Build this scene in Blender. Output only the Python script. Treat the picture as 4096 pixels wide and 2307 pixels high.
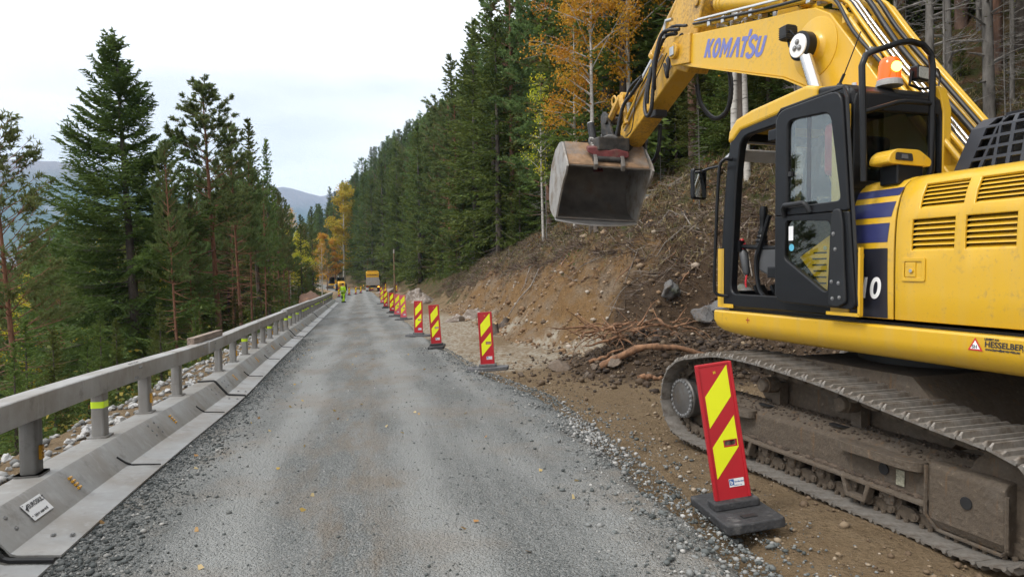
import bpy, math, random
import numpy as np
from mathutils import Vector, Matrix, Quaternion
scene = bpy.context.scene
for o in list(bpy.data.objects): bpy.data.objects.remove(o)
COL = scene.collection
R = math.radians
rnd = random.Random(7)

# ---------------------------------------------------------------- camera
cam_d = bpy.data.cameras.new('camera'); cam = bpy.data.objects.new('camera', cam_d); COL.objects.link(cam)
cam_d.sensor_width = 36.0; cam_d.lens = 36.0 * 2730 / 4096
cam_d.clip_start = 0.05; cam_d.clip_end = 20000
CAM_H, PITCH, ROLL = 1.78, math.atan(39 / 2730), 0.02
_fw = Vector((0, math.cos(PITCH), -math.sin(PITCH))); _up = Vector((0, math.sin(PITCH), math.cos(PITCH))); _rt = Vector((1, 0, 0))
_c, _s = math.cos(ROLL), math.sin(ROLL)
_r = _rt * _c - _up * _s; _u = _rt * _s + _up * _c
cam.matrix_world = Matrix(((_r.x, _u.x, -_fw.x, 0), (_r.y, _u.y, -_fw.y, 0), (_r.z, _u.z, -_fw.z, CAM_H), (0, 0, 0, 1)))
scene.camera = cam

# ---------------------------------------------------------------- overcast sky
SUN_EL, SUN_AZ = R(52), R(-118)      # azimuth from +Y, clockwise
world = bpy.data.worlds.new('World'); scene.world = world; world.use_nodes = True
wt = world.node_tree; wt.nodes.clear()
wo = wt.nodes.new('ShaderNodeOutputWorld'); bg = wt.nodes.new('ShaderNodeBackground')
sky = wt.nodes.new('ShaderNodeTexSky'); sky.sky_type = 'NISHITA'; sky.sun_disc = False
sky.sun_elevation = SUN_EL; sky.sun_rotation = SUN_AZ; sky.dust_density = 4; sky.air_density = 1.5
tc = wt.nodes.new('ShaderNodeTexCoord'); mp = wt.nodes.new('ShaderNodeMapping'); mp.inputs['Scale'].default_value = (1.2, 1.2, 5.0)
wn = wt.nodes.new('ShaderNodeTexNoise'); wn.inputs['Scale'].default_value = 1.6; wn.inputs['Detail'].default_value = 4; wn.inputs['Roughness'].default_value = .5
wr = wt.nodes.new('ShaderNodeValToRGB')
wr.color_ramp.elements[0].position = .36; wr.color_ramp.elements[0].color = (.80, .815, .835, 1)
wr.color_ramp.elements[1].position = .60; wr.color_ramp.elements[1].color = (1.12, 1.12, 1.12, 1)
wm = wt.nodes.new('ShaderNodeVectorMath'); wm.operation = 'SCALE'; wm.inputs['Scale'].default_value = 9.3
mx = wt.nodes.new('ShaderNodeMix'); mx.data_type = 'RGBA'; mx.inputs['Factor'].default_value = .93
wt.links.new(tc.outputs['Generated'], mp.inputs['Vector']); wt.links.new(mp.outputs[0], wn.inputs['Vector'])
wt.links.new(wn.outputs['Fac'], wr.inputs['Fac']); wt.links.new(wr.outputs['Color'], wm.inputs[0])
# an overcast sky brightens evenly from the horizon to the zenith
sx = wt.nodes.new('ShaderNodeSeparateXYZ'); wt.links.new(tc.outputs['Generated'], sx.inputs[0])
zc = wt.nodes.new('ShaderNodeMath'); zc.operation = 'MAXIMUM'; wt.links.new(sx.outputs['Z'], zc.inputs[0]); zc.inputs[1].default_value = 0
zg = wt.nodes.new('ShaderNodeMath'); zg.operation = 'MULTIPLY_ADD'; wt.links.new(zc.outputs[0], zg.inputs[0]); zg.inputs[1].default_value = 7.2; zg.inputs[2].default_value = 6.0; wt.links.new(zg.outputs[0], wm.inputs['Scale'])
wt.links.new(sky.outputs[0], mx.inputs['A']); wt.links.new(wm.outputs[0], mx.inputs['B'])
wt.links.new(mx.outputs['Result'], bg.inputs['Color']); bg.inputs['Strength'].default_value = .12
wt.links.new(bg.outputs[0], wo.inputs['Surface'])

sun_d = bpy.data.lights.new('sun', 'SUN'); sun_d.energy = 1.3; sun_d.angle = R(14); sun_d.color = (1, .96, .9)
sun = bpy.data.objects.new('sun', sun_d); COL.objects.link(sun)
_sd = Vector((math.sin(SUN_AZ) * math.cos(SUN_EL), math.cos(SUN_AZ) * math.cos(SUN_EL), math.sin(SUN_EL)))
sun.rotation_euler = (-_sd).to_track_quat('-Z', 'Y').to_euler()
vs = scene.view_settings; vs.view_transform = 'Standard'; vs.look = 'None'; vs.exposure = 0.55; vs.gamma = 1; vs.use_curve_mapping = False
scene.cycles.volume_bounces = 0; scene.cycles.max_bounces = 5; scene.cycles.diffuse_bounces = 2; scene.cycles.glossy_bounces = 2; scene.cycles.transmission_bounces = 3; scene.cycles.transparent_max_bounces = 8
# ---------------------------------------------------------------- helpers
def tag(o, label=None, cat=None, group=None, kind=None):
    if label: o['label'] = label
    if cat: o['category'] = cat
    if group: o['group'] = group
    if kind: o['kind'] = kind
    return o
def empty(name, loc=(0, 0, 0), rz=0, mw=None):
    o = bpy.data.objects.new(name, None); COL.objects.link(o); o.empty_display_size = .2
    if mw is not None: o.matrix_world = mw
    else: o.location = loc; o.rotation_euler = (0, 0, rz)
    return o
def copy_tree(o, parent=None):
    c = o.copy(); COL.objects.link(c); c.parent = parent
    for ch in o.children: copy_tree(ch, c)
    return c
def frames(pts):
    P = [Vector(p) for p in pts]; n = len(P); T = []
    for i in range(n):
        a = P[max(i - 1, 0)]; b = P[min(i + 1, n - 1)]; t = b - a
        T.append(t.normalized() if t.length > 1e-9 else Vector((0, 0, 1)))
    ref = Vector((0, 0, 1)) if abs(T[0].z) < .9 else Vector((1, 0, 0))
    N = (ref - T[0] * ref.dot(T[0])).normalized(); out = []
    for i in range(n):
        N = N - T[i] * N.dot(T[i]); N = N.normalized() if N.length > 1e-6 else T[i].orthogonal().normalized()
        out.append((P[i], T[i], N, T[i].cross(N)))
    return out
def spline(pts, k=6):
    P = [Vector(p) for p in pts]; Q = [P[0] * 2 - P[1]] + P + [P[-1] * 2 - P[-2]]; out = []
    for i in range(1, len(Q) - 2):
        a, b, c, d = Q[i - 1:i + 3]
        for j in range(k):
            t = j / k
            out.append(.5 * ((2 * b) + (c - a) * t + (2 * a - 5 * b + 4 * c - d) * t * t + (3 * b - a - 3 * c + d) * t ** 3))
    out.append(P[-1]); return out
def rpoly(pts, r, n=4):
    """round the corners of a closed polygon; n+1 points a corner"""
    out = []; m = len(pts)
    for i in range(m):
        p = Vector(pts[i]); a = Vector(pts[i - 1]) - p; b = Vector(pts[(i + 1) % m]) - p
        rr = r[i] if isinstance(r, (list, tuple)) else r
        k = min(rr, a.length * .45, b.length * .45); A = p + a.normalized() * k; B = p + b.normalized() * k
        for j in range(n + 1):
            t = j / n; out.append(tuple((A * (1 - t) ** 2 + p * 2 * t * (1 - t) + B * t * t)))
    return out
class MB:
    def __init__(s): s.v = []; s.f = []; s.m = []
    def add(s, vs, fs, mi=0):
        k = len(s.v); s.v += [tuple(v) for v in vs]; s.f += [tuple(i + k for i in f) for f in fs]; s.m += [mi] * len(fs); return s
    def box(s, x0, x1, y0, y1, z0, z1, M=None, mi=0):
        vs = [Vector((x, y, z)) for x in (x0, x1) for y in (y0, y1) for z in (z0, z1)]
        if M is not None: vs = [M @ v for v in vs]
        return s.add(vs, [(0, 1, 3, 2), (4, 6, 7, 5), (0, 4, 5, 1), (2, 3, 7, 6), (0, 2, 6, 4), (1, 5, 7, 3)], mi)
    def prism(s, poly, a, b, ax='y', M=None, mi=0):
        def P(p, t):
            v = {'y': (p[0], t, p[1]), 'x': (t, p[0], p[1]), 'z': (p[0], p[1], t)}[ax]; return M @ Vector(v) if M is not None else v
        n = len(poly); vs = [P(p, a) for p in poly] + [P(p, b) for p in poly]
        fs = [tuple(range(n))[::-1], tuple(range(n, 2 * n))] + [(i, (i + 1) % n, n + (i + 1) % n, n + i) for i in range(n)]
        return s.add(vs, fs, mi)
    def ring(s, outer, inner, a, b, ax='y', M=None):
        """a plate with one hole; outer and inner have the same count"""
        def P(p, t):
            v = {'y': (p[0], t, p[1]), 'x': (t, p[0], p[1]), 'z': (p[0], p[1], t)}[ax]; return M @ Vector(v) if M is not None else v
        n = len(outer); vs = [P(p, a) for p in outer] + [P(p, a) for p in inner] + [P(p, b) for p in outer] + [P(p, b) for p in inner]; fs = []
        for i in range(n):
            j = (i + 1) % n
            fs += [(i, j, n + j, n + i), (2 * n + j, 2 * n + i, 3 * n + i, 3 * n + j), (j, i, 2 * n + i, 2 * n + j), (n + i, n + j, 3 * n + j, 3 * n + i)]
        return s.add(vs, fs)
    def tube(s, pts, r, n=8, caps=True, mi=0):
        F = frames(pts); m = len(F); vs = []; fs = []
        for i, (p, t, N, B) in enumerate(F):
            rr = r[i] if isinstance(r, (list, tuple)) else r
            for j in range(n):
                a = 2 * math.pi * j / n; vs.append(p + N * (math.cos(a) * rr) + B * (math.sin(a) * rr))
        for i in range(m - 1):
            for j in range(n):
                k = (j + 1) % n; fs.append((i * n + j, i * n + k, (i + 1) * n + k, (i + 1) * n + j))
        if caps: fs += [tuple(range(n))[::-1], tuple(range((m - 1) * n, m * n))]
        return s.add(vs, fs, mi)
    def cyl(s, p0, p1, r0, r1=None, n=16, mi=0): return s.tube([p0, p1], [r0, r0 if r1 is None else r1], n, True, mi)
    def lathe(s, o, ax, prof, n=20):
        """prof: (along, radius)"""
        o = Vector(o); ax = Vector(ax).normalized(); N = ax.orthogonal().normalized(); B = ax.cross(N); vs = []; fs = []; m = len(prof)
        for (h, r) in prof:
            for j in range(n):
                a = 2 * math.pi * j / n; vs.append(o + ax * h + (N * math.cos(a) + B * math.sin(a)) * max(r, 1e-4))
        for i in range(m - 1):
            for j in range(n):
                k = (j + 1) % n; fs.append((i * n + j, i * n + k, (i + 1) * n + k, (i + 1) * n + j))
        fs += [tuple(range(n))[::-1], tuple(range((m - 1) * n, m * n))]
        return s.add(vs, fs)
    def build(s, name, mat, parent=None, smooth=0, bevel=0, seg=2):
        me = bpy.data.meshes.new(name); me.from_pydata(s.v, [], s.f)
        for m_ in (mat if isinstance(mat, (list, tuple)) else [mat]): me.materials.append(m_)
        if any(s.m): me.polygons.foreach_set('material_index', s.m)
        if smooth:
            me.polygons.foreach_set('use_smooth', [True] * len(me.polygons)); me.set_sharp_from_angle(angle=R(smooth))
        me.validate(); me.update()
        o = bpy.data.objects.new(name, me); COL.objects.link(o); o.parent = parent
        if bevel:
            b = o.modifiers.new('bevel', 'BEVEL'); b.width = bevel; b.segments = seg; b.limit_method = 'ANGLE'; b.angle_limit = R(35); b.harden_normals = False
        return o
def from_np(name, V, F, mat, parent=None, smooth=False, attrs=None):
    """V (n,3); F (m,k) with k 3 or 4"""
    me = bpy.data.meshes.new(name); V = np.asarray(V, np.float32); F = np.asarray(F, np.int32); m, k = F.shape
    me.vertices.add(len(V)); me.vertices.foreach_set('co', V.ravel())
    me.loops.add(m * k); me.loops.foreach_set('vertex_index', F.ravel())
    me.polygons.add(m); me.polygons.foreach_set('loop_start', np.arange(0, m * k, k, dtype=np.int32))
    if smooth: me.polygons.foreach_set('use_smooth', np.ones(m, bool))
    for nm, A in (attrs or {}).items():
        at = me.color_attributes.new(nm, 'FLOAT_COLOR', 'POINT'); at.data.foreach_set('color', np.asarray(A, np.float32).ravel())
    me.update(calc_edges=True); me.validate()
    if mat: me.materials.append(mat)
    o = bpy.data.objects.new(name, me); COL.objects.link(o); o.parent = parent; return o
# value noise
_perm = np.random.RandomState(3).rand(256, 256)
def vnoise(x, y):
    x = np.asarray(x, float); y = np.asarray(y, float); xi = np.floor(x).astype(int); yi = np.floor(y).astype(int); fx = x - xi; fy = y - yi
    fx = fx * fx * (3 - 2 * fx); fy = fy * fy * (3 - 2 * fy); g = lambda a, b: _perm[a % 256, b % 256]
    return (g(xi, yi) * (1 - fx) + g(xi + 1, yi) * fx) * (1 - fy) + (g(xi, yi + 1) * (1 - fx) + g(xi + 1, yi + 1) * fx) * fy - .5
def fbm(x, y, o=4, g=.5):
    s = 0; a = 1.
    for i in range(o): s = s + a * vnoise(x * 2 ** i + 17.3 * i, y * 2 ** i + 5.1 * i); a *= g
    return s
def sst(a, b, x): t = np.clip((np.asarray(x, float) - a) / (b - a), 0, 1); return t * t * (3 - 2 * t)

# ---------------------------------------------------------------- materials
class NT:
    def __init__(s, name):
        s.m = bpy.data.materials.new(name); s.m.use_nodes = True; s.t = s.m.node_tree; s.b = s.t.nodes['Principled BSDF']; s.o = s.t.nodes['Material Output']
    def n(s, ty, ins=None, **kw):
        q = s.t.nodes.new(ty)
        for k, v in kw.items(): setattr(q, k, v)
        for k, v in (ins or {}).items():
            if isinstance(v, bpy.types.NodeSocket): s.t.links.new(v, q.inputs[k])
            else: q.inputs[k].default_value = v
        return q
    def l(s, a, b): s.t.links.new(a, b)
    def noise(s, vec, scale, detail=4, rough=.55, w=None): return s.n('ShaderNodeTexNoise', {'Vector': vec, 'Scale': scale, 'Detail': detail, 'Roughness': rough}).outputs['Fac']
    def ramp(s, f, stops):
        q = s.n('ShaderNodeValToRGB', {'Fac': f}); e = q.color_ramp.elements
        while len(e) < len(stops): e.new(.5)
        for k, (p, c) in zip(e, stops): k.position = p; k.color = (c if hasattr(c, '__len__') else (c, c, c)) + ((1,) if not hasattr(c, '__len__') or len(c) == 3 else ())
        return q.outputs['Color']
    def mix(s, f, a, b, mode='MIX'):
        q = s.n('ShaderNodeMix', data_type='RGBA', blend_type=mode)
        for k, v in (('Factor', f), ('A', a), ('B', b)):
            if isinstance(v, bpy.types.NodeSocket): s.t.links.new(v, q.inputs[k])
            else: q.inputs[k].default_value = v if k == 'Factor' else tuple(v) + ((1,) if len(v) == 3 else ())
        return q.outputs['Result']
    def math(s, op, a, b=0., clamp=False):
        q = s.n('ShaderNodeMath', operation=op); q.use_clamp = clamp
        for i, v in enumerate((a, b)):
            if isinstance(v, bpy.types.NodeSocket): s.t.links.new(v, q.inputs[i])
            else: q.inputs[i].default_value = v
        return q.outputs[0]
    def bump(s, h, strength=.3, dist=.02, normal=None):
        q = s.n('ShaderNodeBump', {'Height': h, 'Strength': strength, 'Distance': dist})
        if normal is not None: s.l(normal, q.inputs['Normal'])
        return q.outputs['Normal']
    def coord(s, k='Object'): return s.n('ShaderNodeTexCoord').outputs[k]
    def pos(s): return s.n('ShaderNodeNewGeometry').outputs['Position']
def M(name, col, rough=.55, metal=0., var=.12, scale=6., bump=0., bscale=40., dirt=None, damt=.45, dscale=3., spec=.5, coat=0.):
    k = NT(name); b = k.b; c = k.coord(); b.inputs['Roughness'].default_value = rough; b.inputs['Metallic'].default_value = metal
    b.inputs['Specular IOR Level'].default_value = spec; b.inputs['Coat Weight'].default_value = coat
    f = k.noise(c, scale, 5)
    lo = tuple(max(0, x * (1 - var)) for x in col); hi = tuple(min(1, x * (1 + var)) for x in col)
    out = k.ramp(f, [(.3, lo), (.7, hi)])
    if dirt:
        g = k.noise(c, dscale, 6, .65); gm = k.ramp(g, [(damt, 0.), (damt + .22, 1.)]); out = k.mix(gm, out, dirt)
        rr = k.ramp(g, [(damt, rough), (damt + .22, min(1, rough + .35))]); k.l(rr, b.inputs['Roughness'])
    k.l(out, b.inputs['Base Color'])
    if bump: k.l(k.bump(k.noise(c, bscale, 4), bump, .01), b.inputs['Normal'])
    return k.m
def M_foliage(name, cols, rough=.7, trans=.25, scale=.7, vary=.35, huev=.05):
    """leaf material: colour drifts through the crown and from tree to tree"""
    k = NT(name); b = k.b; oi = k.n('ShaderNodeObjectInfo'); c = k.coord()
    sh = k.n('ShaderNodeVectorMath', {0: c, 1: oi.outputs['Location']}, operation='ADD').outputs[0]
    n1 = k.noise(sh, scale, 3); n2 = k.noise(sh, scale * 9, 2)
    f = k.math('ADD', k.math('MULTIPLY', n1, .65), k.math('MULTIPLY', n2, .35))
    st = [(.3 + .4 * i / (len(cols) - 1), q) for i, q in enumerate(cols)]
    col = k.ramp(f, st)
    hv = k.n('ShaderNodeHueSaturation', {'Color': col}); 
    k.l(k.math('ADD', k.math('MULTIPLY', oi.outputs['Random'], vary * 2), 1 - vary), hv.inputs['Value'])
    k.l(k.math('ADD', k.math('MULTIPLY', oi.outputs['Random'], huev), .5 - huev * .6), hv.inputs['Hue'])
    col = hv.outputs['Color']
    k.l(col, b.inputs['Base Color']); b.inputs['Roughness'].default_value = rough; b.inputs['Specular IOR Level'].default_value = .25
    tr = k.n('ShaderNodeBsdfTranslucent', {'Color': col}); ms = k.n('ShaderNodeMixShader', {'Fac': trans, 1: b.outputs[0], 2: tr.outputs[0]})
    k.l(ms.outputs[0], k.o.inputs['Surface']); return k.m
def M_glass(name, tint=(.75, .82, .82), refl=1.0):
    k = NT(name); lw = k.n('ShaderNodeLayerWeight', {'Blend': .5}); fr = k.math('ADD', k.math('MULTIPLY', k.math('POWER', lw.outputs['Facing'], 5.), .96), .042); tr = k.n('ShaderNodeBsdfTransparent', {'Color': tint + (1,)}); gl = k.n('ShaderNodeBsdfGlossy', {'Roughness': .01})
    f = k.math('MULTIPLY', fr, refl * 1.6, True)
    ms = k.n('ShaderNodeMixShader', {'Fac': f, 1: tr.outputs[0], 2: gl.outputs[0]}); k.l(ms.outputs[0], k.o.inputs['Surface']); return k.m
def M_emit(name, col, s):
    k = NT(name); k.b.inputs['Base Color'].default_value = col + (1,); k.b.inputs['Emission Color'].default_value = col + (1,); k.b.inputs['Emission Strength'].default_value = s; return k.m
# flat lettering, built as thin real letters
def text_mesh(txt, size, bold=0., shear=0., xs=1., align='LEFT'):
    cu = bpy.data.curves.new('t', 'FONT'); cu.body = txt; cu.size = size; cu.offset = bold; cu.shear = shear; cu.align_x = align; cu.extrude = 0
    ob = bpy.data.objects.new('t', cu); COL.objects.link(ob); dg = bpy.context.evaluated_depsgraph_get(); me = bpy.data.meshes.new_from_object(ob.evaluated_get(dg))
    bpy.data.objects.remove(ob); bpy.data.curves.remove(cu)
    V = [(v.co.x * xs, v.co.y) for v in me.vertices]; F = [tuple(p.vertices) for p in me.polygons]; bpy.data.meshes.remove(me); return V, F
def decal(name, VF, mat, parent, fn):
    """VF flat letters -> mesh through fn(x, y) -> local point"""
    m = MB(); m.add([fn(*p) for p in VF[0]], VF[1]); return m.build(name, mat, parent)
def rock_np(seed, n=1):
    """unit irregular stone, 42 verts / 80 tris"""
    import bmesh
    bm = bmesh.new(); bmesh.ops.create_icosphere(bm, subdivisions=n, radius=1); r = random.Random(seed)
    cuts = [(Vector((r.gauss(0, 1), r.gauss(0, 1), r.gauss(0, 1))).normalized(), r.uniform(.5, .85) if n < 3 else r.uniform(.30, .72)) for _ in range(9)]
    for v in bm.verts:
        for nrm, d in cuts:
            e = v.co.dot(nrm) - d
            if e > 0: v.co -= nrm * e
        v.co *= 1 + r.uniform(-.05, .05)
        if n > 2: v.co *= 1 + .34 * float(fbm(v.co.x * 2.3 + v.co.z * 1.1 + seed, v.co.y * 2.3 - v.co.z * 1.7, 5, .62))
    V = np.array([v.co for v in bm.verts]); F = np.array([[v.index for v in f.verts] for f in bm.faces]); bm.free(); return V, F
# ---------------------------------------------------------------- the lie of the land: u runs along the road, v across it (right positive)
TH = math.atan(.222); CT, ST = math.cos(TH), math.sin(TH)
def bend(u): u = np.asarray(u, float); return -np.clip(u - 110, 0, 90) ** 2 / 900 - .2 * np.clip(u - 200, 0, 1e4)
def W2(u, v): return (v * CT - u * ST, v * ST + u * CT)
def UV(X, Y): return (-X * ST + Y * CT, X * CT + Y * ST)
_U = [-20, 8, 13, 17, 22, 40, 62, 500]
def toe(u): return np.interp(u, _U, [8.6, 8.6, 8.0, 5.6, 4.9, 5.4, 5.2, 5.2])
def redge(u): return np.interp(u, [-20, 4, 6, 10, 13, 18, 30, 500], [2.5, 2.55, 2.75, 2.95, 2.5, 2.3, 2.2, 2.2])
def ground_h(u, ve, detail=True):
    u = np.asarray(u, float); ve = np.asarray(ve, float)
    s = ve - toe(u)
    cut = np.interp(u, [-20, 10, 14, 22, 45, 60, 90, 500], [.75, .75, .95, 1.2, .95, .7, .6, .6])
    sl2 = np.interp(u, [-20, 90, 150, 500], [.60, .60, .98, .98])
    se = s - .55 * (1 - np.exp(-np.maximum(s, 0) / .55)); prof = np.where(s < 2.6, cut * se * 2.6 / 2.055, cut * 2.6 + (s - 2.6) * sl2 + .22 * sst(2.6, 2.75, s) * sst(12, 16, u) * sst(60, 45, u))
    prof = np.where(s > 40, cut * 2.6 + 37.4 * sl2 + (s - 40) * .45, prof)
    prof = np.where(s > 0, prof, 0) * sst(620, 330, u) - 44 * sst(380, 640, u) * (s > 0)
    bench = np.interp(u, [-20, 8.5, 13.5, 40, 70, 100, 500], [-.03, -.03, -.27, -.22, -.1, -.05, -.05])
    z = np.where(s > -.4, bench + np.where(s > -.4, np.maximum(prof, 0), 0), bench)
    # left side falls to the valley
    sl = -(ve + 4.1)
    left = np.where(sl < 0, 0, np.where(sl < 12, -.62 * sl, np.where(sl < 160, -7.44 - (sl - 12) * .24, -42.96)))
    z = np.where(ve < -2.4, left - .16, z)
    inroad = (ve > -2.4) & (ve < redge(u)); z = np.where(inroad, -.12, z)
    dip = -.12 * sst(5, 13, u) * sst(1., -2., ve); z = z + dip
    # dark soil heap with roots beside the excavator
    hp = .78 * np.exp(-((u - 13.8) / 1.7) ** 2 - ((ve - 6.0) / 1.15) ** 2) + .55 * np.exp(-((u - 13.4) / 1.6) ** 2 - ((ve - 8.2) / 1.5) ** 2)
    z = z + hp
    z = z + np.where(u > 170, .022 * (u - 170), 0) + 50 * np.exp(-((u - 372) / 55) ** 2 - ((ve + 215) / 60) ** 2)
    if detail:
        X, Y = W2(u, ve); a = sst(-.3, 1.6, s)
        z = z + a * (.60 * fbm(X * .5, Y * .5, 4) + .42 * fbm(X * 2.0 + 9, Y * 2.0, 5, .62)) + a * sst(6, 30, s) * 2.2 * fbm(X * .06, Y * .06, 3)
        rill = np.abs(vnoise(u * 2.3 + .6 * s, s * .45)); z = z - a * (1 - sst(1.8, 3.2, s)) * .30 * (1 - sst(0, .25, rill))
        z = z + np.where((s < .3) & (ve > 2.2), .05 * fbm(X * 1.7, Y * 1.7, 3) + .03 * fbm(X * 7, Y * 7, 2), 0)
        lf = sst(-3.9, -5.5, ve); z = z + lf * (.5 * fbm(X * .4, Y * .4, 4)) + lf * sst(-30, -120, ve) * 4 * fbm(X * .02, Y * .02, 3)
    return z
def gz(X, Y):
    u, v = UV(X, Y); return float(ground_h(u, v - bend(u)))
def P_uv(u, ve, dz=0.):
    v = ve + float(bend(u)); X, Y = W2(u, v); return Vector((X, Y, float(ground_h(u, ve)) + dz))
def at_px(x, Y, sc=1.590062):
    """world X of an image column (on the 2576 wide view) at depth Y, near the horizon"""
    return (x - 1288) / 1717 * Y
def grade(z0, step, g, z1):
    o = [z0]; 
    while o[-1] < z1: o.append(o[-1] + step); step *= g
    return o
# ground sheet
us = np.array([-14, -10, -7, -5] + grade(-3.6, .14, 1.012, 60)[0:] ); us = us[us < 60]
us = np.concatenate([us, np.array(grade(60, 1.3, 1.05, 900))])
vsx = np.concatenate([-np.array(grade(42, 6, 1.25, 1300))[::-1], np.linspace(-40, -12, 26), np.linspace(-11.5, -2.2, 40), np.linspace(-1.8, 1.8, 5), np.linspace(2.0, 13.5, 104), np.array(grade(13.8, .35, 1.075, 300))])
UU, VV = np.meshgrid(us, vsx, indexing='ij')
ZZ = ground_h(UU, VV); XX, YY = W2(UU, VV + bend(UU))
nu, nv = UU.shape; idx = np.arange(nu * nv).reshape(nu, nv)
GF = np.stack([idx[:-1, :-1], idx[1:, :-1], idx[1:, 1:], idx[:-1, 1:]], -1).reshape(-1, 4)[:, ::-1]
SS = VV - toe(UU)
n1 = fbm(XX * .35, YY * .35, 4); n2 = fbm(XX * .9 + 40, YY * .9, 4)
sand = sst(-.5, .2, SS) * sst(3.4, 2.5, SS + n2 * 1.4) * sst(16.0, 18.2, UU + n1 * 3) * sst(48, 36, UU + n1 * 6)
veg = np.maximum(np.maximum(sst(2.2, 3.6, SS + n2 * 1.6), .9 * sst(.3, 1.6, SS + n2 * 1.6) * sst(38, 48, UU)), sst(-4.4, -5.4, VV)) * np.where(UU < 14, sst(3.0, 4.6, SS + n2), 1)
soil = np.clip(np.exp(-((UU - 13.6) / 2.6) ** 2 - ((VV - 7.0) / 2.4) ** 2) * 1.8, 0, 1) + sst(-.3, .6, SS) * sst(4.5, 2.0, SS + n2 * 2.5) * sst(19.5, 16.5, UU + n1 * 4) * np.clip(.62 + n2 * 1.1, 0, 1)
silt = sst(14.0, 16.0, UU) * sst(48, 30, UU) * sst(1.1, -.3, SS + n2 * 1.4) * (VV > 0) * np.clip(.85 + n1 * 1.2, 0, 1)
zone = np.stack([sand, veg, np.clip(soil, 0, 1), silt], -1).reshape(-1, 4)

k = NT('ground_mix'); b = k.b; p = k.pos(); at = k.n('ShaderNodeAttribute', attribute_name='zone'); sp = k.n('ShaderNodeSeparateColor', {'Color': at.outputs['Color']})
nA = k.noise(p, .9, 6, .6); nB = k.noise(p, 5, 6, .65); nC = k.noise(p, 28, 5, .7); nD = k.noise(p, 2.3, 5, .6)
pst = k.n('ShaderNodeMapping', {'Vector': p, 'Scale': (9, 3, 1.2)}).outputs[0]; nS = k.noise(pst, 1.0, 5, .6)
dirt = k.mix(nB, (.19, .125, .065), (.33, .245, .15)); dirt = k.mix(k.ramp(nC, [(.50, 0.), (.72, .8)]), dirt, (.12, .08, .045))
siltc = k.mix(nB, (.36, .31, .235), (.50, .45, .37)); siltc = k.mix(k.ramp(nS, [(.45, 0.), (.62, .8)]), siltc, (.24, .155, .08))
sandc = k.mix(nS, (.185, .092, .030), (.345, .225, .108)); sandc = k.mix(k.ramp(nA, [(.47, 0.), (.64, .7)]), sandc, (.27, .22, .165)); sandc = k.mix(k.ramp(nC, [(.50, 0.), (.66, .8)]), sandc, (.10, .058, .027)); sandc = k.mix(k.ramp(nD, [(.56, 0.), (.68, .6)]), sandc, (.12, .072, .035))
soilc = k.mix(nB, (.045, .029, .018), (.135, .09, .055)); soilc = k.mix(k.ramp(nC, [(.55, 0.), (.75, .6)]), soilc, (.16, .11, .07))
litter = k.mix(nC, (.055, .033, .02), (.20, .125, .07)); litter = k.mix(k.ramp(nD, [(.42, 0.), (.62, .9)]), litter, k.mix(nC, (.03, .045, .012), (.10, .115, .035)))
litter = k.mix(k.ramp(nA, [(.54, 0.), (.68, .6)]), litter, (.20, .14, .075))
def zmask(s, lo=.25, hi=.6): return k.ramp(k.math('ADD', s, k.math('MULTIPLY', k.math('SUBTRACT', nB, .5), .7)), [(lo, 0.), (hi, 1.)])
col = k.mix(zmask(sp.outputs[0]), dirt, sandc); col = k.mix(zmask(at.outputs['Alpha'], .18, .55), col, siltc); col = k.mix(zmask(sp.outputs[1]), col, litter); col = k.mix(zmask(sp.outputs[2]), col, soilc)
k.l(col, b.inputs['Base Color']); b.inputs['Roughness'].default_value = .95; b.inputs['Specular IOR Level'].default_value = .2
k.l(k.bump(k.math('ADD', nC, k.math('MULTIPLY', nB, 1.5)), 1.0, .10), b.inputs['Normal']); MAT_GROUND = k.m
g = from_np('ground', np.stack([XX, YY, ZZ], -1).reshape(-1, 3), GF, MAT_GROUND, smooth=True, attrs={'zone': zone}); tag(g, kind='structure')

# ---------------------------------------------------------------- the gravel road, a sheet of its own with a crumbling right edge
def road_z(u, ve):
    X, Y = W2(np.asarray(u, float), np.asarray(ve, float))
    z = -.12 * sst(5, 13, u) * sst(1., -2., ve) + np.where(np.asarray(u) > 170, .022 * (np.asarray(u) - 170), 0)
    z = z + .022 * fbm(X * .5, Y * .35, 3) * sst(2.5, 6, np.asarray(u)) + .008 * fbm(X * 3, Y * 1.2, 3)
    lv = np.asarray(ve)
    for c in (-.75, .95): z = z - .018 * np.exp(-((lv - c) / .28) ** 2)
    return z
ru = np.concatenate([np.array(grade(-8, .12, 1.010, 45)), np.array(grade(46, 1.0, 1.04, 420))]); rv = np.linspace(0, 1, 64)
RU, RT = np.meshgrid(ru, rv, indexing='ij')
edge = redge(RU) + .30 * fbm(RU * .9, RU * 0 + 3.3, 4, .6) * sst(300, 20, RU)
RV = -3.3 + RT * (edge + 3.3); RZ = road_z(RU, RV) + .01
drop = sst(.93, 1.0, RT); RZ = RZ - drop * .34 + .035 * fbm(RU * 6, RV * 6, 3, .7) * sst(.8, .9, RT) - np.where(RV < -2.75, (-2.75 - RV) * .5, 0)
RX, RY = W2(RU, RV + bend(RU)); n_u, n_v = RU.shape; ix = np.arange(n_u * n_v).reshape(n_u, n_v)
RF = np.stack([ix[:-1, :-1], ix[1:, :-1], ix[1:, 1:], ix[:-1, 1:]], -1).reshape(-1, 4)[:, ::-1]
k = NT('gravel_road'); b = k.b; p = k.pos(); rotp = k.n('ShaderNodeMapping', {'Vector': p, 'Rotation': (0, 0, -TH)}).outputs[0]
trk = k.n('ShaderNodeMapping', {'Vector': rotp, 'Scale': (1.6, .22, 1)}).outputs[0]
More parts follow.
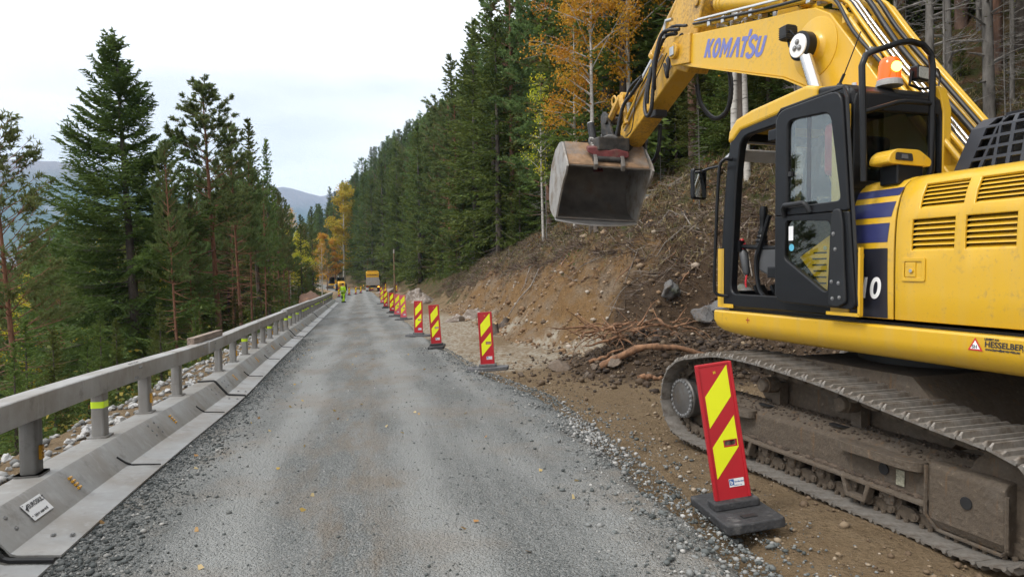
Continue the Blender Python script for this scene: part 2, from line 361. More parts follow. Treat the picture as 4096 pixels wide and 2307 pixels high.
nT = k.noise(trk, 1.0, 5, .6); nB = k.noise(p, 7, 6, .65); nG = k.noise(p, 90, 3, .6); nP = k.noise(p, .45, 4, .55)
vo = k.n('ShaderNodeTexVoronoi', {'Vector': p, 'Scale': 42.}); vo2 = k.n('ShaderNodeTexVoronoi', {'Vector': p, 'Scale': 95.})
base = k.mix(nB, (.098, .106, .103), (.205, .213, .205))
stone = k.ramp(k.n('ShaderNodeSeparateColor', {'Color': vo2.outputs['Color']}).outputs[0], [(.0, (.06, .066, .065)), (.5, (.16, .168, .164)), (.86, (.245, .247, .238)), (1., (.40, .385, .365))])
vx = k.n('ShaderNodeSeparateXYZ', {'Vector': rotp}).outputs['X']; wobx = k.math('ADD', vx, k.math('MULTIPLY', k.math('SUBTRACT', k.noise(rotp, .25, 2), .5), .9))
def lane(c, w): return k.math('SUBTRACT', 1., k.math('MINIMUM', k.math('ABSOLUTE', k.math('DIVIDE', k.math('SUBTRACT', wobx, c), w)), 1.))
lanes = k.math('ADD', k.math('ADD', lane(-.95, .42), lane(.62, .42)), k.math('MULTIPLY', lane(1.75, .35), .6)); fin = k.ramp(k.math('ADD', k.math('MULTIPLY', lanes, .32), nT), [(.44, .0), (.74, 1.)])
col = k.mix(k.math('MULTIPLY', fin, .85), k.mix(.62, base, stone), k.mix(nG, (.265, .271, .262), (.335, .338, .327)))
col = k.mix(k.ramp(k.noise(rotp, .62, 5, .6), [(.50, 0.), (.66, .42)]), col, k.mix(nB, (.17, .125, .085), (.30, .245, .185)))
smear = k.noise(k.n('ShaderNodeMapping', {'Vector': rotp, 'Scale': (1.1, .5, 1), 'Rotation': (0, 0, .5)}).outputs[0], 1.3, 6, .7); col = k.mix(k.ramp(smear, [(.58, 0.), (.68, .5)]), col, (.20, .15, .10))
cen = k.math('MULTIPLY', lane(-.15, .75), k.ramp(k.noise(k.n('ShaderNodeMapping', {'Vector': rotp, 'Scale': (2.2, .5, 1), 'Rotation': (0, 0, -.35)}).outputs[0], 1.1, 6, .7), [(.46, 0.), (.60, 1.)])); col = k.mix(k.math('MULTIPLY', cen, .62), col, k.mix(nB, (.14, .105, .07), (.26, .20, .14)))
k.l(col, b.inputs['Base Color']); b.inputs['Roughness'].default_value = .8; b.inputs['Specular IOR Level'].default_value = .35
k.l(k.ramp(nP, [(.4, .62), (.6, .9)]), b.inputs['Roughness'])
hgt = k.math('ADD', k.math('MULTIPLY', vo.outputs['Distance'], -.9), k.math('ADD', k.math('MULTIPLY', vo2.outputs['Distance'], -.6), nB))
k.l(k.bump(hgt, 1.0, .03), b.inputs['Normal']); MAT_ROAD = k.m
g = from_np('gravel_road', np.stack([RX, RY, RZ], -1).reshape(-1, 3), RF, MAT_ROAD, smooth=True); tag(g, kind='structure')

# ---------------------------------------------------------------- far mountains
def mountain(name, pts, d0, d1, seed, base=-44):
    """pts: skyline (image column on the 2576 view, metres above eye level at depth d1)"""
    xs = np.linspace(pts[0][0], pts[-1][0], 120); t = np.linspace(0, 1, 40)
    sk = np.interp(xs, [q[0] for q in pts], [q[1] for q in pts]); A, T = np.meshgrid(xs, t, indexing='ij')
    D = d0 + (d1 - d0) * T; X = (A - 1288) / 1717 * D; H = sk[:, None] * (T ** .85)
    Z = base + (H - base) * np.clip(T * 1.02, 0, 1) ** .9 + (fbm(X * .004 + seed, D * .004, 5) * 60 + np.abs(fbm(X * .012, D * .012 + seed, 4)) * 45) * sst(.02, .2, T) * (1 - .75 * sst(.85, 1, T))
    X2 = X.copy(); n, m = A.shape; X = np.concatenate([X, X2[:, -1:]], 1); D = np.concatenate([D, D[:, -1:] + 300], 1); Z = np.concatenate([Z, Z[:, -1:] - 260], 1)
    n, m = X.shape; q = np.arange(n * m).reshape(n, m); F = np.stack([q[:-1, :-1], q[1:, :-1], q[1:, 1:], q[:-1, 1:]], -1).reshape(-1, 4)
    o = from_np(name, np.stack([X, D, Z], -1).reshape(-1, 3), F, MAT_MTN, smooth=True); return tag(o, kind='structure')
k = NT('mountain_forest'); p = k.pos(); a = k.noise(p, .006, 6, .6); c = k.noise(p, .05, 5, .65); sg = k.n('ShaderNodeSeparateXYZ', {'Vector': k.n('ShaderNodeNewGeometry').outputs['Normal']})
pz = k.n('ShaderNodeSeparateXYZ', {'Vector': p}).outputs['Z']
fc = k.mix(c, (.018, .035, .014), (.06, .085, .03)); low = k.ramp(k.math('MULTIPLY', k.math('ADD', pz, 60), .004), [(.15, 1.), (.95, 0.)])
fc = k.mix(k.math('MULTIPLY', k.ramp(c, [(.54, 0.), (.66, 1.)]), low), fc, (.30, .20, .04)); fc = k.mix(k.ramp(a, [(.56, 0.), (.64, .85)]), fc, k.mix(c, (.10, .10, .10), (.24, .23, .22)))
top = k.ramp(k.math('MULTIPLY', pz, .001), [(.36, 0.), (.48, 1.)]); fc = k.mix(top, fc, k.mix(c, (.14, .115, .10), (.27, .22, .20)))
k.l(fc, k.b.inputs['Base Color']); k.b.inputs['Roughness'].default_value = 1; k.l(k.bump(c, .9, 12), k.b.inputs['Normal']); MAT_MTN = k.m
mountain('mountain_near_valley', [(-120, 500), (0, 520), (100, 515), (180, 500), (240, 488), (330, 455), (470, 360), (600, 260), (760, 150), (900, 80)], 1300, 2750, 3.)
mountain('mountain_far_ridge', [(430, 300), (560, 470), (660, 560), (720, 560), (780, 525), (815, 500), (850, 530), (1000, 620), (1200, 640)], 2600, 4000, 11.)
# ---------------------------------------------------------------- steel road barrier on the left, bolted sections with posts and a top rail
def galv(name, c=(.35, .35, .345), rough=.55, dirt=(.25, .225, .195)):
    k = NT(name); b = k.b; p = k.pos(); a = k.noise(p, 1.3, 5, .6); c2 = k.noise(p, 9, 5, .65)
    st = k.noise(k.n('ShaderNodeMapping', {'Vector': p, 'Scale': (5, 5, .5)}).outputs[0], 2, 4)
    o = k.mix(c2, tuple(x * .82 for x in c), tuple(x * 1.12 for x in c)); o = k.mix(k.ramp(a, [(.40, 0.), (.64, .85)]), o, dirt); o = k.mix(k.ramp(k.noise(p, 3.5, 6, .7), [(.56, 0.), (.70, .6)]), o, tuple(x * .55 for x in dirt)); o = k.mix(k.ramp(st, [(.55, 0.), (.72, .35)]), o, (.46, .46, .46))
    k.l(o, b.inputs['Base Color']); b.inputs['Metallic'].default_value = .35; b.inputs['Roughness'].default_value = rough; k.l(k.bump(c2, .08, .01), b.inputs['Normal']); return k.m
G_BASE = galv('galvanised_steel'); G_RAIL = galv('galvanised_rail', (.39, .385, .375), .5); G_POST = galv('grey_post_steel', (.27, .265, .255), .45, (.2, .185, .17))
M_BOLT = M('bolt_steel', (.25, .25, .25), .45, .6); M_RUB = M('black_rubber', (.015, .015, .016), .6)
M_LIME = M('lime_reflective_tape', (.62, .85, .02), .4, 0, .04); M_AMB = M('amber_reflector', (.55, .28, .02), .3, 0, .3, 90)
M_WHITE = M('white_plate', (.72, .72, .72), .5, 0, .05); M_BLK = M('black_print', (.03, .03, .035), .5)
def bz(u): return float(-.12 * sst(5, 13, u))
def BP(u, w, z):          # barrier space: along, back from the flange edge, up
    X, Y = W2(u, -1.95 - w - .04 * math.exp(-((u - 12) / 3.) ** 2) * -1); return Vector((X, Y, z + bz(u)))
PROF = [(0, .035), (.255, .060), (.29, .074), (.315, .105), (.465, .285), (.485, .30), (.74, .30), (.755, .285), (.86, .10), (1.1, .05), (1.1, .04), (.85, .09), (.745, .275), (.49, .285), (.325, .10), (.295, .058), (.255, .046), (0, .02)]
def sweep(prof, us_, name, mat, par, bevel=0, dz=0., jit=0.):
    m = MB(); n = len(prof); V = []; 
    for u in us_:
        for (w, z) in prof: V.append(BP(u, w, z + dz))
    F = [tuple(range(n)), tuple(range((len(us_) - 1) * n, len(us_) * n))[::-1]]
    for i in range(len(us_) - 1):
        for j in range(n): k2 = (j + 1) % n; F.append((i * n + j, (i + 1) * n + j, (i + 1) * n + k2, i * n + k2))
    m.add(V, F); return m.build(name, mat, par, smooth=28)
RAILP = rpoly([(.545, .755), (.745, .755), (.745, .955), (.545, .955)], .022, 3)
bolt_me = None
def bolt_at(P, N, par, r=.014, name='bolt'):
    global bolt_me
    if bolt_me is None:
        o = MB().lathe((0, 0, 0), (0, 0, 1), [(0, 1.5), (.25, 1.5), (.25, 1.0), (.75, .95), (.95, .6)], 8).build('bolt', M_BOLT); bolt_me = o.data; bpy.data.objects.remove(o)
    o = bpy.data.objects.new(name, bolt_me); COL.objects.link(o); o.parent = par; o.location = P; o.scale = (r, r, r); o.rotation_mode = 'QUATERNION'; o.rotation_quaternion = Vector(N).to_track_quat('Z', 'Y'); return o
Nw = Vector((CT, ST, .35)).normalized(); Nup = Vector((0, 0, 1)); Nside = Vector((CT, ST, 0))
POST0, DPOST = 6.14, 1.472
secs = [(-1.5, 4.82, 'steel barrier section cut off by the lower left corner of the picture'), (4.98, 12.0, 'nearest full steel barrier section carrying a white maker plate'),
        (12.12, 24.5, 'steel barrier section just beyond the timber beam, with three lime bands'), (24.64, 37.2, 'steel barrier section in the middle distance past the second rail step'),
        (37.35, 50.1, 'steel barrier section before the last one, far down the road'), (50.25, 65.5, 'farthest steel barrier section, ending beside the worker in yellow')]
step = {0: .02, 1: 0., 2: .0, 3: .035, 4: .01, 5: .03}
post_proto = None
for i, (u0, u1, lab) in enumerate(secs):
    root = empty('barrier_section', W2(u0, -1.95) + (0,)); bpy.context.view_layer.update(); inv = root.matrix_world.inverted()
    tag(root, lab, 'barrier', 'bolted steel barrier sections along the left road edge')
    # everything is built in world space, then hung under the section
    nn = max(3, int((u1 - u0) / .6)); uu = list(np.linspace(u0, u1, nn))
    dzs = step[i]
    bp = sweep(PROF, uu, 'base_profile', G_BASE, None); parts = [bp]
    parts.append(sweep(RAILP, uu, 'top_rail', G_RAIL, None, dz=dzs))
    # rubber gasket in the joint
    m = MB(); pts = [BP(u1 + .06, w, z + .004) for (w, z) in PROF[:7]]; m.tube(pts, .02, 6); parts.append(m.build('joint_gasket', M_RUB, None))
    mid = (u0 + u1) / 2
    spl = [(u0 + .35, 4), (u1 - .35, 4)] + ([(mid, 6)] if u1 < 30 else [])
    for (su, q) in spl:
        if su > 30: continue
        for a in (-.11, .11):
            for t in ([.2, .5, .8] if q == 6 else [.3, .72]):
                w = .315 + .15 * t; z = .105 + .18 * t; parts.append(bolt_at(BP(su + a, w, z), Nw, None, .013))
        for a in (-.13, -.05, .05, .13):
            parts.append(bolt_at(BP(su + a, .60, .955 + dzs), Nup, None, .012)); parts.append(bolt_at(BP(su + a * .8, .545, .80 + (.1 if a > 0 else 0) + dzs), Nside, None, .012))
        if q == 4:
            for w in (.06, .18): parts.append(bolt_at(BP(su, w, .045 + w * .08), Nup, None, .013))
    # slots in the flange
    for su in np.arange(u0 + 2.3, u1, 3.1):
        if su < 34:
            m = MB(); m.tube([BP(su - .10, .365, .17), BP(su - .05, .31, .105), BP(su, .27, .068), BP(su + .03, .18, .058), BP(su + .05, .02, .044)], [.011, .011, .010, .008, .006], 6); parts.append(m.build('joint_seal', M_RUB, None))
    k0 = math.ceil((u0 - POST0 + .1) / DPOST); 
    for kk in range(k0, int((u1 - POST0 - .1) / DPOST) + 1):
        pu = POST0 + kk * DPOST
        m = MB(); X, Y = W2(pu, -1.95 - .645); zb = bz(pu) + .30
        pol = rpoly([(-.06, -.075), (.06, -.075), (.06, .075), (-.06, .075)], .025, 3)
        Mx = Matrix.Translation((X, Y, zb)) @ Matrix.Rotation(TH, 4, 'Z')
        m.prism(pol, 0.003, .455 + dzs, 'z', Mx); m.prism(rpoly([(-.095, -.11), (.095, -.11), (.095, .11), (-.095, .11)], .03, 3), 0, .018, 'z', Mx)
        po = m.build('post', G_POST, None, smooth=40)
        subs = []
        if kk % 3 == 1 or (pu > 25 and kk % 2 == 0):
            m = MB(); pol2 = [(a * 1.03, b_ * 1.03) for a, b_ in pol]; m.prism(pol2, .30, .365, 'z', Mx); subs.append(m.build('reflective_band', M_LIME, None))
        if pu < 22 and kk % 2 == 0:
            m = MB(); m.box(.061, .078, -.02, .02, .12, .235, Mx)
            for q in range(4): m.box(.078, .084, -.02, .02, .125 + q * .028, .145 + q * .028, Mx)
            subs.append(m.build('amber_reflector', M_AMB, None))
        for s_ in subs: s_.parent = po; 
        parts.append(po)
    for su in np.arange(u0 + 1.25, min(u1, 30), 2.94):     # reflectors clipped on the base wall
        m = MB(); t0 = .55
        for q in range(4):
            t = .25 + q * .15; m.tube([BP(su - .022, .315 + .15 * t - .012, .105 + .18 * t), BP(su + .022, .315 + .15 * t - .012, .105 + .18 * t)], .013, 6)
        parts.append(m.build('amber_reflector', M_AMB, None))
    if i == 1:
        def pl(x, y, off=.012): t = y; return BP(5.42 + x, .315 + .15 * t - off, .105 + .18 * t + off * .4)
        m = MB(); m.add([pl(0, .18), pl(.30, .18), pl(.30, .80), pl(0, .80)], [(0, 1, 2, 3)]); plate = m.build('maker_plate', M_WHITE, None); parts.append(plate)
        for txt, sz, x, y in (('EUROSKILT', .05, .055, .58), ('Utleie materiell', .032, .04, .27)):
            VF = text_mesh(txt, sz, .0012, .1); d = decal('lettering', VF, M_BLK, None, lambda a, b_: pl(x + a, y + b_ * 4.2, .016)); d.parent = plate
        m = MB(); c = [pl(.035, .66, .016), pl(.06, .74, .016), pl(.05, .62, .016), pl(.025, .50, .016), pl(.01, .62, .016)]; m.add(c, [(0, 1, 2, 3, 4)]); m.build('star_mark', M_BLK, plate)
    for o in parts: o.parent = root; o.matrix_parent_inverse = inv
# timber beam on the rail
k = NT('weathered_timber'); c = k.coord(); w = k.noise(k.n('ShaderNodeMapping', {'Vector': c, 'Scale': (1, 14, 14)}).outputs[0], 2.5, 6, .6)
k.l(k.ramp(w, [(.3, (.13, .095, .075)), (.7, (.34, .27, .22))]), k.b.inputs['Base Color']); k.b.inputs['Roughness'].default_value = .9; k.l(k.bump(w, .4, .01), k.b.inputs['Normal']); M_TIMB = k.m
X, Y = W2(12.55, -2.60); t = MB().box(-.95, .95, -.055, .055, 0, .105).build('timber_beam', M_TIMB, None, bevel=.006); t.location = (X, Y, .957 + bz(12.5)); t.rotation_euler = (0, 0, math.pi / 2 + TH - .035)
tag(t, 'rough wooden beam lying on top of the barrier rail', 'timber')
# ---------------------------------------------------------------- red and yellow marker panels
M_RED = M('red_panel', (.42, .010, .018), .4, 0, .10, 3, dirt=(.30, .05, .04), damt=.6, dscale=6); M_FADE = M('faded_red_panel', (.62, .10, .13), .5, 0, .12, 3)
M_YEL = M('fluorescent_yellow', (.74, .78, .008), .4, 0, .03, 5, dirt=(.50, .50, .05), damt=.68, dscale=14); M_BASE = M('recycled_rubber_base', (.028, .028, .03), .75, 0, .4, 30, .5, 60, dirt=(.14, .135, .13), damt=.55, dscale=9)
M_BASEL = M('grey_rubber_base', (.10, .10, .105), .75, 0, .3, 20, .4, 60, dirt=(.2, .19, .18), damt=.5, dscale=8)
M_BLUE = M('sticker_blue', (.02, .10, .32), .5); M_GLYPH = M('yellow_print', (.7, .55, .02), .5)
PW, PH = .125, 1.0
def make_panel(mir=False, low=False, faded=False):
    """x across, z up, faces -y; two diagonal lime bands, a hand slot"""
    root = empty('marker_panel'); red = M_FADE if faded else M_RED
    slot = rpoly([(-.005, .385), (.085, .385), (.085, .425), (-.005, .425)], .019, 4)
    # board with the slot: four quads round a ring
    def ring_pts(rect): 
        n = len(slot); q = n // 4; x0, x1, z0, z1 = rect; c = [(x0, z0), (x1, z0), (x1, z1), (x0, z1)]; return [c[i // q] for i in range(n)]
    m = MB(); m.ring(ring_pts((-PW, PW, .30, .50)), slot, -.012, .012); m.box(-PW, PW, -.012, .012, 0, .30); m.box(-PW, PW, -.012, .012, .50, PH)
    board = m.build('board', red, root)
    m = MB(); [m.box(s * PW - .011, s * PW + .011, -.021, .021, 0, PH + .002) for s in (-1, 1)]; m.box(-PW, PW, -.016, .016, PH - .018, PH + .004); m.build('rim', red, root, bevel=.005)
    z0 = 0 if not low else -.02
    def band(zb):   # parallelogram rising to the right
        a, b_ = -.097, .097; h = .235; r_ = .215; return [(a, zb), (b_, zb + r_), (b_, zb + r_ + h), (a, zb + h)]
    for zb in (.155, .53):
        pl = band(zb)
        m = MB()
        if zb < .3:   # cut round the slot
            s0, s1, c0, c1 = -.012, .092, .378, .432
            def zlo(x): return zb + .215 * (x + .097) / .194
            def zhi(x): return zlo(x) + .235
            A = [(-.097, zlo(-.097)), (s0, zlo(s0)), (s0, min(zhi(s0), 9)), (-.097, zhi(-.097))]; B = [(s0, zlo(s0)), (s1, zlo(s1)), (s1, c0), (s0, c0)]; 
            C_ = [(s0, max(c1, 0)), (s1, c1), (s1, zhi(s1)), (s0, max(zhi(s0), c1))]; Dq = [(s1, zlo(s1)), (.097, zlo(.097)), (.097, zhi(.097)), (s1, zhi(s1))]
            for q in (A, B, C_, Dq):
                if mir: q = [(-x, z) for x, z in q][::-1]
                m.add([(x, -.0135, z) for x, z in q], [(0, 1, 2, 3)])
        else:
            if mir: pl = [(-x, z) for x, z in pl][::-1]
            m.add([(x, -.0135, z) for x, z in pl], [(0, 1, 2, 3)])
        m.build('lime_stripe', M_YEL, root)
    m = MB(); m.add([(-.015, -.0145, .085), (.098, -.0145, .085), (.098, -.0145, .145), (-.015, -.0145, .145)], [(0, 1, 2, 3)]); st = m.build('sticker', M_WHITE, root)
    m = MB(); m.add([(-.012, -.0152, .098), (.022, -.0152, .098), (.022, -.0152, .142), (-.012, -.0152, .142)], [(0, 1, 2, 3)]); m.build('blue_emblem', M_BLUE, st)
    for txt, sz, x, z in (('b', .04, -.006, .106), ):
        decal('emblem_letter', text_mesh(txt, sz, .001), M_WHITE, st, lambda a, b_: (x + a, -.016, z + b_))
    for txt, sz, x, z in (('Samferdsel', .0165, .026, .116), ('Tlf. 55 56 66 00', .009, .02, .092)):
        decal('lettering', text_mesh(txt, sz, .0004), M_BLUE, st, lambda a, b_: (x + a, -.0155, z + b_))
    decal('letter_mark', text_mesh('H', .026, .001), M_GLYPH, root, lambda a, b_: (-.012 + a, -.0145, .925 + b_))
    return root
def make_base(dark=True):
    m = MB(); m.prism(rpoly([(-.38, -.10), (.38, -.10), (.38, .10), (-.38, .10)], .05, 3), -.09, -.03, 'z'); return m
# rubber foot: long plate with raised block
def add_foot(root, M_, wide=True):
    m = MB()
    out = [(-.40, -.17), (-.10, -.20), (.13, -.20), (.40, -.14), (.40, .14), (.13, .20), (-.10, .20), (-.40, .17)] if wide else [(-.21, -.40), (.21, -.40), (.21, .40), (-.21, .40)]
    o_ = rpoly(out, .04, 3); m.prism(o_, -.125, -.055, 'z'); ft = m.build('foot', M_, root, bevel=.012)
    m = MB(); m.prism(rpoly([(-.17, -.09), (.17, -.09), (.17, .09), (-.17, .09)], .02, 3), -.055, .0, 'z'); m.build('socket', M_, ft, bevel=.01)
    m = MB(); a = -.34 if wide else -.05
    if wide: m.box(-.30, -.22, -.05, .05, -.0548, -.046)
    else: m.box(-.05, .05, -.30, -.24, -.0548, -.048)
    m.build('grip_recess', M_RUB, ft)
protoA = make_panel(); add_foot(protoA, M_BASE, False); protoB = make_panel(faded=True); add_foot(protoB, M_BASEL, True); protoC = make_panel(); add_foot(protoC, M_BASEL, True)
bpy.context.view_layer.update()
def px_ground(x, y):
    """image pixel of a marker's foot (4096 wide view) -> spot on the road plane"""
    return None
# (u, v, lean sideways, lean back, turn, proto, label); spots measured on the road
GRP = 'red and yellow marker panels standing along the roadworks'
near = [
 ((1.60, 5.02), R(-6.8), R(-3), R(4), 'A', 'tilted red and lime marker panel right in front of the excavator track'),
 ((-.50, 13.2), R(-2.4), 0, R(-3), 'C', 'scuffed marker panel standing alone at the edge of the levelled dirt'),
 ((-2.0, 17.8), R(-3.4), 0, R(2), 'A', 'marker panel on a black foot, third from the excavator'),
 ((-3.0, 21.7), R(.5), 0, R(-6), 'C', 'upright marker panel, fourth from the excavator'),
 ((-4.95, 31.0), R(-2.6), 0, R(4), 'B', 'bright marker panel overlapping the one left of it, fifth from the excavator'),
 ((-5.75, 34.0), R(1.5), 0, R(0), 'B', 'marker panel half hidden behind its right neighbour, sixth from the excavator'),
 ((-6.7, 38.0), R(-1.5), 0, R(-8), 'A', 'dull marker panel with high red top, seventh from the excavator'),
 ((-8.35, 45.0), R(.6), 0, R(3), 'A', 'marker panel, eighth from the excavator along the right road edge'),
 ((-10.1, 53.0), R(-1), 0, R(5), 'B', 'sun-faded pinkish marker panel, ninth from the excavator'),
 ((-13.2, 71.0), R(1), 0, R(-5), 'A', 'marker panel, tenth from the excavator along the right road edge'),
 ((-14.6, 76.0), 0, 0, R(2), 'A', 'marker panel, eleventh from the excavator along the right road edge')]
far = [((1492, 1161), .99, 'marker panel right of a trio behind the dump truck'), ((1486, 1162), 1, 'middle marker panel of a trio behind the dump truck'), ((1480, 1163), 1, 'left marker panel of a trio behind the dump truck'),
       ((1543, 1162), 1, 'lone far marker panel just right of the main row'), ((1587, 1167), 1, 'far marker panel on the ledge below the rocky bank'), ((1613, 1156), 1, 'rightmost far marker panel against the grassy bank'),
       ((1356, 1184), 1, 'marker panel directly beside the worker'), ((1370, 1181), 1, 'second marker panel from the worker'), ((1377, 1177), 1, 'third marker panel from the worker'),
       ((1397, 1175), 1, 'fourth marker panel from the worker'), ((1423, 1173), 1, 'fifth marker panel from the worker'), ((1443, 1171), 1, 'sixth marker panel from the worker'),
       ((1455, 1156), 1, 'distant marker panel nearest the dump truck'), ((1444, 1147.5), 1, 'distant marker panel, second left of the dump truck'), ((1431, 1147), 1, 'distant marker panel, third left of the dump truck'),
       ((1420, 1143.5), 1, 'distant marker panel, fourth left of the dump truck'), ((1403, 1141), 1, 'distant marker panel right of the yellow roller'), ((1383, 1135.5), 1, 'most distant marker panel, beside the roller cab')]
FH = [19.5, 20, 21, 20, 25.3, 20, 31.4, 30.5, 28, 28, 27, 25.3, 15.7, 13.5, 12.8, 12, 12.5, 10.5]
protos = {'A': protoA, 'B': protoB, 'C': protoC}; used = set()
def place_panel(P, rx, ry, rz, key, label):
    o = copy_tree(protos[key]); o.location = P; o.rotation_euler = (ry, rx, rz); tag(o, label, 'marker panel', GRP); return o
for (xy, lean, back, turn, key, lab) in near:
    X, Y = xy; u, v = UV(X, Y); z = float(road_z(u, v)) + .01; 
    o = place_panel((X, Y, z + .125), lean, back, turn, key, lab)
    for ch in o.children:
        if ch.name.startswith('foot'): pass
for (xy, s, lab), h in zip(far, FH):
    x, y = xy; d = 2730 / h; hz = 1114.5 - .02 * (x - 2048); X = (x - 2048 - .02 * (y - 1153)) / 2730 * d; z = CAM_H - (y - hz) / 2730 * d
    g0 = gz(X, d); zz = max(g0, float(road_z(*UV(X, d)))) if True else z
    place_panel((X, d, max(zz, z - .6) + .12), R(rnd.uniform(-2, 2)), 0, R(rnd.uniform(-15, 15)), 'A', lab)
for q in (protoA, protoB, protoC):
    def rm(o):
        for c in list(o.children): rm(c)
        bpy.data.objects.remove(o)
    rm(q)
# ---------------------------------------------------------------- tracked excavator; local x forward, y left, z up, z = 0 under the track plates
EA = Vector((-0.31179142, 0.94997547, 0.01824058)); EL = Vector((-0.95002176, -0.3120078, 0.01047824)); EN = Vector((0.01564527, -0.01406192, 0.99977872)); EO = Vector((2.69073, 4.34005, .01))
EX = empty('excavator', mw=Matrix(((EA.x, EL.x, EN.x, EO.x), (EA.y, EL.y, EN.y, EO.y), (EA.z, EL.z, EN.z, EO.z), (0, 0, 0, 1))))
tag(EX, 'large yellow tracked excavator with open cab door and raised wide bucket', 'excavator')
EXI = EX.matrix_world.inverted()
def L(P): return EXI @ Vector(P)
def paint(name, c, rough=.32, dirt=(.23, .17, .10), damt=.60):
    k = NT(name); b = k.b; p = k.coord(); a = k.noise(p, 1.2, 5, .6); s = k.noise(p, 22, 5, .7)
    o = k.mix(a, tuple(x * .94 for x in c), tuple(min(1, x * 1.05) for x in c)); dm = k.ramp(k.math('ADD', k.math('MULTIPLY', a, .5), k.math('MULTIPLY', s, .5)), [(damt - .05, 0.), (damt + .12, .8)])
    stk = k.noise(k.n('ShaderNodeMapping', {'Vector': p, 'Scale': (11, 11, .8)}).outputs[0], 1., 5, .6); o = k.mix(k.ramp(stk, [(.48, 0.), (.75, .30)]), o, (.52, .38, .15)); o = k.mix(k.ramp(k.noise(p, 70, 3, .6), [(.66, 0.), (.74, .5)]), o, dirt)
    o = k.mix(dm, o, dirt); k.l(o, b.inputs['Base Color']); k.l(k.ramp(s, [(.4, rough), (.7, rough + .15)]), b.inputs['Roughness']); b.inputs['Coat Weight'].default_value = .25; b.inputs['Coat Roughness'].default_value = .12
    k.l(k.bump(k.noise(p, 160, 2), .012, .004), b.inputs['Normal']); return k.m
YP = paint('yellow_machine_paint', (.66, .39, .018)); YW = paint('worn_yellow_paint', (.60, .33, .022), .42, (.09, .06, .04), .55)
BK = M('black_cab_paint', (.009, .0095, .011), .34, 0, .2, 5, spec=.28, dirt=(.035, .033, .03), damt=.64, dscale=4); DK = M('dark_plastic', (.018, .019, .021), .45, 0, .15, spec=.3)
GD = M('dark_grey_hood', (.030, .032, .040), .33, 0, .1, coat=.1); NAVY = M('navy_decal', (.035, .04, .13), .35); DBLK = M('black_decal', (.018, .019, .028), .35); WDEC = M('white_decal', (.85, .85, .85), .5)
CHR = M('chromed_rod', (.62, .60, .58), .16, .9, .05, 4); STL = M('bare_steel_clamp', (.55, .55, .54), .3, .9, .1); HOSE = M('black_hose', (.016, .016, .018), .45, 0, .2)
k = NT('muddy_track_steel'); p = k.coord(); a = k.noise(p, 3.2, 6, .65); s = k.noise(p, 26, 6, .7); vs_ = k.noise(k.n('ShaderNodeMapping', {'Vector': p, 'Scale': (16, 16, 2)}).outputs[0], 1, 5, .6)
o = k.mix(s, (.045, .034, .025), (.155, .12, .086)); o = k.mix(k.ramp(a, [(.5, 0.), (.66, .8)]), o, (.125, .105, .085)); o = k.mix(k.ramp(vs_, [(.58, 0.), (.72, .65)]), o, (.17, .085, .028)); o = k.mix(k.ramp(s, [(.62, 0.), (.72, .8)]), o, (.25, .20, .145))
k.l(o, k.b.inputs['Base Color']); k.b.inputs['Roughness'].default_value = .85; k.l(k.bump(k.math('ADD', s, k.math('MULTIPLY', a, .6)), .9, .02), k.b.inputs['Normal']); MUD = k.m
SHOE = M('worn_shoe_steel', (.26, .24, .215), .45, .4, .3, 7, .3, 40, dirt=(.10, .072, .048), damt=.48, dscale=5)
MUDC = M('caked_mud', (.075, .055, .04), .95, 0, .5, 18, .9, 30)
def E(m, name, mat, par=None, **kw): return m.build(name, mat, EX if par is None else par, **kw)
# --- track loop
loop = [(2.9, .0), (2.0, -.005), (1.0, -.005), (.2, 0), (-.25, .01), (-.50, .09), (-.655, .27), (-.64, .47), (-.50, .64), (-.28, .705), (.0, .735), (.5, .80), (1.0, .865), (1.5, .91), (1.93, .935), (2.4, .93), (2.8, .865), (3.07, .80), (3.29, .66), (3.39, .46), (3.385, .26), (3.26, .09), (3.10, .02)]
cl = [Vector((x, 0, z)) for x, z in loop]; Q = []
nL = len(cl)
for i in range(nL):
    a_, b_, c_, d_ = cl[i - 1], cl[i], cl[(i + 1) % nL], cl[(i + 2) % nL]
    for j in range(10):
        t = j / 10; Q.append(.5 * ((2 * b_) + (c_ - a_) * t + (2 * a_ - 5 * b_ + 4 * c_ - d_) * t * t + (3 * b_ - a_ - 3 * c_ + d_) * t ** 3))
seg = [(Q[(i + 1) % len(Q)] - Q[i]).length for i in range(len(Q))]; LEN = sum(seg); NS = round(LEN / .19); pitch = LEN / NS
def along(d):
    d %= LEN; i = 0
    while d > seg[i]: d -= seg[i]; i += 1
    return Q[i].lerp(Q[(i + 1) % len(Q)], d / seg[i])
m = MB(); hx = pitch / 2 * 1.02      # triple grouser shoe; local x along the run, y across, z outwards
prof = [(-hx, -.004), (hx, -.004), (hx, .012), (hx - .012, .046), (hx - .024, .046), (hx - .036, .010), (.014, .010), (.007, .038), (-.007, .038), (-.014, .010), (-hx + .036, .010), (-hx + .024, .046), (-hx + .010, .046), (-hx, .010)]
n_ = len(prof); ys = [(-.300, .72), (-.272, 1.), (.272, 1.), (.300, .72)]; V = []; F = []
for (y, sc) in ys:
    for (x, z) in prof: V.append((x * (.93 if sc < 1 else 1), y, z if z < .012 or sc == 1 else .012 + (z - .012) * .35))
for i in range(3):
    for j in range(n_): q_ = (j + 1) % n_; F.append((i * n_ + j, i * n_ + q_, (i + 1) * n_ + q_, (i + 1) * n_ + j))
F += [tuple(range(n_))[::-1], tuple(range(3 * n_, 4 * n_))]; m.add(V, F); shoe0 = E(m, 'track_shoe', SHOE)
m = MB()                              # chain link pair with pin boss and shoe bolts
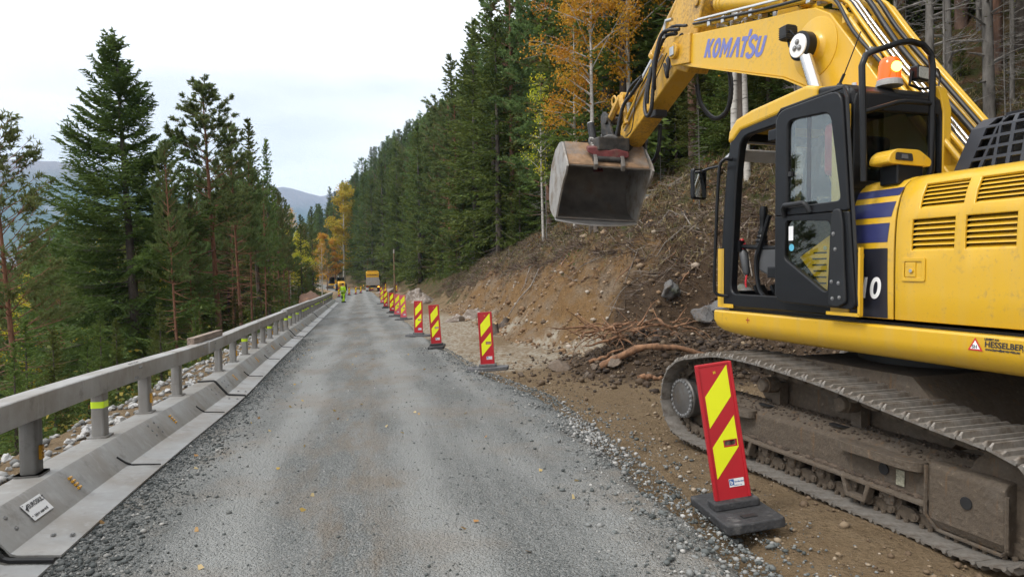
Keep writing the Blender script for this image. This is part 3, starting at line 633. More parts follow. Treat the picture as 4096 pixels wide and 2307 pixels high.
for sy in (-.085, .085):
    m.prism(rpoly([(-.10, -.035), (-.07, -.012), (.06, -.012), (.11, -.035), (.11, -.075), (.05, -.105), (-.06, -.105), (-.10, -.075)], .02, 2), sy - .016, sy + .016)
m.cyl((.095, -.128, -.062), (.095, .128, -.062), .027, n=10); m.cyl((.095, -.136, -.062), (.095, .136, -.062), .016, n=8)
for bx_ in (-.045, .02):
    for sy in (-.12, .12): m.cyl((bx_, sy, -.03), (bx_, sy, -.004), .017, n=6)
link0 = E(m, 'chain_link', MUD)
def place_track(y0, links=True):
    out = []
    for i in range(NS):
        d = i * pitch; P = along(d); A = along(d - pitch / 2); B = along(d + pitch / 2); t = (B - A).normalized(); nrm = Vector((t.z, 0, -t.x))
        # loop runs backwards along the ground, so the outward side is below there
        if nrm.dot(P - Vector((1.4, 0, .45))) < 0: nrm = -nrm
        Mx = Matrix(((t.x, 0, nrm.x, P.x), (0, 1, 0, y0), (t.z, 0, nrm.z, P.z), (0, 0, 0, 1)))
        if Mx.to_3x3().determinant() < 0: Mx = Matrix(((-t.x, 0, nrm.x, P.x), (0, 1, 0, y0), (-t.z, 0, nrm.z, P.z), (0, 0, 0, 1)))
        for src in ((shoe0, link0) if links else (shoe0,)):
            o = src.copy(); COL.objects.link(o); o.parent = EX; o.matrix_local = Mx
place_track(-.30); place_track(-2.52, False)
bpy.data.objects.remove(shoe0); bpy.data.objects.remove(link0)
# --- track frames
for y0, near_ in ((0, True), (-2.22, False)):
    m = MB(); m.prism([(-.175, .17), (-.165, .44), (-.20, .47), (-.30, .535), (-.45, .535), (-.50, .40), (-.50, .17)], -.30, 2.82, 'x', Matrix.Translation((0, y0, 0))); fr = E(m, 'track_frame', MUD, bevel=.012)
    if near_:
        m = MB(); m.prism([(-.16, .175), (-.10, .185), (-.10, .20), (-.16, .23)], .20, 2.72, 'x'); E(m, 'frame_flange', MUD, fr)
        rs = random.Random(5); m = MB()      # mud shelf on the flange
        for i in range(150):
            x = rs.uniform(.25, 2.7); r_ = rs.uniform(.012, .032); V0, F0 = rock_np(rs.randrange(8)); m.add([(x + v[0] * r_ * 1.5, -.142 + v[1] * r_ * .9, .225 + v[2] * r_ * .9) for v in V0], F0)
        mc = E(m, 'mud_clods', MUDC); mc['kind'] = 'stuff'
        m = MB()
        for i in range(420):
            x = rs.uniform(-.2, 2.8); r_ = rs.uniform(.006, .02); t = rs.random(); V0, F0 = rock_np(rs.randrange(8), 1); y = -.20 - .22 * t; z = .475 + .065 * min(1, t * 2.2); m.add([(x + v[0] * r_, y + v[1] * r_, z + v[2] * r_ * .6) for v in V0], F0)
        mc = E(m, 'mud_on_top', MUDC); mc['kind'] = 'stuff'
        # idler end guard
        m = MB(); m.prism([(-.125, .12), (-.125, .455), (-.15, .485), (-.30, .50), (-.36, .46), (-.36, .10), (-.22, .035), (-.17, .05)], -.335, .185, 'x'); gd = E(m, 'idler_guard', MUD, bevel=.014)
        m = MB(); m.tube([(.19, -.115, .47), (.19, -.112, .14), (.13, -.155, .045), (-.30, -.155, .045), (-.345, -.13, .09), (-.35, -.12, .42)], .013, 6); E(m, 'weld_rib', MUD, gd)
        m = MB(); m.cyl((-.09, -.13, .30), (-.09, -.118, .30), .04, n=14); E(m, 'grease_hole', M_RUB, gd)
        m = MB(); m.cyl((.575, -.175, .33), (.575, -.158, .33), .042, n=14); E(m, 'adjuster_hole', M_RUB, fr)
        m = MB(); m.add([(.40, -.162, .25), (.47, -.162, .25), (.47, -.163, .36), (.40, -.163, .36)], [(0, 3, 2, 1)]); E(m, 'worn_sticker', M('worn_sticker', (.30, .29, .22), .8, 0, .4, 60), fr)
        # curved side steps
        for x0, x1 in ((1.98, 2.78), (.20, .98)):
            m = MB(); pts = [(x0 + .02, -.19), (x0 + .02, -.10), (x0 + .12, -.055), (x1 - .12, -.055), (x1 - .02, -.10), (x1 - .02, -.19)]; p2 = rpoly(pts, .05, 3)
            m.prism(p2, .405, .47, 'z'); m.box(x0 + .05, x1 - .05, -.28, -.09, .455, .462); E(m, 'side_step', MUD, fr, bevel=.008)
            m = MB(); m.prism(rpoly([(x0 - .10 if x0 > 1 else x1 + .03, -.31), (x0 + .10 if x0 > 1 else x1 + .22, -.31), (x0 + .07 if x0 > 1 else x1 + .20, -.22), (x0 - .07 if x0 > 1 else x1 + .06, -.22)], .03, 3), .538, .543, 'z', Matrix.Translation((0, 0, -.015))); E(m, 'access_hole', M_RUB, fr)
        # rollers
        for i in range(8):
            x = .20 + i * .335; m = MB(); m.lathe((x, -.155, .125), (0, -1, 0), [(0, .03), (.015, .05), (.03, .05), (.04, .085), (.08, .09), (.085, .07), (.20, .07)], 16); ro = E(m, 'track_roller', MUD, smooth=40)
            m = MB(); m.box(x - .065, x + .065, -.20, -.145, .14, .20); [m.cyl((x + q, -.142, .135), (x + q, -.165, .135), .018, n=6) for q in (-.05, .05)]; E(m, 'roller_bracket', MUD, ro, bevel=.006)
        for x in (.78, 2.12):
            m = MB(); m.prism([(x - .14, .19), (x - .10, .19), (x - .07, .085), (x + .07, .085), (x + .10, .19), (x + .14, .19), (x + .09, .05), (x - .09, .05)], -.17, -.10); E(m, 'track_guide', MUD, bevel=.006)
        for x in (1.93, 1.0):
            m = MB(); m.lathe((x, -.16, .72), (0, -1, 0), [(0, .052), (.012, .062), (.04, .062), (.045, .072), (.16, .072)], 18); E(m, 'carrier_roller', MUD, smooth=40); m = MB(); m.box(x - .05, x + .05, -.42, -.33, .5, .74); E(m, 'roller_stand', MUD)
    m = MB(); m.lathe((3.17, y0 - .105, .385), (0, -1, 0), [(0, .165), (.012, .20), (.03, .215), (.05, .215), (.055, .20), (.24, .205), (.26, .25), (.34, .25)], 30); fd = E(m, 'final_drive', M('drive_steel', (.13, .125, .12), .5, .5, .2, 6, .2, 40, dirt=(.12, .095, .07), damt=.5, dscale=5), smooth=35)
    if near_:
        for i in range(24):
            a = i * math.tau / 24; bolt_at(Vector((3.17 + .185 * math.cos(a), -.112, .385 + .185 * math.sin(a))), (0, 1, 0), fd, .017)
    m = MB(); t_ = []
    for i in range(44): a = i * math.tau / 44; r_ = .335 if i % 2 else .295; t_.append((3.08 + r_ * math.cos(a), .405 + r_ * math.sin(a)))
    m.prism(t_, y0 - .33, y0 - .27); E(m, 'sprocket', MUD)
    m = MB(); m.lathe((-.27, y0 - .22, .355), (0, -1, 0), [(0, .10), (.0, .27), (.04, .27), (.04, .30), (.12, .30), (.12, .27), (.16, .27)], 26); E(m, 'idler_wheel', MUD, smooth=40)
m = MB(); m.prism([(.3, .5), (.2, .62), (.6, .98), (1.9, .98), (2.3, .62), (2.2, .5)], -2.3, -.45); E(m, 'undercarriage_frame', MUD)
m = MB(); m.lathe((1.25, -1.47, .97), (0, 0, 1), [(0, .62), (.08, .62), (.08, .57), (.2, .57)], 32); E(m, 'swing_ring', M('greasy_black', (.02, .02, .02), .5), smooth=40)
# --- upper deck
m = MB(); m.box(-2.0, 2.6, -2.72, -.30, 1.15, 1.385); E(m, 'deck_plate', BK)
def skirt(name, y0, sg):
    st = [(2.70, 1.24, .02), (2.685, 1.20, .03), (2.62, 1.165, .05), (2.50, 1.14, .08), (2.30, 1.125, .10)] + [(x, 1.12, .11) for x in (1.6, .9, .2, -.5, -1.2, -2.0)]; V = []; F = []
    for x, zb, ch in st:
        for (y, z) in ((-.42, 1.365), (-.205, 1.365), (-.195, 1.35), (-.195, 1.27), (-.205, 1.27 - (1.27 - zb) * .35), (-.205 - ch * .5, 1.27 - (1.27 - zb) * .8), (-.205 - ch * 1.1, zb), (-.44, zb)): V.append((x, y0 + sg * (y + .2), z))
    for i in range(len(st) - 1):
        for j in range(8): q = (j + 1) % 8; F.append((i * 8 + j, i * 8 + q, (i + 1) * 8 + q, (i + 1) * 8 + j))
    F += [tuple(range(8))[::-1], tuple(range((len(st) - 1) * 8, len(st) * 8))]; m = MB(); m.add(V, F); return E(m, name, YP, smooth=30)
sk = skirt('side_skirt', -.2, 1); skirt('side_skirt', -2.74, -1)
decal('centre_mark', text_mesh('+', .12), M('red_mark', (.35, .03, .02), .5), sk, lambda a, b_: (2.20 - a, -.193, 1.255 + b_))
st_ = MB().add([(-.03, -.1925, 1.262), (-.13, -.1925, 1.262), (-.08, -.1925, 1.345)], [(0, 1, 2)]); tri = st_.build('warning_triangle', M('sticker_red', (.55, .03, .03), .45), sk)
MB().add([(-.048, -.1915, 1.272), (-.112, -.1915, 1.272), (-.08, -.1915, 1.327)], [(0, 1, 2)]).build('triangle_centre', WDEC, tri)
decal('triangle_letters', text_mesh('SH', .03, .0008), M_BLK, tri, lambda a, b_: (-.058 - a, -.1905, 1.277 + b_))
for txt, sz, x, z, mt in (('LEVERT AV:', .018, -.14, 1.335, M_BLK), ('HESSELBERG', .05, -.14, 1.293, M_BLK), ('MASKIN', .05, -.495, 1.293, M('sticker_grey', (.25, .27, .32), .5)), ('www.hesselbergmaskin.no  *  Tlf: 22 88 72 00', .02, -.145, 1.272, M_BLK)):
    decal('supplier_lettering', text_mesh(txt, sz, .0012, 0.05), mt, sk, lambda a, b_: (x - a, -.1915, z + b_))
# --- engine bay side: curved profile swept along x, with louvre openings
BPRO = [(-.25, 1.41), (-.247, 1.60), (-.246, 1.75), (-.247, 1.905), (-.250, 2.01), (-.258, 2.125), (-.270, 2.20), (-.295, 2.29), (-.335, 2.375), (-.39, 2.425), (-.48, 2.455), (-.80, 2.468), (-1.35, 2.47)]
def by(z): return float(np.interp(z, [q[1] for q in BPRO], [q[0] for q in BPRO]))
def side_panel(name, xs_, holes, mat=YP, off=0.):
    V = []; F = []; n = len(BPRO)
    for x in xs_:
        for (y, z) in BPRO: V.append((x, y + off, z))
    for i in range(len(xs_) - 1):
        for j in range(n - 1):
            xc = (xs_[i] + xs_[i + 1]) / 2; zc = (BPRO[j][1] + BPRO[j + 1][1]) / 2
            if any(x0 < xc < x1 and z0 < zc < z1 for x0, x1, z0, z1 in holes): continue
            F.append((i * n + j, i * n + j + 1, (i + 1) * n + j + 1, (i + 1) * n + j))
    m = MB(); m.add(V, F); o = E(m, name, mat, smooth=35); sm = o.modifiers.new('thickness', 'SOLIDIFY'); sm.thickness = .022; sm.offset = 1; bv = o.modifiers.new('bevel', 'BEVEL'); bv.width = .006; bv.segments = 2; bv.limit_method = 'ANGLE'; bv.angle_limit = R(50); return o
side_panel('cab_side_cover', [1.0, .80, .592], [])
HL = [(.12, .445, 1.905, 2.125), (-.285, .045, 1.905, 2.125), (.075, .40, 2.20, 2.375), (-.32, .0, 2.20, 2.375)]
pn = side_panel('engine_door', [.576, .445, .40, .12, .075, .045, 0., -.285, -.32, -.62], HL); side_panel('rear_side_cover', [-.635, -1.3, -1.9], [])
for (x0, x1, z0, z1) in HL:
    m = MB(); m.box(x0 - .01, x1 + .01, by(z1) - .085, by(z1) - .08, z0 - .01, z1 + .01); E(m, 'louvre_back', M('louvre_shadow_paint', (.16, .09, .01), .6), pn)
    ns = 6
    for i in range(ns):
        z = z0 + (i + .5) * (z1 - z0) / ns; y = by(z) - .012; h = (z1 - z0) / ns; m = MB()
        m.prism([(y, z - h * .50), (y - .004, z - h * .28), (y - .045, z + h * .34), (y - .052, z + h * .26), (y - .012, z - h * .46)], x0 - .004, x1 + .004, 'x'); E(m, 'louvre_slat', YP, pn)
m = MB(); m.ring(rpoly([(.515, 1.69), (.325, 1.69), (.325, 1.855), (.515, 1.855)], .015, 3), rpoly([(.49, 1.715), (.35, 1.715), (.35, 1.83), (.49, 1.83)], .012, 3), -.2445, -.236); lt = E(m, 'latch_frame', YP, pn, bevel=.003)
m = MB(); m.box(.40, .485, -.25, -.238, 1.72, 1.825); m.cyl((.43, -.24, 1.765), (.43, -.228, 1.765), .017, n=12); E(m, 'latch', YP, pn, bevel=.004); m = MB(); m.cyl((.43, -.229, 1.765), (.43, -.226, 1.765), .013, n=12); E(m, 'latch_key_barrel', STL, pn)
m = MB(); m.box(-1.9, 1.0, -2.70, -1.35, 1.41, 2.46); E(m, 'engine_housing', YP, bevel=.05); m = MB(); m.box(-1.88, .98, -1.34, -.44, 1.42, 2.40); E(m, 'engine_bay', M('engine_bay_dark', (.03, .028, .025), .8))
# decals on the cover beside the cab
def strip(name, x0, x1, x0t, x1t, z0, z1, mat, nn=4):
    m = MB(); V = []; F = []
    for i in range(nn + 1):
        t = i / nn; z = z0 + (z1 - z0) * t; V += [(x0 + (x0t - x0) * t, by(z) + .003, z), (x1 + (x1t - x1) * t, by(z) + .003, z)]
    for i in range(nn): F.append((2 * i, 2 * i + 1, 2 * i + 3, 2 * i + 2))
    m.add(V, F); return E(m, name, mat)
strip('navy_stripe', .99, .595, .99, .575, 2.315, 2.372, NAVY); strip('navy_stripe', .99, .625, .99, .607, 2.16, 2.27, NAVY); strip('navy_stripe', .99, .645, .99, .632, 1.975, 2.115, NAVY); bp_ = strip('black_number_field', .99, .635, .99, .64, 1.415, 1.93, DBLK)
decal('model_number', text_mesh('10', .215, .006, .15, .92), WDEC, bp_, lambda a, b_: (.90 - a, -.2405, 1.563 + b_)); decal('model_letters', text_mesh('C', .20, .006, .12, .9), YP, bp_, lambda a, b_: (.985 - a, -.2405, 1.76 + b_))
# perforated muffler hood
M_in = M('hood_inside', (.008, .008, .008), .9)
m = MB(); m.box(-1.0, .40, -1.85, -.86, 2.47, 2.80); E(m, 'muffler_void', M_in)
hm = MB(); cw, chh = .098, .076; x0 = .50
def hood_pt(x, s):   # s 0 bottom .. 1 shoulder .. over the top; front end pulled in
    yz = np.interp(s, [0, 1, 1.25, 1.6, 3], [-.70, -.765, -.80, -.95, -1.7]); zz = np.interp(s, [0, 1, 1.25, 1.6, 3], [2.475, 2.775, 2.835, 2.865, 2.88]); return Vector((x - np.interp(s, [0, 1, 1.3], [0, .09, .16]) * (1 if x > .3 else 0), yz, zz))
for i in range(15):
    for j in range(9):
        xa, xb = x0 - i * cw, x0 - (i + 1) * cw; sa, sb = j * .25, (j + 1) * .25
        P4 = [hood_pt(xa, sa), hood_pt(xb, sa), hood_pt(xb, sb), hood_pt(xa, sb)]; c = sum(P4, Vector()) / 4
        k_ = .72; I4 = [c + (p_ - c) * k_ for p_ in P4]
        if i == 0: hm.add(P4, [(0, 1, 2, 3)]); continue
        Nn = (P4[1] - P4[0]).cross(P4[3] - P4[0]).normalized() * .018
        B4 = [q - Nn * (1 if Nn.y < 0 or Nn.z < 0 else 1) for q in I4]
        hm.add(P4 + I4 + B4, [(0, 1, 5, 4), (1, 2, 6, 5), (2, 3, 7, 6), (3, 0, 4, 7), (4, 5, 9, 8), (5, 6, 10, 9), (6, 7, 11, 10), (7, 4, 8, 11)])
E(hm, 'perforated_hood', GD)
fr_ = [hood_pt(x0, s) for s in np.linspace(0, 2.25, 12)]; hm = MB(); hm.add(fr_ + [Vector((.36, -1.7, 2.47))], [tuple(range(13))]); E(hm, 'hood_front', GD)
# --- cab
side_out = rpoly([(2.715, 1.405), (2.60, 2.70), (2.50, 3.16), (1.02, 3.22), (1.0, 2.2), (1.0, 1.405)], [.02, .3, .16, .08, .02, .02], 4)
side_in = rpoly([(2.515, 1.535), (2.43, 2.70), (2.36, 3.055), (1.10, 3.10), (1.09, 2.2), (1.09, 1.535)], [.10, .3, .12, .06, .02, .05], 4)
m = MB(); m.ring(side_out, side_in, -.25, -.335); E(m, 'cab_side_frame', BK, smooth=30, bevel=.014)
m = MB(); m.box(1.70, 1.80, -.332, -.252, 1.45, 3.11); E(m, 'middle_pillar', BK, bevel=.012)
m = MB(); m.ring(side_out, [(x if x > 2 else 1.14, z if z > 2 else max(z, 1.95)) for x, z in side_in], -1.185, -1.245); E(m, 'cab_side_frame', BK, smooth=30, bevel=.01)
GLASS = M_glass('cab_glass', (.45, .5, .48)); GL2 = M_glass('clear_window', (.9, .94, .93), .6); GLD = M_glass('door_glass', (.82, .90, .86), 2.2)
m = MB(); m.add([(2.45, -1.21, 1.95), (1.14, -1.21, 1.95), (1.14, -1.21, 3.08), (2.36, -1.21, 3.06)], [(0, 1, 2, 3)]); E(m, 'side_window', GL2)
m = MB(); m.box(2.615, 2.712, -.247, -.244, 1.40, 1.985); m.box(2.46, 2.712, -.247, -.2435, 1.395, 1.432); E(m, 'pillar_trim', YP)
roof = [(2.555, 3.02), (2.535, 3.14), (2.42, 3.235), (2.20, 3.275), (1.62, 3.315), (1.48, 3.325), (1.36, 3.29), (1.36, 3.19), (2.36, 3.115), (2.47, 3.04)]
m = MB(); m.prism(roof, -.235, -1.25); E(m, 'cab_roof', YP, bevel=.03, seg=3)
m = MB(); m.prism([(1.37, 3.28), (1.10, 3.24), (.995, 3.17), (.985, 3.05), (1.05, 3.04), (1.37, 3.16)], -.255, -1.245); E(m, 'roof_rear', BK, bevel=.03, seg=3)
for z0, z1, x in ((3.02, 3.10, 2.43), (1.43, 1.56, 2.60)): m = MB(); m.box(x - .05, x + .06, -1.2, -.3, z0, z1); E(m, 'front_crossbar', BK, bevel=.01)
m = MB(); m.tube([(2.62, -1.215, 1.5), (2.52, -1.215, 2.70), (2.42, -1.215, 3.1)], .045, 8); E(m, 'right_front_pillar', BK)
m = MB(); m.prism([(2.56, 2.98), (2.75, 2.90), (2.73, 2.885), (2.54, 2.96)], -.32, -1.15); E(m, 'sun_visor', M('grey_visor', (.5, .52, .55), .3))
ro_ = rpoly([(-.262, 2.40), (-1.262, 2.40), (-1.255, 3.06), (-1.23, 3.16), (-.29, 3.15), (-.262, 3.06)], .02, 3); ri_ = rpoly([(-.345, 2.47), (-1.165, 2.47), (-1.16, 2.95), (-1.14, 3.03), (-.37, 3.02), (-.345, 2.95)], .03, 3)
m = MB(); m.ring(ro_, ri_, .985, 1.05, 'x'); E(m, 'cab_rear_frame', BK, bevel=.012); m = MB(); m.prism(ri_, 1.02, 1.025, 'x'); E(m, 'rear_window', GLASS)
m = MB(); m.prism(rpoly([(-1.175, 1.42), (-1.265, 1.42), (-1.258, 3.08), (-1.20, 3.245), (-1.10, 3.262), (-1.14, 3.18), (-1.175, 3.05)], .01, 2), .972, 1.02, 'x'); E(m, 'rear_corner_trim', YP, bevel=.01)
m = MB(); m.box(.99, 1.045, -1.26, -.27, 1.41, 2.40); E(m, 'cab_rear_wall', BK)
m = MB(); m.box(.95, 2.66, -1.24, -.27, 1.392, 1.44); E(m, 'cab_floor', DK); m = MB(); m.prism(rpoly([(1.75, -1.1), (2.45, -1.1), (2.45, -.36), (1.75, -.36)], .06), 1.441, 1.455, 'z'); E(m, 'floor_mat', M_RUB)
m = MB(); m.prism([(2.62, 1.385), (2.62, 1.47), (2.45, 1.50), (1.80, 1.46), (1.72, 1.405)], -.262, -.34); E(m, 'door_sill', DK, bevel=.01)
m = MB(); m.box(1.0, 1.79, -.262, -.30, 1.42, 2.35); E(m, 'cab_lower_quarter', BK); m = MB(); m.box(1.0, 1.19, -.246, -.2495, 1.43, 3.06); E(m, 'quarter_cover', YP)
m = MB(); m.prism([(1.205, 1.56), (1.205, 2.05), (1.54, 1.88)], -.2465, -.2585); qp = E(m, 'vented_cover', YP)
for i in range(6): z = 1.655 + i * .05; m = MB(); m.box(1.235, 1.40 - abs(i - 3.5) * .012, -.2465, -.2455, z, z + .014); E(m, 'vent_slot', M_RUB, qp)
m = MB(); m.cyl((1.25, -.246, 1.95), (1.25, -.24, 1.95), .018, n=10); E(m, 'cover_key_barrel', STL, qp)
m = MB(); m.box(1.06, 2.38, -1.18, -.34, 3.13, 3.17); E(m, 'headliner', M_RUB)
# seat and controls
SEAT = M('seat_fabric', (.035, .036, .04), .85, 0, .2, 40); m = MB(); m.prism(rpoly([(1.35, 1.85), (1.95, 1.83), (1.98, 1.95), (1.35, 1.97)], .05), -.50, -.96); se = E(m, 'seat', SEAT, bevel=.03); m = MB(); m.prism(rpoly([(1.28, 1.95), (1.46, 1.95), (1.34, 2.62), (1.20, 2.60)], .05), -.50, -.96); E(m, 'seat_back', SEAT, se, bevel=.04); m = MB(); m.prism(rpoly([(1.22, 2.62), (1.33, 2.64), (1.30, 2.90), (1.19, 2.86)], .04), -.60, -.86); E(m, 'headrest', SEAT, se, bevel=.03); m = MB(); m.box(1.4, 1.9, -.9, -.56, 1.45, 1.85); E(m, 'seat_pedestal', DK, se)
GREY = M('console_grey', (.07, .072, .076), .5)
for y in (-.42, -1.05): m = MB(); m.prism(rpoly([(1.45, 1.72), (2.10, 1.72), (2.30, 1.80), (2.28, 1.98), (2.0, 2.0), (1.45, 1.95)], .05), y - .07, y + .07); cs = E(m, 'console', GREY, bevel=.02); m = MB(); m.lathe((2.26, y, 2.0), (-.08, 0, 1), [(0, .065), (.03, .05), (.05, .058), (.07, .045), (.09, .052), (.11, .04), (.13, .045), (.16, .03), (.20, .028), (.26, .034), (.34, .04), (.38, .03)], 14); E(m, 'joystick', BK, cs, smooth=40)
m = MB(); m.lathe((2.40, -.36, 1.72), (.25, 0, 1), [(0, .02), (.02, .035), (.22, .045), (.25, .03)], 12); lv = E(m, 'lock_lever', GREY, smooth=40); m = MB(); m.lathe((2.455, -.36, 1.97), (.3, 0, 1), [(0, .03), (.04, .036), (.11, .018)], 12); E(m, 'lever_handle', M('red_grip', (.55, .02, .03), .4), lv, smooth=40); m = MB(); m.tube(spline([(2.40, -.36, 1.74), (2.38, -.33, 1.65), (2.37, -.33, 1.6)]), .009, 6); E(m, 'lever_cable', M('red_cable', (.5, .02, .03), .5), lv)
m = MB(); m.tube(spline([(2.05, -.34, 2.28), (2.14, -.33, 2.05), (2.22, -.33, 1.85), (2.18, -.33, 1.60), (2.08, -.33, 1.50)]), .022, 8); E(m, 'grab_tube', BK)
m = MB(); m.cyl((2.50, -.34, 2.005), (1.95, -.37, 1.97), .022, n=10); m.box(2.44, 2.53, -.36, -.31, 1.95, 2.06); E(m, 'door_stop_bar', BK)
m = MB(); m.box(1.27, 1.42, -.36, -.50, 2.55, 3.0); m2 = M('red_first_aid_case', (.45, .02, .02), .5); E(m, 'fire_extinguisher', m2, bevel=.05)
for a in (0, 1): m = MB(); m.prism([(2.40, 1.46), (2.50, 1.62), (2.53, 1.60), (2.43, 1.45)], -.65 - a * .2, -.53 - a * .2); E(m, 'pedal', BK)
# --- open door, folded back along the side
RL = [.02, .12, .12, .02]
m = MB(); m.ring(rpoly([(1.685, 2.235), (1.685, 3.135), (.945, 3.155), (.862, 2.22)], RL, 4), rpoly([(1.535, 2.30), (1.535, 3.03), (1.06, 3.00), (.945, 2.305)], [.05, .08, .08, .05], 4), -.100, -.155); dr = E(m, 'cab_door', BK, smooth=30, bevel=.014, seg=3)
m = MB(); m.ring(rpoly([(1.675, 1.50), (1.685, 2.232), (.861, 2.217), (.79, 1.47)], [.09, .02, .02, .06], 4), rpoly([(1.565, 1.87), (1.55, 2.19), (1.045, 2.155), (1.075, 1.585)], [.04, .05, .06, .05], 4), -.100, -.155); E(m, 'lower_door_frame', BK, dr, smooth=30, bevel=.014, seg=3)
m = MB(); m.prism(rpoly([(1.54, 2.295), (1.54, 3.035), (1.055, 3.005), (.94, 2.30)], .06, 4), -.124, -.129); E(m, 'upper_pane', GLD, dr); m = MB(); m.prism(rpoly([(1.57, 1.865), (1.555, 2.195), (1.04, 2.16), (1.07, 1.58)], .05, 4), -.124, -.129); E(m, 'lower_pane', M_glass('lower_door_glass', (.82, .86, .74), .9), dr)
m = MB(); m.tube([(1.26, -.10, 2.24), (1.28, -.07, 2.30), (1.30, -.065, 2.315), (1.52, -.065, 2.315), (1.55, -.07, 2.29), (1.56, -.10, 2.22)], .022, 8); E(m, 'door_handle', DK, dr, smooth=60)
m = MB(); m.prism(rpoly([(1.04, 1.50), (1.03, 1.72), (1.02, 2.16), (1.0, 2.24), (.925, 2.24), (.90, 2.12), (.875, 1.72), (.86, 1.52), (.95, 1.48)], .03, 3), -.103, -.075); E(m, 'latch_cover', DK, dr, bevel=.012, seg=3)
for x, z in ((1.0, 1.68), (.93, 1.67), (.99, 1.55), (.92, 1.56), (.965, 1.93), (.985, 2.05)): bolt_at(Vector((x, -.075, z)), (0, 1, 0), dr, .011, 'rivet')
m = MB(); m.box(1.29, 1.33, -.131, -.125, 2.30, 3.02); E(m, 'window_divider', BK, dr); m = MB(); m.box(1.49, 1.53, -.124, -.105, 2.56, 2.60); E(m, 'window_catch', M_RUB, dr); m = MB(); m.box(.965, .99, -.124, -.105, 2.63, 2.67); E(m, 'window_catch', M_RUB, dr)
m = MB(); m.add([(1.535, -.122, 2.02), (1.48, -.122, 2.02), (1.48, -.122, 2.14), (1.535, -.122, 2.14)], [(0, 1, 2, 3)]); E(m, 'white_sticker', WDEC, dr); m = MB(); m.lathe((1.50, -.1235, 1.96), (0, 1, 0), [(0, .03), (.001, .03)], 16); E(m, 'round_sticker', M('sticker_cyan', (.1, .4, .55), .5), dr)
m = MB(); m.tube([(1.69, -.128, 1.55), (1.695, -.128, 3.10), (1.64, -.128, 3.15), (.95, -.128, 3.168), (.915, -.128, 3.08), (.785, -.128, 1.50)], .013, 6); E(m, 'door_seal', M_RUB, dr); m = MB(); m.box(.765, .785, -.15, -.118, 1.43, 1.94); m.box(.77, 1.10, -.15, -.118, 1.42, 1.445); E(m, 'door_edge_trim', YP, dr)
for z in (2.95, 1.75): m = MB(); m.box(1.66, 1.80, -.25, -.115, z - .05, z + .05); E(m, 'hinge', BK, dr, bevel=.01)
# --- handrail, mirror, guard, beacon, lamps, camera
m = MB(); m.tube(spline([(2.50, -.25, 2.86), (2.53, -.17, 2.85), (2.57, -.15, 2.70), (2.62, -.15, 2.0), (2.635, -.15, 1.62), (2.62, -.17, 1.53), (2.56, -.25, 1.51)], 6), .016, 8); E(m, 'handrail', BK, smooth=60)
m = MB(); m.tube([(2.56, -.16, 2.80), (2.75, -.17, 2.805), (2.94, -.20, 2.80)], .014, 8); ma = E(m, 'mirror_arm', BK); Mm = Matrix.Translation((2.95, -.19, 2.67)) @ Matrix.Rotation(R(14), 4, 'Z')
m = MB(); m.prism(rpoly([(-.10, -.16), (.10, -.16), (.10, .16), (-.10, .16)], .035, 4), 0, .05, 'x', Mm); E(m, 'mirror', BK, bevel=.012); m = MB(); m.prism(rpoly([(-.085, -.14), (.085, -.14), (.085, .14), (-.085, .14)], .03, 4), -.004, -.001, 'x', Mm); E(m, 'mirror_glass', M('mirror_face', (.8, .82, .82), .03, 1., .01), ma)
m = MB(); m.tube(spline([(2.56, -1.28, 2.8), (2.64, -1.42, 2.85), (2.66, -1.50, 2.8)], 4), .012, 6); m.prism(rpoly([(-1.60, 2.55), (-1.42, 2.55), (-1.42, 2.85), (-1.60, 2.85)], .03), 2.64, 2.68, 'x'); E(m, 'right_mirror', BK)
cg = [(.78, -.16, 2.43), (.78, -.145, 2.9), (.78, -.13, 3.28), (.78, -.165, 3.36), (.78, -.25, 3.40), (.78, -.49, 3.485), (.78, -.60, 3.505), (.78, -.72, 3.49), (.78, -.80, 3.43), (.78, -.82, 3.33), (.78, -.82, 2.54), (.80, -.80, 2.45)]
m = MB(); m.tube(cg, .024, 10); gdn = E(m, 'guard_rail', BK, smooth=60); m = MB(); m.tube([(.78, -.15, 2.94), (.78, -.47, 3.035), (.78, -.55, 3.048), (.78, -.82, 3.05)], .018, 8); E(m, 'guard_crossbar', BK, gdn, smooth=60)
bz0 = 3.25; m = MB(); m.lathe((1.08, -.715, bz0), (0, 0, 1), [(0, .10), (.02, .10), (.02, .095), (.05, .092)], 20); bc = E(m, 'beacon_base', M('beacon_band', (.35, .34, .33), .4)); 
k = NT('amber_beacon_lens'); em = k.n('ShaderNodeEmission', {'Color': (1, .11, .0, 1), 'Strength': .8}); k.b.inputs['Base Color'].default_value = (.70, .06, .01, 1); k.b.inputs['Roughness'].default_value = .12; ad = k.n('ShaderNodeAddShader', {0: k.b.outputs[0], 1: em.outputs[0]}); k.l(ad.outputs[0], k.o.inputs['Surface'])
m = MB(); m.lathe((1.08, -.715, bz0 + .05), (0, 0, 1), [(0, .088), (.11, .080), (.155, .070), (.178, .048), (.186, .01)], 20); E(m, 'beacon_lens', k.m, bc, smooth=60)
m = MB(); m.lathe((1.015, -.70, bz0 + .135), (-1, .35, 0), [(.0, .03), (.03, .042), (.036, .002)], 14); E(m, 'beacon_lamp', M_emit('lit_lamp', (1, .55, .08), 5.), bc, smooth=60)
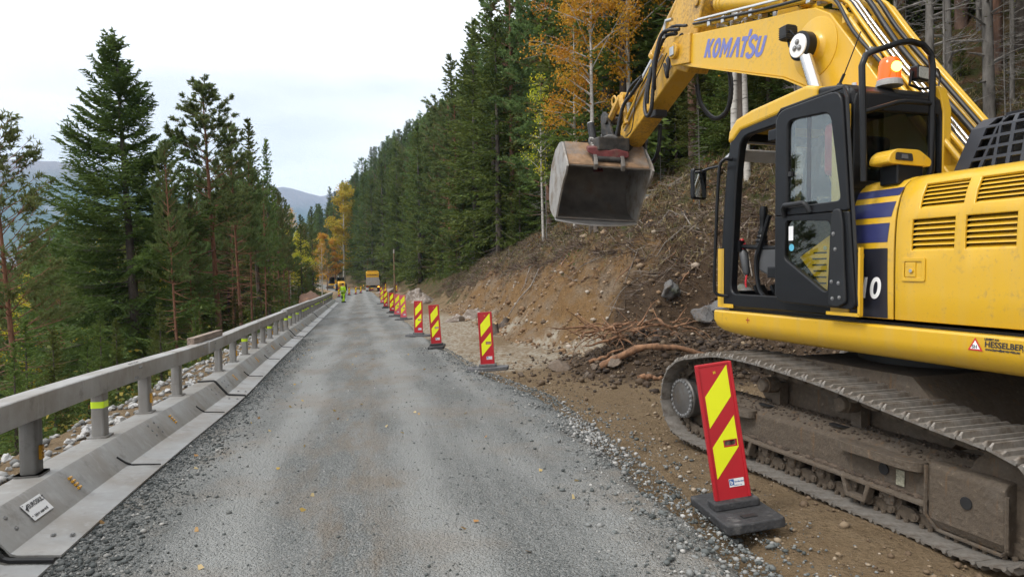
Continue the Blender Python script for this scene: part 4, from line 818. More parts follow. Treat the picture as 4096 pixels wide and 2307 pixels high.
m = MB(); m.prism(rpoly([(-.085, -.055), (.085, -.055), (.085, .06), (-.085, .06)], .02, 3), 0, .07, 'x', Matrix.Translation((.99, -.98, 3.355)) @ Matrix.Rotation(R(10), 4, 'Z')); wl_ = E(m, 'work_lamp', BK, bevel=.008); m = MB(); m.prism(rpoly([(-.07, -.042), (.07, -.042), (.07, .047), (-.07, .047)], .015, 3), -.004, 0, 'x', Matrix.Translation((.99, -.98, 3.355)) @ Matrix.Rotation(R(10), 4, 'Z')); E(m, 'lamp_glass', M('ribbed_lamp_glass', (.5, .5, .47), .15, .3, .2, 60), wl_); m = MB(); m.tube([(1.02, -.88, 3.37), (1.02, -.86, 3.26), (1.02, -.98, 3.235), (1.02, -1.08, 3.25)], .012, 6); E(m, 'lamp_bracket', BK, wl_)
m = MB(); m.tube(spline([(1.05, -1.05, 3.36), (1.04, -1.17, 3.42), (1.05, -1.22, 3.35), (1.06, -1.2, 3.24)], 5), .008, 6); E(m, 'lamp_cable', HOSE, wl_)
m = MB(); m.prism(rpoly([(-.22, 2.545), (-.63, 2.535), (-.64, 2.585), (-.52, 2.655), (-.30, 2.655), (-.235, 2.61)], .03, 3), .62, .80, 'x'); cm = E(m, 'camera_housing', YP, bevel=.03, seg=3); m = MB(); m.prism(rpoly([(-.285, 2.572), (-.45, 2.567), (-.44, 2.622), (-.29, 2.627)], .012, 3), .612, .619, 'x'); cw_ = E(m, 'camera_window', M_RUB, cm); m = MB(); m.prism([(-.335, 2.583), (-.395, 2.581), (-.39, 2.613), (-.335, 2.614)], .607, .611, 'x'); E(m, 'camera_lens', M('camera_lens_glass', (.12, .12, .13), .1), cm); m = MB(); m.box(.64, .80, -.58, -.33, 2.40, 2.55); E(m, 'camera_stand', BK, cm, bevel=.01)
m = MB(); m.lathe((1.36, -.48, 3.29), (0, 0, 1), [(0, .03), (.02, .03), (.04, .015)], 10); m.tube([(1.36, -.48, 3.32), (1.33, -.50, 3.40)], .012, 6); m.tube([(1.33, -.50, 3.40), (1.22, -.56, 3.72)], .005, 5); E(m, 'antenna', BK); m = MB(); m.cyl((1.14, -.42, 3.22), (1.14, -.42, 3.27), .02, n=8); E(m, 'lifting_eye', STL)
# --- boom
BY0, BY1 = -1.18, -1.78
bo = [(4.72, 4.47), (5.08, 4.60), (5.14, 4.76), (5.0, 4.93), (4.62, 4.87), (3.30, 4.60), (2.62, 4.47), (2.42, 4.42), (2.22, 4.29), (1.96, 3.95), (1.68, 3.56), (.52, 2.02), (.42, 1.8), (.62, 1.62), (.95, 1.75), (2.28, 3.44), (2.40, 3.56), (2.55, 3.66), (2.87, 3.835), (3.7, 4.13)]
m = MB(); m.prism(bo, BY1, BY0); boom = E(m, 'boom', YP, smooth=25, bevel=.012)
edge_lo = [(4.70, 4.48), (3.7, 4.125), (2.87, 3.83), (2.55, 3.655), (2.38, 3.54), (1.5, 2.45)]; 
for ys_ in ((BY0 - .04, BY0 + .018),):
    V = []; F = []; 
    for x, z in edge_lo: V += [(x, ys_[0], z - .012), (x, ys_[1], z - .012), (x, ys_[1], z + .006), (x, ys_[0], z + .006)]
    for i in range(len(edge_lo) - 1):
        for j in range(4): F.append((i * 4 + j, i * 4 + (j + 1) % 4, i * 4 + 4 + (j + 1) % 4, i * 4 + 4 + j))
    F += [(3, 2, 1, 0), tuple(range(len(V) - 4, len(V)))]; E(MB().add(V, F), 'boom_flange', YP, boom)
m = MB(); m.prism([(4.66, 4.50), (5.10, 4.58), (5.16, 4.78), (5.02, 4.95), (4.64, 4.89)], BY0 + .035, BY0 - .02); m.cyl((4.99, BY0 - .02, 4.755), (4.99, BY0 + .09, 4.755), .11, n=20); E(m, 'boom_tip_fork', YW, boom, bevel=.012); m = MB(); m.box(4.93, 5.03, BY0 + .09, BY0 + .11, 4.68, 4.80); E(m, 'pin_lock_plate', STL, boom, bevel=.006)
PIN = Vector((2.42, -1.03, 4.015))
m = MB(); m.lathe((PIN.x, BY0, PIN.z), (0, 1, 0), [(0, .30), (.006, .30), (.012, .285), (.013, .17), (.03, .14), (.05, .12), (.16, .115)], 30); E(m, 'boom_boss', YP, boom, smooth=40)
m = MB(); m.lathe((PIN.x, -1.075, PIN.z), (0, 1, 0), [(0, .12), (.0, .145), (.09, .145), (.1, .12)], 24); pe = E(m, 'rod_eye', BK, boom, smooth=40); m = MB(); m.lathe((PIN.x, -.975, PIN.z), (0, 1, 0), [(0, .115), (.014, .115), (.016, .10)], 24); E(m, 'pin_cap', WDEC, boom); [bolt_at(Vector((PIN.x + dx, -.958, PIN.z + dz)), (0, 1, 0), boom, .02) for dx, dz in ((0, .035), (-.03, -.03), (.035, -.02))]
m = MB(); m.cyl(PIN, Vector((1.62, -1.03, 1.95)), .062, n=18); E(m, 'boom_cylinder_rod', CHR, boom, smooth=60); m = MB(); m.cyl((1.98, -1.03, 2.80), (1.50, -1.03, 1.65), .09, n=18); E(m, 'boom_cylinder', YP, boom, smooth=60)
m = MB(); m.cyl(PIN + Vector((0, -.9, 0)), Vector((1.55, -1.93, 1.75)), .06, n=14); E(m, 'boom_cylinder_rod', CHR, boom, smooth=60)
# lettering on the boom
lo = Vector((4.37, 4.485)); lx = (Vector((3.24, 4.165)) - lo); LW = lx.length; lx.normalize(); lz = Vector((-lx.y, lx.x)); lz = -lz if lz.y < 0 else lz; LH = .225
LOGO = M('logo_violet_blue', (.16, .18, .45), .45, 0, .06)
def logo_pt(a, b_): q = lo + lx * (a * LW) + lz * (b_ * LH) + lx * (b_ * .035); return (q.x, BY0 + .0035, q.y)
w_ = .042
letters = [  # polygons in a 0..1 x 0..1 field
 [[(0, 0), (.045, 0), (.045, 1), (0, 1)], [(.045, .62), (.045, .40), (.085, 0), (.135, 0), (.082, .52), (.13, 1), (.082, 1)]],
 None,
 [[(.285, 0), (.325, 0), (.325, .62), (.31, 1), (.285, 1)], [(.325, .62), (.362, .15), (.378, .15), (.362, .62), (.31, 1)], [(.362, .62), (.378, .15), (.412, .62), (.43, 1), (.412, 1)], [(.412, 0), (.452, 0), (.452, 1), (.43, 1), (.412, .62)]],
 [[(.465, 0), (.508, 0), (.545, .66), (.548, 1), (.525, 1)], [(.545, .66), (.585, 0), (.628, 0), (.575, 1), (.548, 1)]],
 [[(.615, .80), (.72, .80), (.72, 1.02), (.615, 1.02)], [(.655, 0), (.70, 0), (.70, .80), (.655, .80)], [(.700, 1.02), (.745, 1.02), (.745, 1.36), (.700, 1.36)]],
 None,
 [[(.875, .30), (.917, .30), (.917, 1), (.875, 1)], [(.958, .30), (1., .30), (1., 1), (.958, 1)]]]
n_l = 0
for i, nm in enumerate('KOMATSU'):
    m = MB()
    if nm == 'O':
        N_ = 20; ou = [(.205 + .066 * math.cos(a), .5 + .53 * math.sin(a)) for a in np.linspace(0, math.tau, N_, False)]; inn = [(.205 + .022 * math.cos(a), .5 + .27 * math.sin(a)) for a in np.linspace(0, math.tau, N_, False)]
        m.add([logo_pt(*q) for q in ou + inn], [(j, (j + 1) % N_, N_ + (j + 1) % N_, N_ + j) for j in range(N_)])
    elif nm == 'S':
        c = [(.852, .80), (.838, .93), (.805, .99), (.770, .93), (.757, .76), (.772, .61), (.805, .52), (.838, .41), (.850, .25), (.838, .09), (.803, .02), (.766, .08), (.752, .22)]; c = [tuple(q) for q in spline([(a, b_, 0) for a, b_ in c], 3)]; V = []; 
        for j in range(len(c)):
            a0 = Vector(c[max(j - 1, 0)][:2]); a1 = Vector(c[min(j + 1, len(c) - 1)][:2]); d = Vector(((a1 - a0).x * 5, (a1 - a0).y)).normalized(); nrm = Vector((-d.y / 5, d.x)); p_ = Vector(c[j][:2]); V += [logo_pt(*(p_ + nrm * .11)), logo_pt(*(p_ - nrm * .11))]
        m.add(V, [(2 * j, 2 * j + 2, 2 * j + 3, 2 * j + 1) for j in range(len(c) - 1)])
    else:
        for pl in letters[i]: m.add([logo_pt(*q) for q in pl], [tuple(range(len(pl)))])
        if nm == 'U':
            A_ = np.linspace(math.pi, math.tau, 10); ou = [(.9375 + .0625 * math.cos(a), .30 + .32 * math.sin(a)) for a in A_]; inn = [(.9375 + .0205 * math.cos(a), .30 + .09 * math.sin(a)) for a in A_]; m.add([logo_pt(*q) for q in ou + inn], [(j, j + 1, 11 + j, 10 + j) for j in range(9)])
    E(m, 'logo_letter', LOGO, boom)
# lamp on the boom, hydraulic pipes and hoses
m = MB(); m.prism(rpoly([(-.075, -.075), (.075, -.075), (.075, .075), (-.075, .075)], .04, 3), 0, .10, 'x', Matrix.Translation((2.55, -1.0, 4.20))); 
for i in range(6): m.box(2.545, 2.66, -1.075, -.925, 4.14 + i * .022, 4.148 + i * .022)
ls = E(m, 'boom_lamp', M_RUB, bevel=.006); m = MB(); m.tube([(2.60, -1.0, 4.13), (2.58, -1.0, 4.06), (2.50, -1.0, 4.04)], .014, 6); m.tube(spline([(2.57, -.98, 4.19), (2.52, -.96, 4.19), (2.47, -.98, 4.12)], 5), .008, 6); E(m, 'lamp_arm', BK, ls)
ridge = [(.55, 2.20), (1.64, 3.60), (1.92, 3.99), (2.17, 4.345), (2.40, 4.475), (2.62, 4.525), (3.30, 4.66), (4.62, 4.93)]
def pipe(y, off, r, mat, i0=0, i1=8, name='hydraulic_pipe', yend=None, par=None, wob=0.):
    pts = []
    for q in range(i0, i1):
        x, z = ridge[q]; a = Vector((ridge[min(q + 1, 7)][0] - ridge[max(q - 1, 0)][0], 0, ridge[min(q + 1, 7)][1] - ridge[max(q - 1, 0)][1])).normalized(); nn = Vector((-a.z, 0, a.x)); t = (q - i0) / max(1, i1 - 1 - i0)
        yy = y + ((yend - y) * t if yend is not None else 0); pts.append(Vector((x, yy + wob * math.sin(q * 2.1 + y * 30), z)) + nn * (off + wob * math.cos(q * 1.7)))
    if mat is HOSE: pts = spline(pts, 5)
    else:
        P2 = [pts[0]]
        for q in range(1, len(pts) - 1): a, b_, c = pts[q - 1], pts[q], pts[q + 1]; P2 += [b_.lerp(a, min(.4, .07 / (a - b_).length)), b_.lerp(c, min(.4, .07 / (c - b_).length))]
        pts = P2 + [pts[-1]]
    m = MB(); m.tube(pts, r, 10); return E(m, name, mat, boom if par is None else par, smooth=60)
for y, off, r_, mt, i0, i1 in ((-1.21, .035, .024, YP, 0, 8), (-1.27, .075, .02, YP, 0, 6), (-1.30, .06, .022, HOSE, 0, 8), (-1.335, .085, .014, CHR, 0, 8), (-1.375, .10, .014, CHR, 0, 6), (-1.42, .05, .027, YP, 0, 6), (-1.47, .12, .024, HOSE, 0, 6), (-1.53, .07, .027, YP, 0, 6), (-1.60, .13, .02, HOSE, 0, 5), (-1.65, .07, .027, YP, 0, 6), (-1.71, .12, .022, YP, 0, 7), (-1.76, .05, .024, YP, 0, 6), (-1.81, .09, .020, YP, 0, 5)):
    pipe(y, off, r_, mt, i0, i1, 'hydraulic_hose' if mt is HOSE else 'hydraulic_pipe', wob=.012 if mt is HOSE else .004)
pipe(-1.16, .05, .017, HOSE, 1, 8, 'hydraulic_hose', wob=.02); pipe(-1.19, .105, .012, STL, 4, 8, 'hydraulic_pipe'); pipe(-1.24, .13, .013, CHR, 4, 8, 'hydraulic_pipe')
for q, t in ((1, .35), (2, .4), (4, .5), (6, .1), (6, .3), (6, .5), (6, .72), (0, .85)):
    a = Vector((ridge[q][0], 0, ridge[q][1])).lerp(Vector((ridge[q + 1][0], 0, ridge[q + 1][1])), t); m = MB()
    for y in (-1.20, -1.34, -1.54): m = MB(); m.box(a.x - .03, a.x + .03, y - .05, y + .04, a.z - .01, a.z + .10 if y < -1.25 else a.z + .075); E(m, 'pipe_clamp', STL if q in (1, 6, 4) else YP, boom, bevel=.008)
# arm cylinder
c0, c1 = Vector((4.72, -1.48, 5.33)), Vector((3.0, -1.48, 4.76)); d_ = (c1 - c0).normalized()
m = MB(); m.lathe(c0 + d_ * .28, d_, [(0, .06), (.01, .115), (.06, .115), (.065, .105), (.10, .105), (.105, .118), (.14, .118), (.145, .108), (1.48, .108), (1.50, .07), (1.56, .06)], 22); ac = E(m, 'arm_cylinder', YP, smooth=35); m = MB(); m.cyl(c0, c0 + d_ * .3, .055, n=16); E(m, 'arm_cylinder_rod', CHR, ac, smooth=60)
for P in (c0, c1): m = MB(); m.cyl(P + Vector((0, .17, 0)), P - Vector((0, .17, 0)), .085, n=18); m.cyl(P + Vector((0, .18, 0)), P + Vector((0, .2, 0)), .05, n=12); E(m, 'cylinder_eye', YW, ac, bevel=.008)
m = MB(); m.prism([(2.75, 4.48), (3.15, 4.58), (3.06, 4.82), (2.94, 4.80)], -1.34, -1.30); m.prism([(2.75, 4.48), (3.15, 4.58), (3.06, 4.82), (2.94, 4.80)], -1.66, -1.62); E(m, 'cylinder_lug', YP, ac)
# stick
SY0, SY1 = -1.31, -1.65
so = [(4.98, 4.47), (5.22, 4.575), (6.84, 3.78), (7.03, 3.82), (7.07, 3.98), (6.95, 4.10), (5.62, 5.10), (5.15, 5.62), (4.70, 5.70), (4.52, 5.42), (4.66, 5.15), (4.82, 4.65)]
m = MB(); m.prism(so, SY1, SY0); stick = E(m, 'stick', YW, bevel=.018, smooth=25)
def ST_(x, z, y=-1.48): return Vector((x, y, z))
b0, b1, b2 = ST_(5.35, 5.62), ST_(6.15, 5.02), ST_(6.82, 4.58); d_ = (b1 - b0).normalized()
m = MB(); m.lathe(b0, d_, [(0, .05), (.0, .09), (.9, .09), (.91, .10), (.98, .10), (1.0, .05)], 18); bcy = E(m, 'bucket_cylinder', YW, stick, smooth=35); m = MB(); m.cyl(b1, b2, .04, n=12); E(m, 'bucket_cylinder_rod', CHR, stick)
m = MB(); m.cyl(b2 + Vector((0, .22, 0)), b2 - Vector((0, .22, 0)), .075, n=16); E(m, 'link_pin', YW, stick, bevel=.008)
for y in (SY0 + .05, SY1 - .05):
    m = MB(); a_, c_ = Vector((6.62, y, 4.10)), Vector((6.82, y, 4.58)); m.tube([a_, c_], .05, 6); E(m, 'guide_link', YW, stick); m = MB(); m.tube([Vector((6.82, y, 4.58)), Vector((7.22, y, 4.28))], [.055, .06], 6); E(m, 'bucket_link', YW, stick)
m = MB(); m.box(5.80, 5.96, SY0 - .20, SY0 + .005, 4.06, 4.16, None); E(m, 'stick_lamp', M_RUB, stick, bevel=.01)
m = MB(); m.prism([(5.15, 4.75), (5.42, 4.62), (5.52, 4.80), (5.25, 4.95)], SY0 + .002, SY0 + .005); E(m, 'scraped_patch', M('scraped_steel', (.10, .10, .12), .5, .3, .5, 20), stick)
for dy, off, r_, mt in ((.03, .02, .018, YP), (.06, -.04, .016, YP), (.03, -.09, .014, STL)): m = MB(); m.tube([(5.55, SY0 + dy, 4.98 + off), (5.9, SY0 + dy, 4.78 + off), (6.55, SY0 + dy, 4.28 + off), (6.72, SY0 + dy, 4.1 + off)], r_, 8); E(m, 'stick_pipe', mt, stick, smooth=60)
def hose(pts, r, name='hydraulic_hose', par=None, corr=True, k=8):
    P = spline(pts, k); rr = [r * (1.0 if i % 2 or not corr else .86) for i in range(len(P))]; m = MB(); m.tube(P, rr, 8); return E(m, name, HOSE, stick if par is None else par, smooth=60)
hose([(4.95, -1.14, 4.98), (5.2, -1.1, 5.0), (5.35, -1.06, 4.75), (5.42, -1.05, 4.35), (5.50, -1.06, 4.05), (5.66, -1.08, 4.02), (5.78, -1.12, 4.25), (5.74, -1.2, 4.75)], .030, k=12)
hose([(4.85, -1.12, 5.0), (5.12, -1.02, 5.02), (5.28, -1.0, 4.7), (5.34, -1.02, 4.45), (5.44, -1.08, 4.35), (5.56, -1.15, 4.6), (5.6, -1.2, 4.9)], .028, k=12); hose([(4.9, -1.20, 4.96), (5.10, -1.16, 4.85), (5.18, -1.14, 4.55), (5.26, -1.18, 4.48), (5.4, -1.22, 4.7)], .026); hose([(4.75, -1.17, 5.02), (5.05, -1.10, 5.08), (5.36, -1.08, 4.9), (5.62, -1.1, 4.45), (5.7, -1.12, 4.2)], .022)
hose([(4.9, -1.9, 4.8), (4.86, -1.95, 4.3), (4.98, -1.97, 4.0), (5.25, -1.95, 3.95), (5.5, -1.9, 4.2), (5.55, -1.85, 4.5)], .035, k=12)
hose([(6.05, -1.22, 4.66), (6.35, -1.2, 4.5), (6.6, -1.18, 4.35), (6.75, -1.15, 3.95), (6.88, -1.12, 3.68), (7.05, -1.15, 3.62), (7.2, -1.15, 3.75), (7.3, -1.15, 4.05)], .032, k=12); hose([(6.1, -1.24, 4.72), (6.4, -1.2, 4.6), (6.65, -1.2, 4.3), (6.78, -1.2, 3.9)], .022); hose([(6.5, -1.8, 4.1), (6.62, -1.84, 3.75), (6.8, -1.84, 3.55), (7.0, -1.8, 3.62)], .035)
m = MB(); m.tube([(5.0, -1.10, 5.18), (5.12, -1.08, 5.20), (5.16, -1.08, 5.12), (5.18, -1.08, 4.98)], .026, 8); E(m, 'pipe_elbow', STL, stick, smooth=60)
hose([(5.4, -1.26, 4.86), (5.75, -1.25, 4.5), (5.85, -1.26, 4.2)], .008, corr=False); hose([(5.9, -1.25, 4.7), (6.25, -1.24, 4.45), (6.42, -1.25, 4.0), (6.6, -1.25, 3.9)], .009, corr=False)
# quick coupler and tilt rotator
TB = M('coupler_black', (.05, .048, .046), .45, .4, .35, 10, .3, 40, dirt=(.12, .10, .08), damt=.5, dscale=6); TR = M('coupler_red', (.13, .022, .022), .6, 0, .3, 12, dirt=(.10, .07, .05), damt=.5, dscale=6)
for y in (-1.22, -1.70): m = MB(); m.prism(rpoly([(6.75, 3.72), (7.0, 3.60), (7.25, 3.62), (7.42, 3.95), (7.46, 4.40), (7.33, 4.46), (7.20, 4.35), (7.0, 3.98), (6.80, 3.90)], .05, 3), y - .02, y + .02); tp = E(m, 'coupler_plate', TB, bevel=.008)
m = MB(); m.cyl((6.92, -1.16, 3.88), (6.92, -1.78, 3.88), .085, n=18); m.cyl((7.22, -1.16, 4.28), (7.22, -1.78, 4.28), .07, n=18); E(m, 'coupler_pin', TB, tp, bevel=.008)
m = MB(); m.lathe((7.13, -1.36, 3.68), (.12, .12, -1), [(-.14, .20), (-.02, .24), (.0, .28), (.08, .28), (.08, .24), (.16, .24)], 28); rt = E(m, 'rotator', TB, smooth=40); m = MB(); m.cyl((7.40, -1.08, 3.72), (7.55, -1.06, 4.28), .065, n=16); m.cyl((7.36, -1.08, 3.62), (7.40, -1.08, 3.74), .085, n=16); tc_ = E(m, 'tilt_cylinder', M_RUB, rt, smooth=60); m = MB(); m.cyl((7.548, -1.06, 4.275), (7.552, -1.06, 4.29), .062, n=16); E(m, 'cylinder_cap', STL, tc_)
m = MB(); m.prism(rpoly([(7.5, 3.45), (7.62, 3.75), (7.52, 3.85), (7.36, 3.6), (7.25, 3.42)], .03), -1.16, -1.08); E(m, 'tilt_bracket', TR, rt, bevel=.01); m = MB(); m.box(7.30, 7.37, -1.38, -1.54, 4.42, 4.60); m.tube([Vector((7.42 + .075 * math.cos(a), -1.44, 4.66 + .085 * math.sin(a))) for a in np.linspace(0, math.tau, 14)], .018, 6); E(m, 'lifting_eye', YW, tp)
# bucket, opening towards the road; built on its own frame
BO = Vector((1.475, 11.22, 2.74)); Wx = Vector((.991, .125, -.06)).normalized(); Uz = Vector((.055, .03, 1)); Uz = (Uz - Wx * Uz.dot(Wx)).normalized(); Qy = Uz.cross(Wx)    # Qy away from the camera
def BPt(w, q, u): return L(BO + Wx * w - Qy * q + Uz * u)
BK_ = M('scratched_bucket_steel', (.17, .155, .14), .5, .35, .25, 5, .15, 40, dirt=(.20, .135, .08), damt=.56, dscale=2.2); BD = M('soil_caked_steel', (.22, .135, .075), .9, 0, .35, 8, .5, 30, dirt=(.20, .19, .18), damt=.52, dscale=2.4)
shell = [(-.25, 0), (-.48, .06), (-.76, .20), (-.92, .44), (-.92, .72), (-.78, .99), (-.50, 1.17), (-.15, 1.23), (.04, 1.21), (.46, .76)]
HWd = .675; m = MB(); n = len(shell); th = .028; V = []; F = []
def inner(i):
    a = Vector(shell[max(i - 1, 0)]); b_ = Vector(shell[min(i + 1, n - 1)]); d = (b_ - a).normalized(); return Vector(shell[i]) + Vector((d.y, -d.x)) * th
for w in (-HWd, HWd):
    for i in range(n): V.append(BPt(w, *shell[i]))
    for i in range(n): V.append(BPt(w, *inner(i)))
for i in range(n - 1): F += [(i, i + 1, 2 * n + i + 1, 2 * n + i), (n + i + 1, n + i, 3 * n + i, 3 * n + i + 1), (i + 1, i, n + i, n + i + 1), (2 * n + i, 2 * n + i + 1, 3 * n + i + 1, 3 * n + i)]
F += [(0, n, 3 * n, 2 * n), (n - 1, 3 * n - 1, 4 * n - 1, 2 * n - 1)]
m.add(V, F); bk = E(m, 'bucket', BK_, smooth=40)
m = MB(); V = [BPt(-HWd + .02, .05, 1.217), BPt(HWd - .02, .05, 1.217), BPt(HWd - .02, .456, .782), BPt(-HWd + .02, .456, .782)]; m.add(V + [v for v in [BPt(-HWd + .02, .045, 1.20), BPt(HWd - .02, .045, 1.20), BPt(HWd - .02, .452, .76), BPt(-HWd + .02, .452, .76)]], [(0, 1, 2, 3), (3, 2, 6, 7)]); E(m, 'soil_on_back', BD, bk)
sp_ = shell[:-1] + [(.50, .80), (.55, .72), (.46, .62), (.26, .50), (.08, .35), (-.09, .17), (-.21, .02)]
for w, dw in ((-HWd - .03, .03), (HWd, .03)):
    m = MB(); k_ = len(sp_); m.add([BPt(w, *q) for q in sp_] + [BPt(w + dw, *q) for q in sp_], [tuple(range(k_))[::-1], tuple(range(k_, 2 * k_))] + [(i, (i + 1) % k_, k_ + (i + 1) % k_, k_ + i) for i in range(k_)]); E(m, 'bucket_side', M('light_bucket_edge', (.33, .31, .285), .5, .3, .2, 5, .15, 40, dirt=(.17, .13, .09), damt=.48), bk)
m = MB(); V = []; N_ = 9
for i in range(N_):
    w = -HWd - .02 + (2 * HWd + .04) * i / (N_ - 1); bow = .14 * (1 - (2 * i / (N_ - 1) - 1) ** 2); V += [BPt(w, -.37, .040), BPt(w, -.23 + bow * .7, -.02 - bow * .5), BPt(w, -.235 + bow * .7, -.045 - bow * .5), BPt(w, -.37, -.012)]
m.add(V, [(4 * i + j, 4 * i + (j + 1) % 4, 4 * i + 4 + (j + 1) % 4, 4 * i + 4 + j) for i in range(N_ - 1) for j in range(4)] + [(0, 1, 2, 3), (4 * N_ - 1, 4 * N_ - 2, 4 * N_ - 3, 4 * N_ - 4)]); E(m, 'cutting_edge', M('light_bucket_edge', (.36, .345, .33), .45, .4, .15, 6), bk)
m = MB(); nl_ = [(.1, .02), (.1, .05)]
for w in (-.225, .215):
    m = MB(); pr = [(.46, .70), (.51, .78), (.47, .88), (.28, 1.09), (.11, 1.30), (.02, 1.30), (.04, 1.215), (.42, .80)]; k_ = len(pr); m.add([BPt(w - .03, *q) for q in pr] + [BPt(w + .03, *q) for q in pr], [tuple(range(k_))[::-1], tuple(range(k_, 2 * k_))] + [(i, (i + 1) % k_, k_ + (i + 1) % k_, k_ + i) for i in range(k_)]); er = E(m, 'bucket_ear', BK_, bk, bevel=.008)
    if w < 0:
        VF = text_mesh('DBT470', .085, .003, 0, 1.1); dq, du = -.30 - .10, 1.20 - .82; ln = math.hypot(.2, .2)
        decal('cast_lettering', VF, M('pale_cast_letters', (.42, .40, .37), .6), er, lambda a, b_: BPt(-.225 - .028 + b_ * .85, -.05 + .18 + a * .66, 1.29 - a * .77))
for q, u in ((.40, .89), (.14, 1.22)): m = MB(); m.cyl(BPt(-.26, q, u), BPt(.25, q, u), .045, n=14); E(m, 'coupler_bar', TB, bk)
m = MB(); pr = [(-.34, .90), (-.10, .80), (0, .73), (.10, .80), (.33, .86), (.33, .94), (.12, .98), (0, .95), (-.15, 1.0), (-.34, .98)]; k_ = len(pr); m.add([BPt(a, .40, b_ + .08) for a, b_ in pr] + [BPt(a, .26, b_ + .14) for a, b_ in pr], [tuple(range(k_))[::-1], tuple(range(k_, 2 * k_))] + [(i, (i + 1) % k_, k_ + (i + 1) % k_, k_ + i) for i in range(k_)]); E(m, 'hitch', TR, bk, bevel=.015)
m = MB(); a_ = BPt(.05, .18, 1.10); b_ = Vector((7.12, -1.40, 3.74)); m.cyl(a_, b_, .24, .30, n=20); m.box(-.2, .2, -.28, .28, -.12, .1, Matrix.Translation(a_ + Vector((0, 0, .06)))); E(m, 'rotator_body', TB, rt, bevel=.02)
# ---------------------------------------------------------------- trees: trunk (with limbs) and crown, many small needle and leaf faces
def bark(name, a, b_, sc=6., bm=.6):
    k = NT(name); c = k.coord(); n = k.noise(k.n('ShaderNodeMapping', {'Vector': c, 'Scale': (1, 1, .35)}).outputs[0], sc, 5, .65); k.l(k.ramp(n, [(.32, a), (.68, b_)]), k.b.inputs['Base Color']); k.b.inputs['Roughness'].default_value = .95; k.l(k.bump(n, bm, .03), k.b.inputs['Normal']); return k.m
BARK_S = bark('spruce_bark', (.045, .035, .03), (.13, .105, .085)); BARK_G = bark('grey_bark', (.07, .062, .055), (.24, .225, .205), 5)
k = NT('pine_bark'); c = k.coord(); n = k.noise(k.n('ShaderNodeMapping', {'Vector': c, 'Scale': (1, 1, .3)}).outputs[0], 7, 5, .65); gz_ = k.n('ShaderNodeSeparateXYZ', {'Vector': c}).outputs['Z']
red = k.ramp(n, [(.32, (.10, .045, .026)), (.68, (.27, .125, .07))]); gry = k.ramp(n, [(.32, (.06, .04, .032)), (.68, (.19, .12, .09))]); k.l(k.mix(k.ramp(k.math('MULTIPLY', gz_, .1), [(.05, 1.), (.4, 0.)]), red, gry), k.b.inputs['Base Color']); k.b.inputs['Roughness'].default_value = .95; k.l(k.bump(n, .6, .03), k.b.inputs['Normal']); BARK_P = k.m
k = NT('birch_bark'); c = k.coord(); n = k.noise(k.n('ShaderNodeMapping', {'Vector': c, 'Scale': (2, 2, 9)}).outputs[0], 1.2, 4, .6); k.l(k.ramp(n, [(.30, (.05, .045, .04)), (.42, (.40, .375, .34)), (.7, (.52, .50, .46))]), k.b.inputs['Base Color']); k.b.inputs['Roughness'].default_value = .8; BARK_B = k.m
F_SPR = M_foliage('spruce_needles', trans=.4, vary=.28, cols=[(.040, .068, .015), (.082, .120, .027), (.140, .185, .044)]); F_SPW = M_foliage('warm_spruce_needles', trans=.4, vary=.32, cols=[(.050, .080, .016), (.102, .140, .030), (.165, .205, .046)]); F_PIN = M_foliage('pine_needles', trans=.42, vary=.2, cols=[(.075, .115, .038), (.140, .195, .064), (.205, .262, .092)]); F_YG = M_foliage('yellow_green_leaves', [(.26, .32, .02), (.52, .48, .03), (.68, .46, .03)], trans=.35, vary=.15); F_OR = M_foliage('orange_leaves', [(.22, .10, .012), (.52, .24, .02), (.62, .36, .03), (.40, .30, .03)], trans=.35, vary=.15, huev=.012); F_GRN = M_foliage('green_leaves', [(.035, .06, .012), (.07, .11, .02), (.20, .15, .02)], trans=.3, vary=.25)
def quads(C, D, ln, wd, rg):
    """strips centred at C along D"""
    n = len(C); D = D / (np.linalg.norm(D, axis=1, keepdims=True) + 1e-9); Rr = rg.normal(size=(n, 3)); S = np.cross(D, Rr); S /= np.linalg.norm(S, axis=1, keepdims=True) + 1e-9
    a = D * (ln[:, None] if hasattr(ln, '__len__') else ln) * .5; b_ = S * (wd[:, None] if hasattr(wd, '__len__') else wd) * .5
    V = np.stack([C - a - b_ * .6, C - a * .2 + b_ * -1.0, C + a, C - a * .2 + b_], 1).reshape(-1, 3); return V, np.arange(n * 4).reshape(n, 4)
def join(parts):
    V = []; F = []; k = 0
    for v, f in parts: V.append(v); F.append(f + k); k += len(v)
    return np.concatenate(V), np.concatenate(F)
def limb(m, P, r0, r1, n=4):
    k = len(P); m.tube(P, [r0 + (r1 - r0) * i / (k - 1) for i in range(k)], n, False)
def trunk_path(H, rg, wob=.02, n=9):
    a, b_ = rg.uniform(0, 6.28, 2); return [Vector((wob * H * math.sin(a + 2.2 * i / n) * i / n * .5, wob * H * math.cos(b_ + 1.7 * i / n) * i / n * .5, H * i / (n - 1))) for i in range(n)]
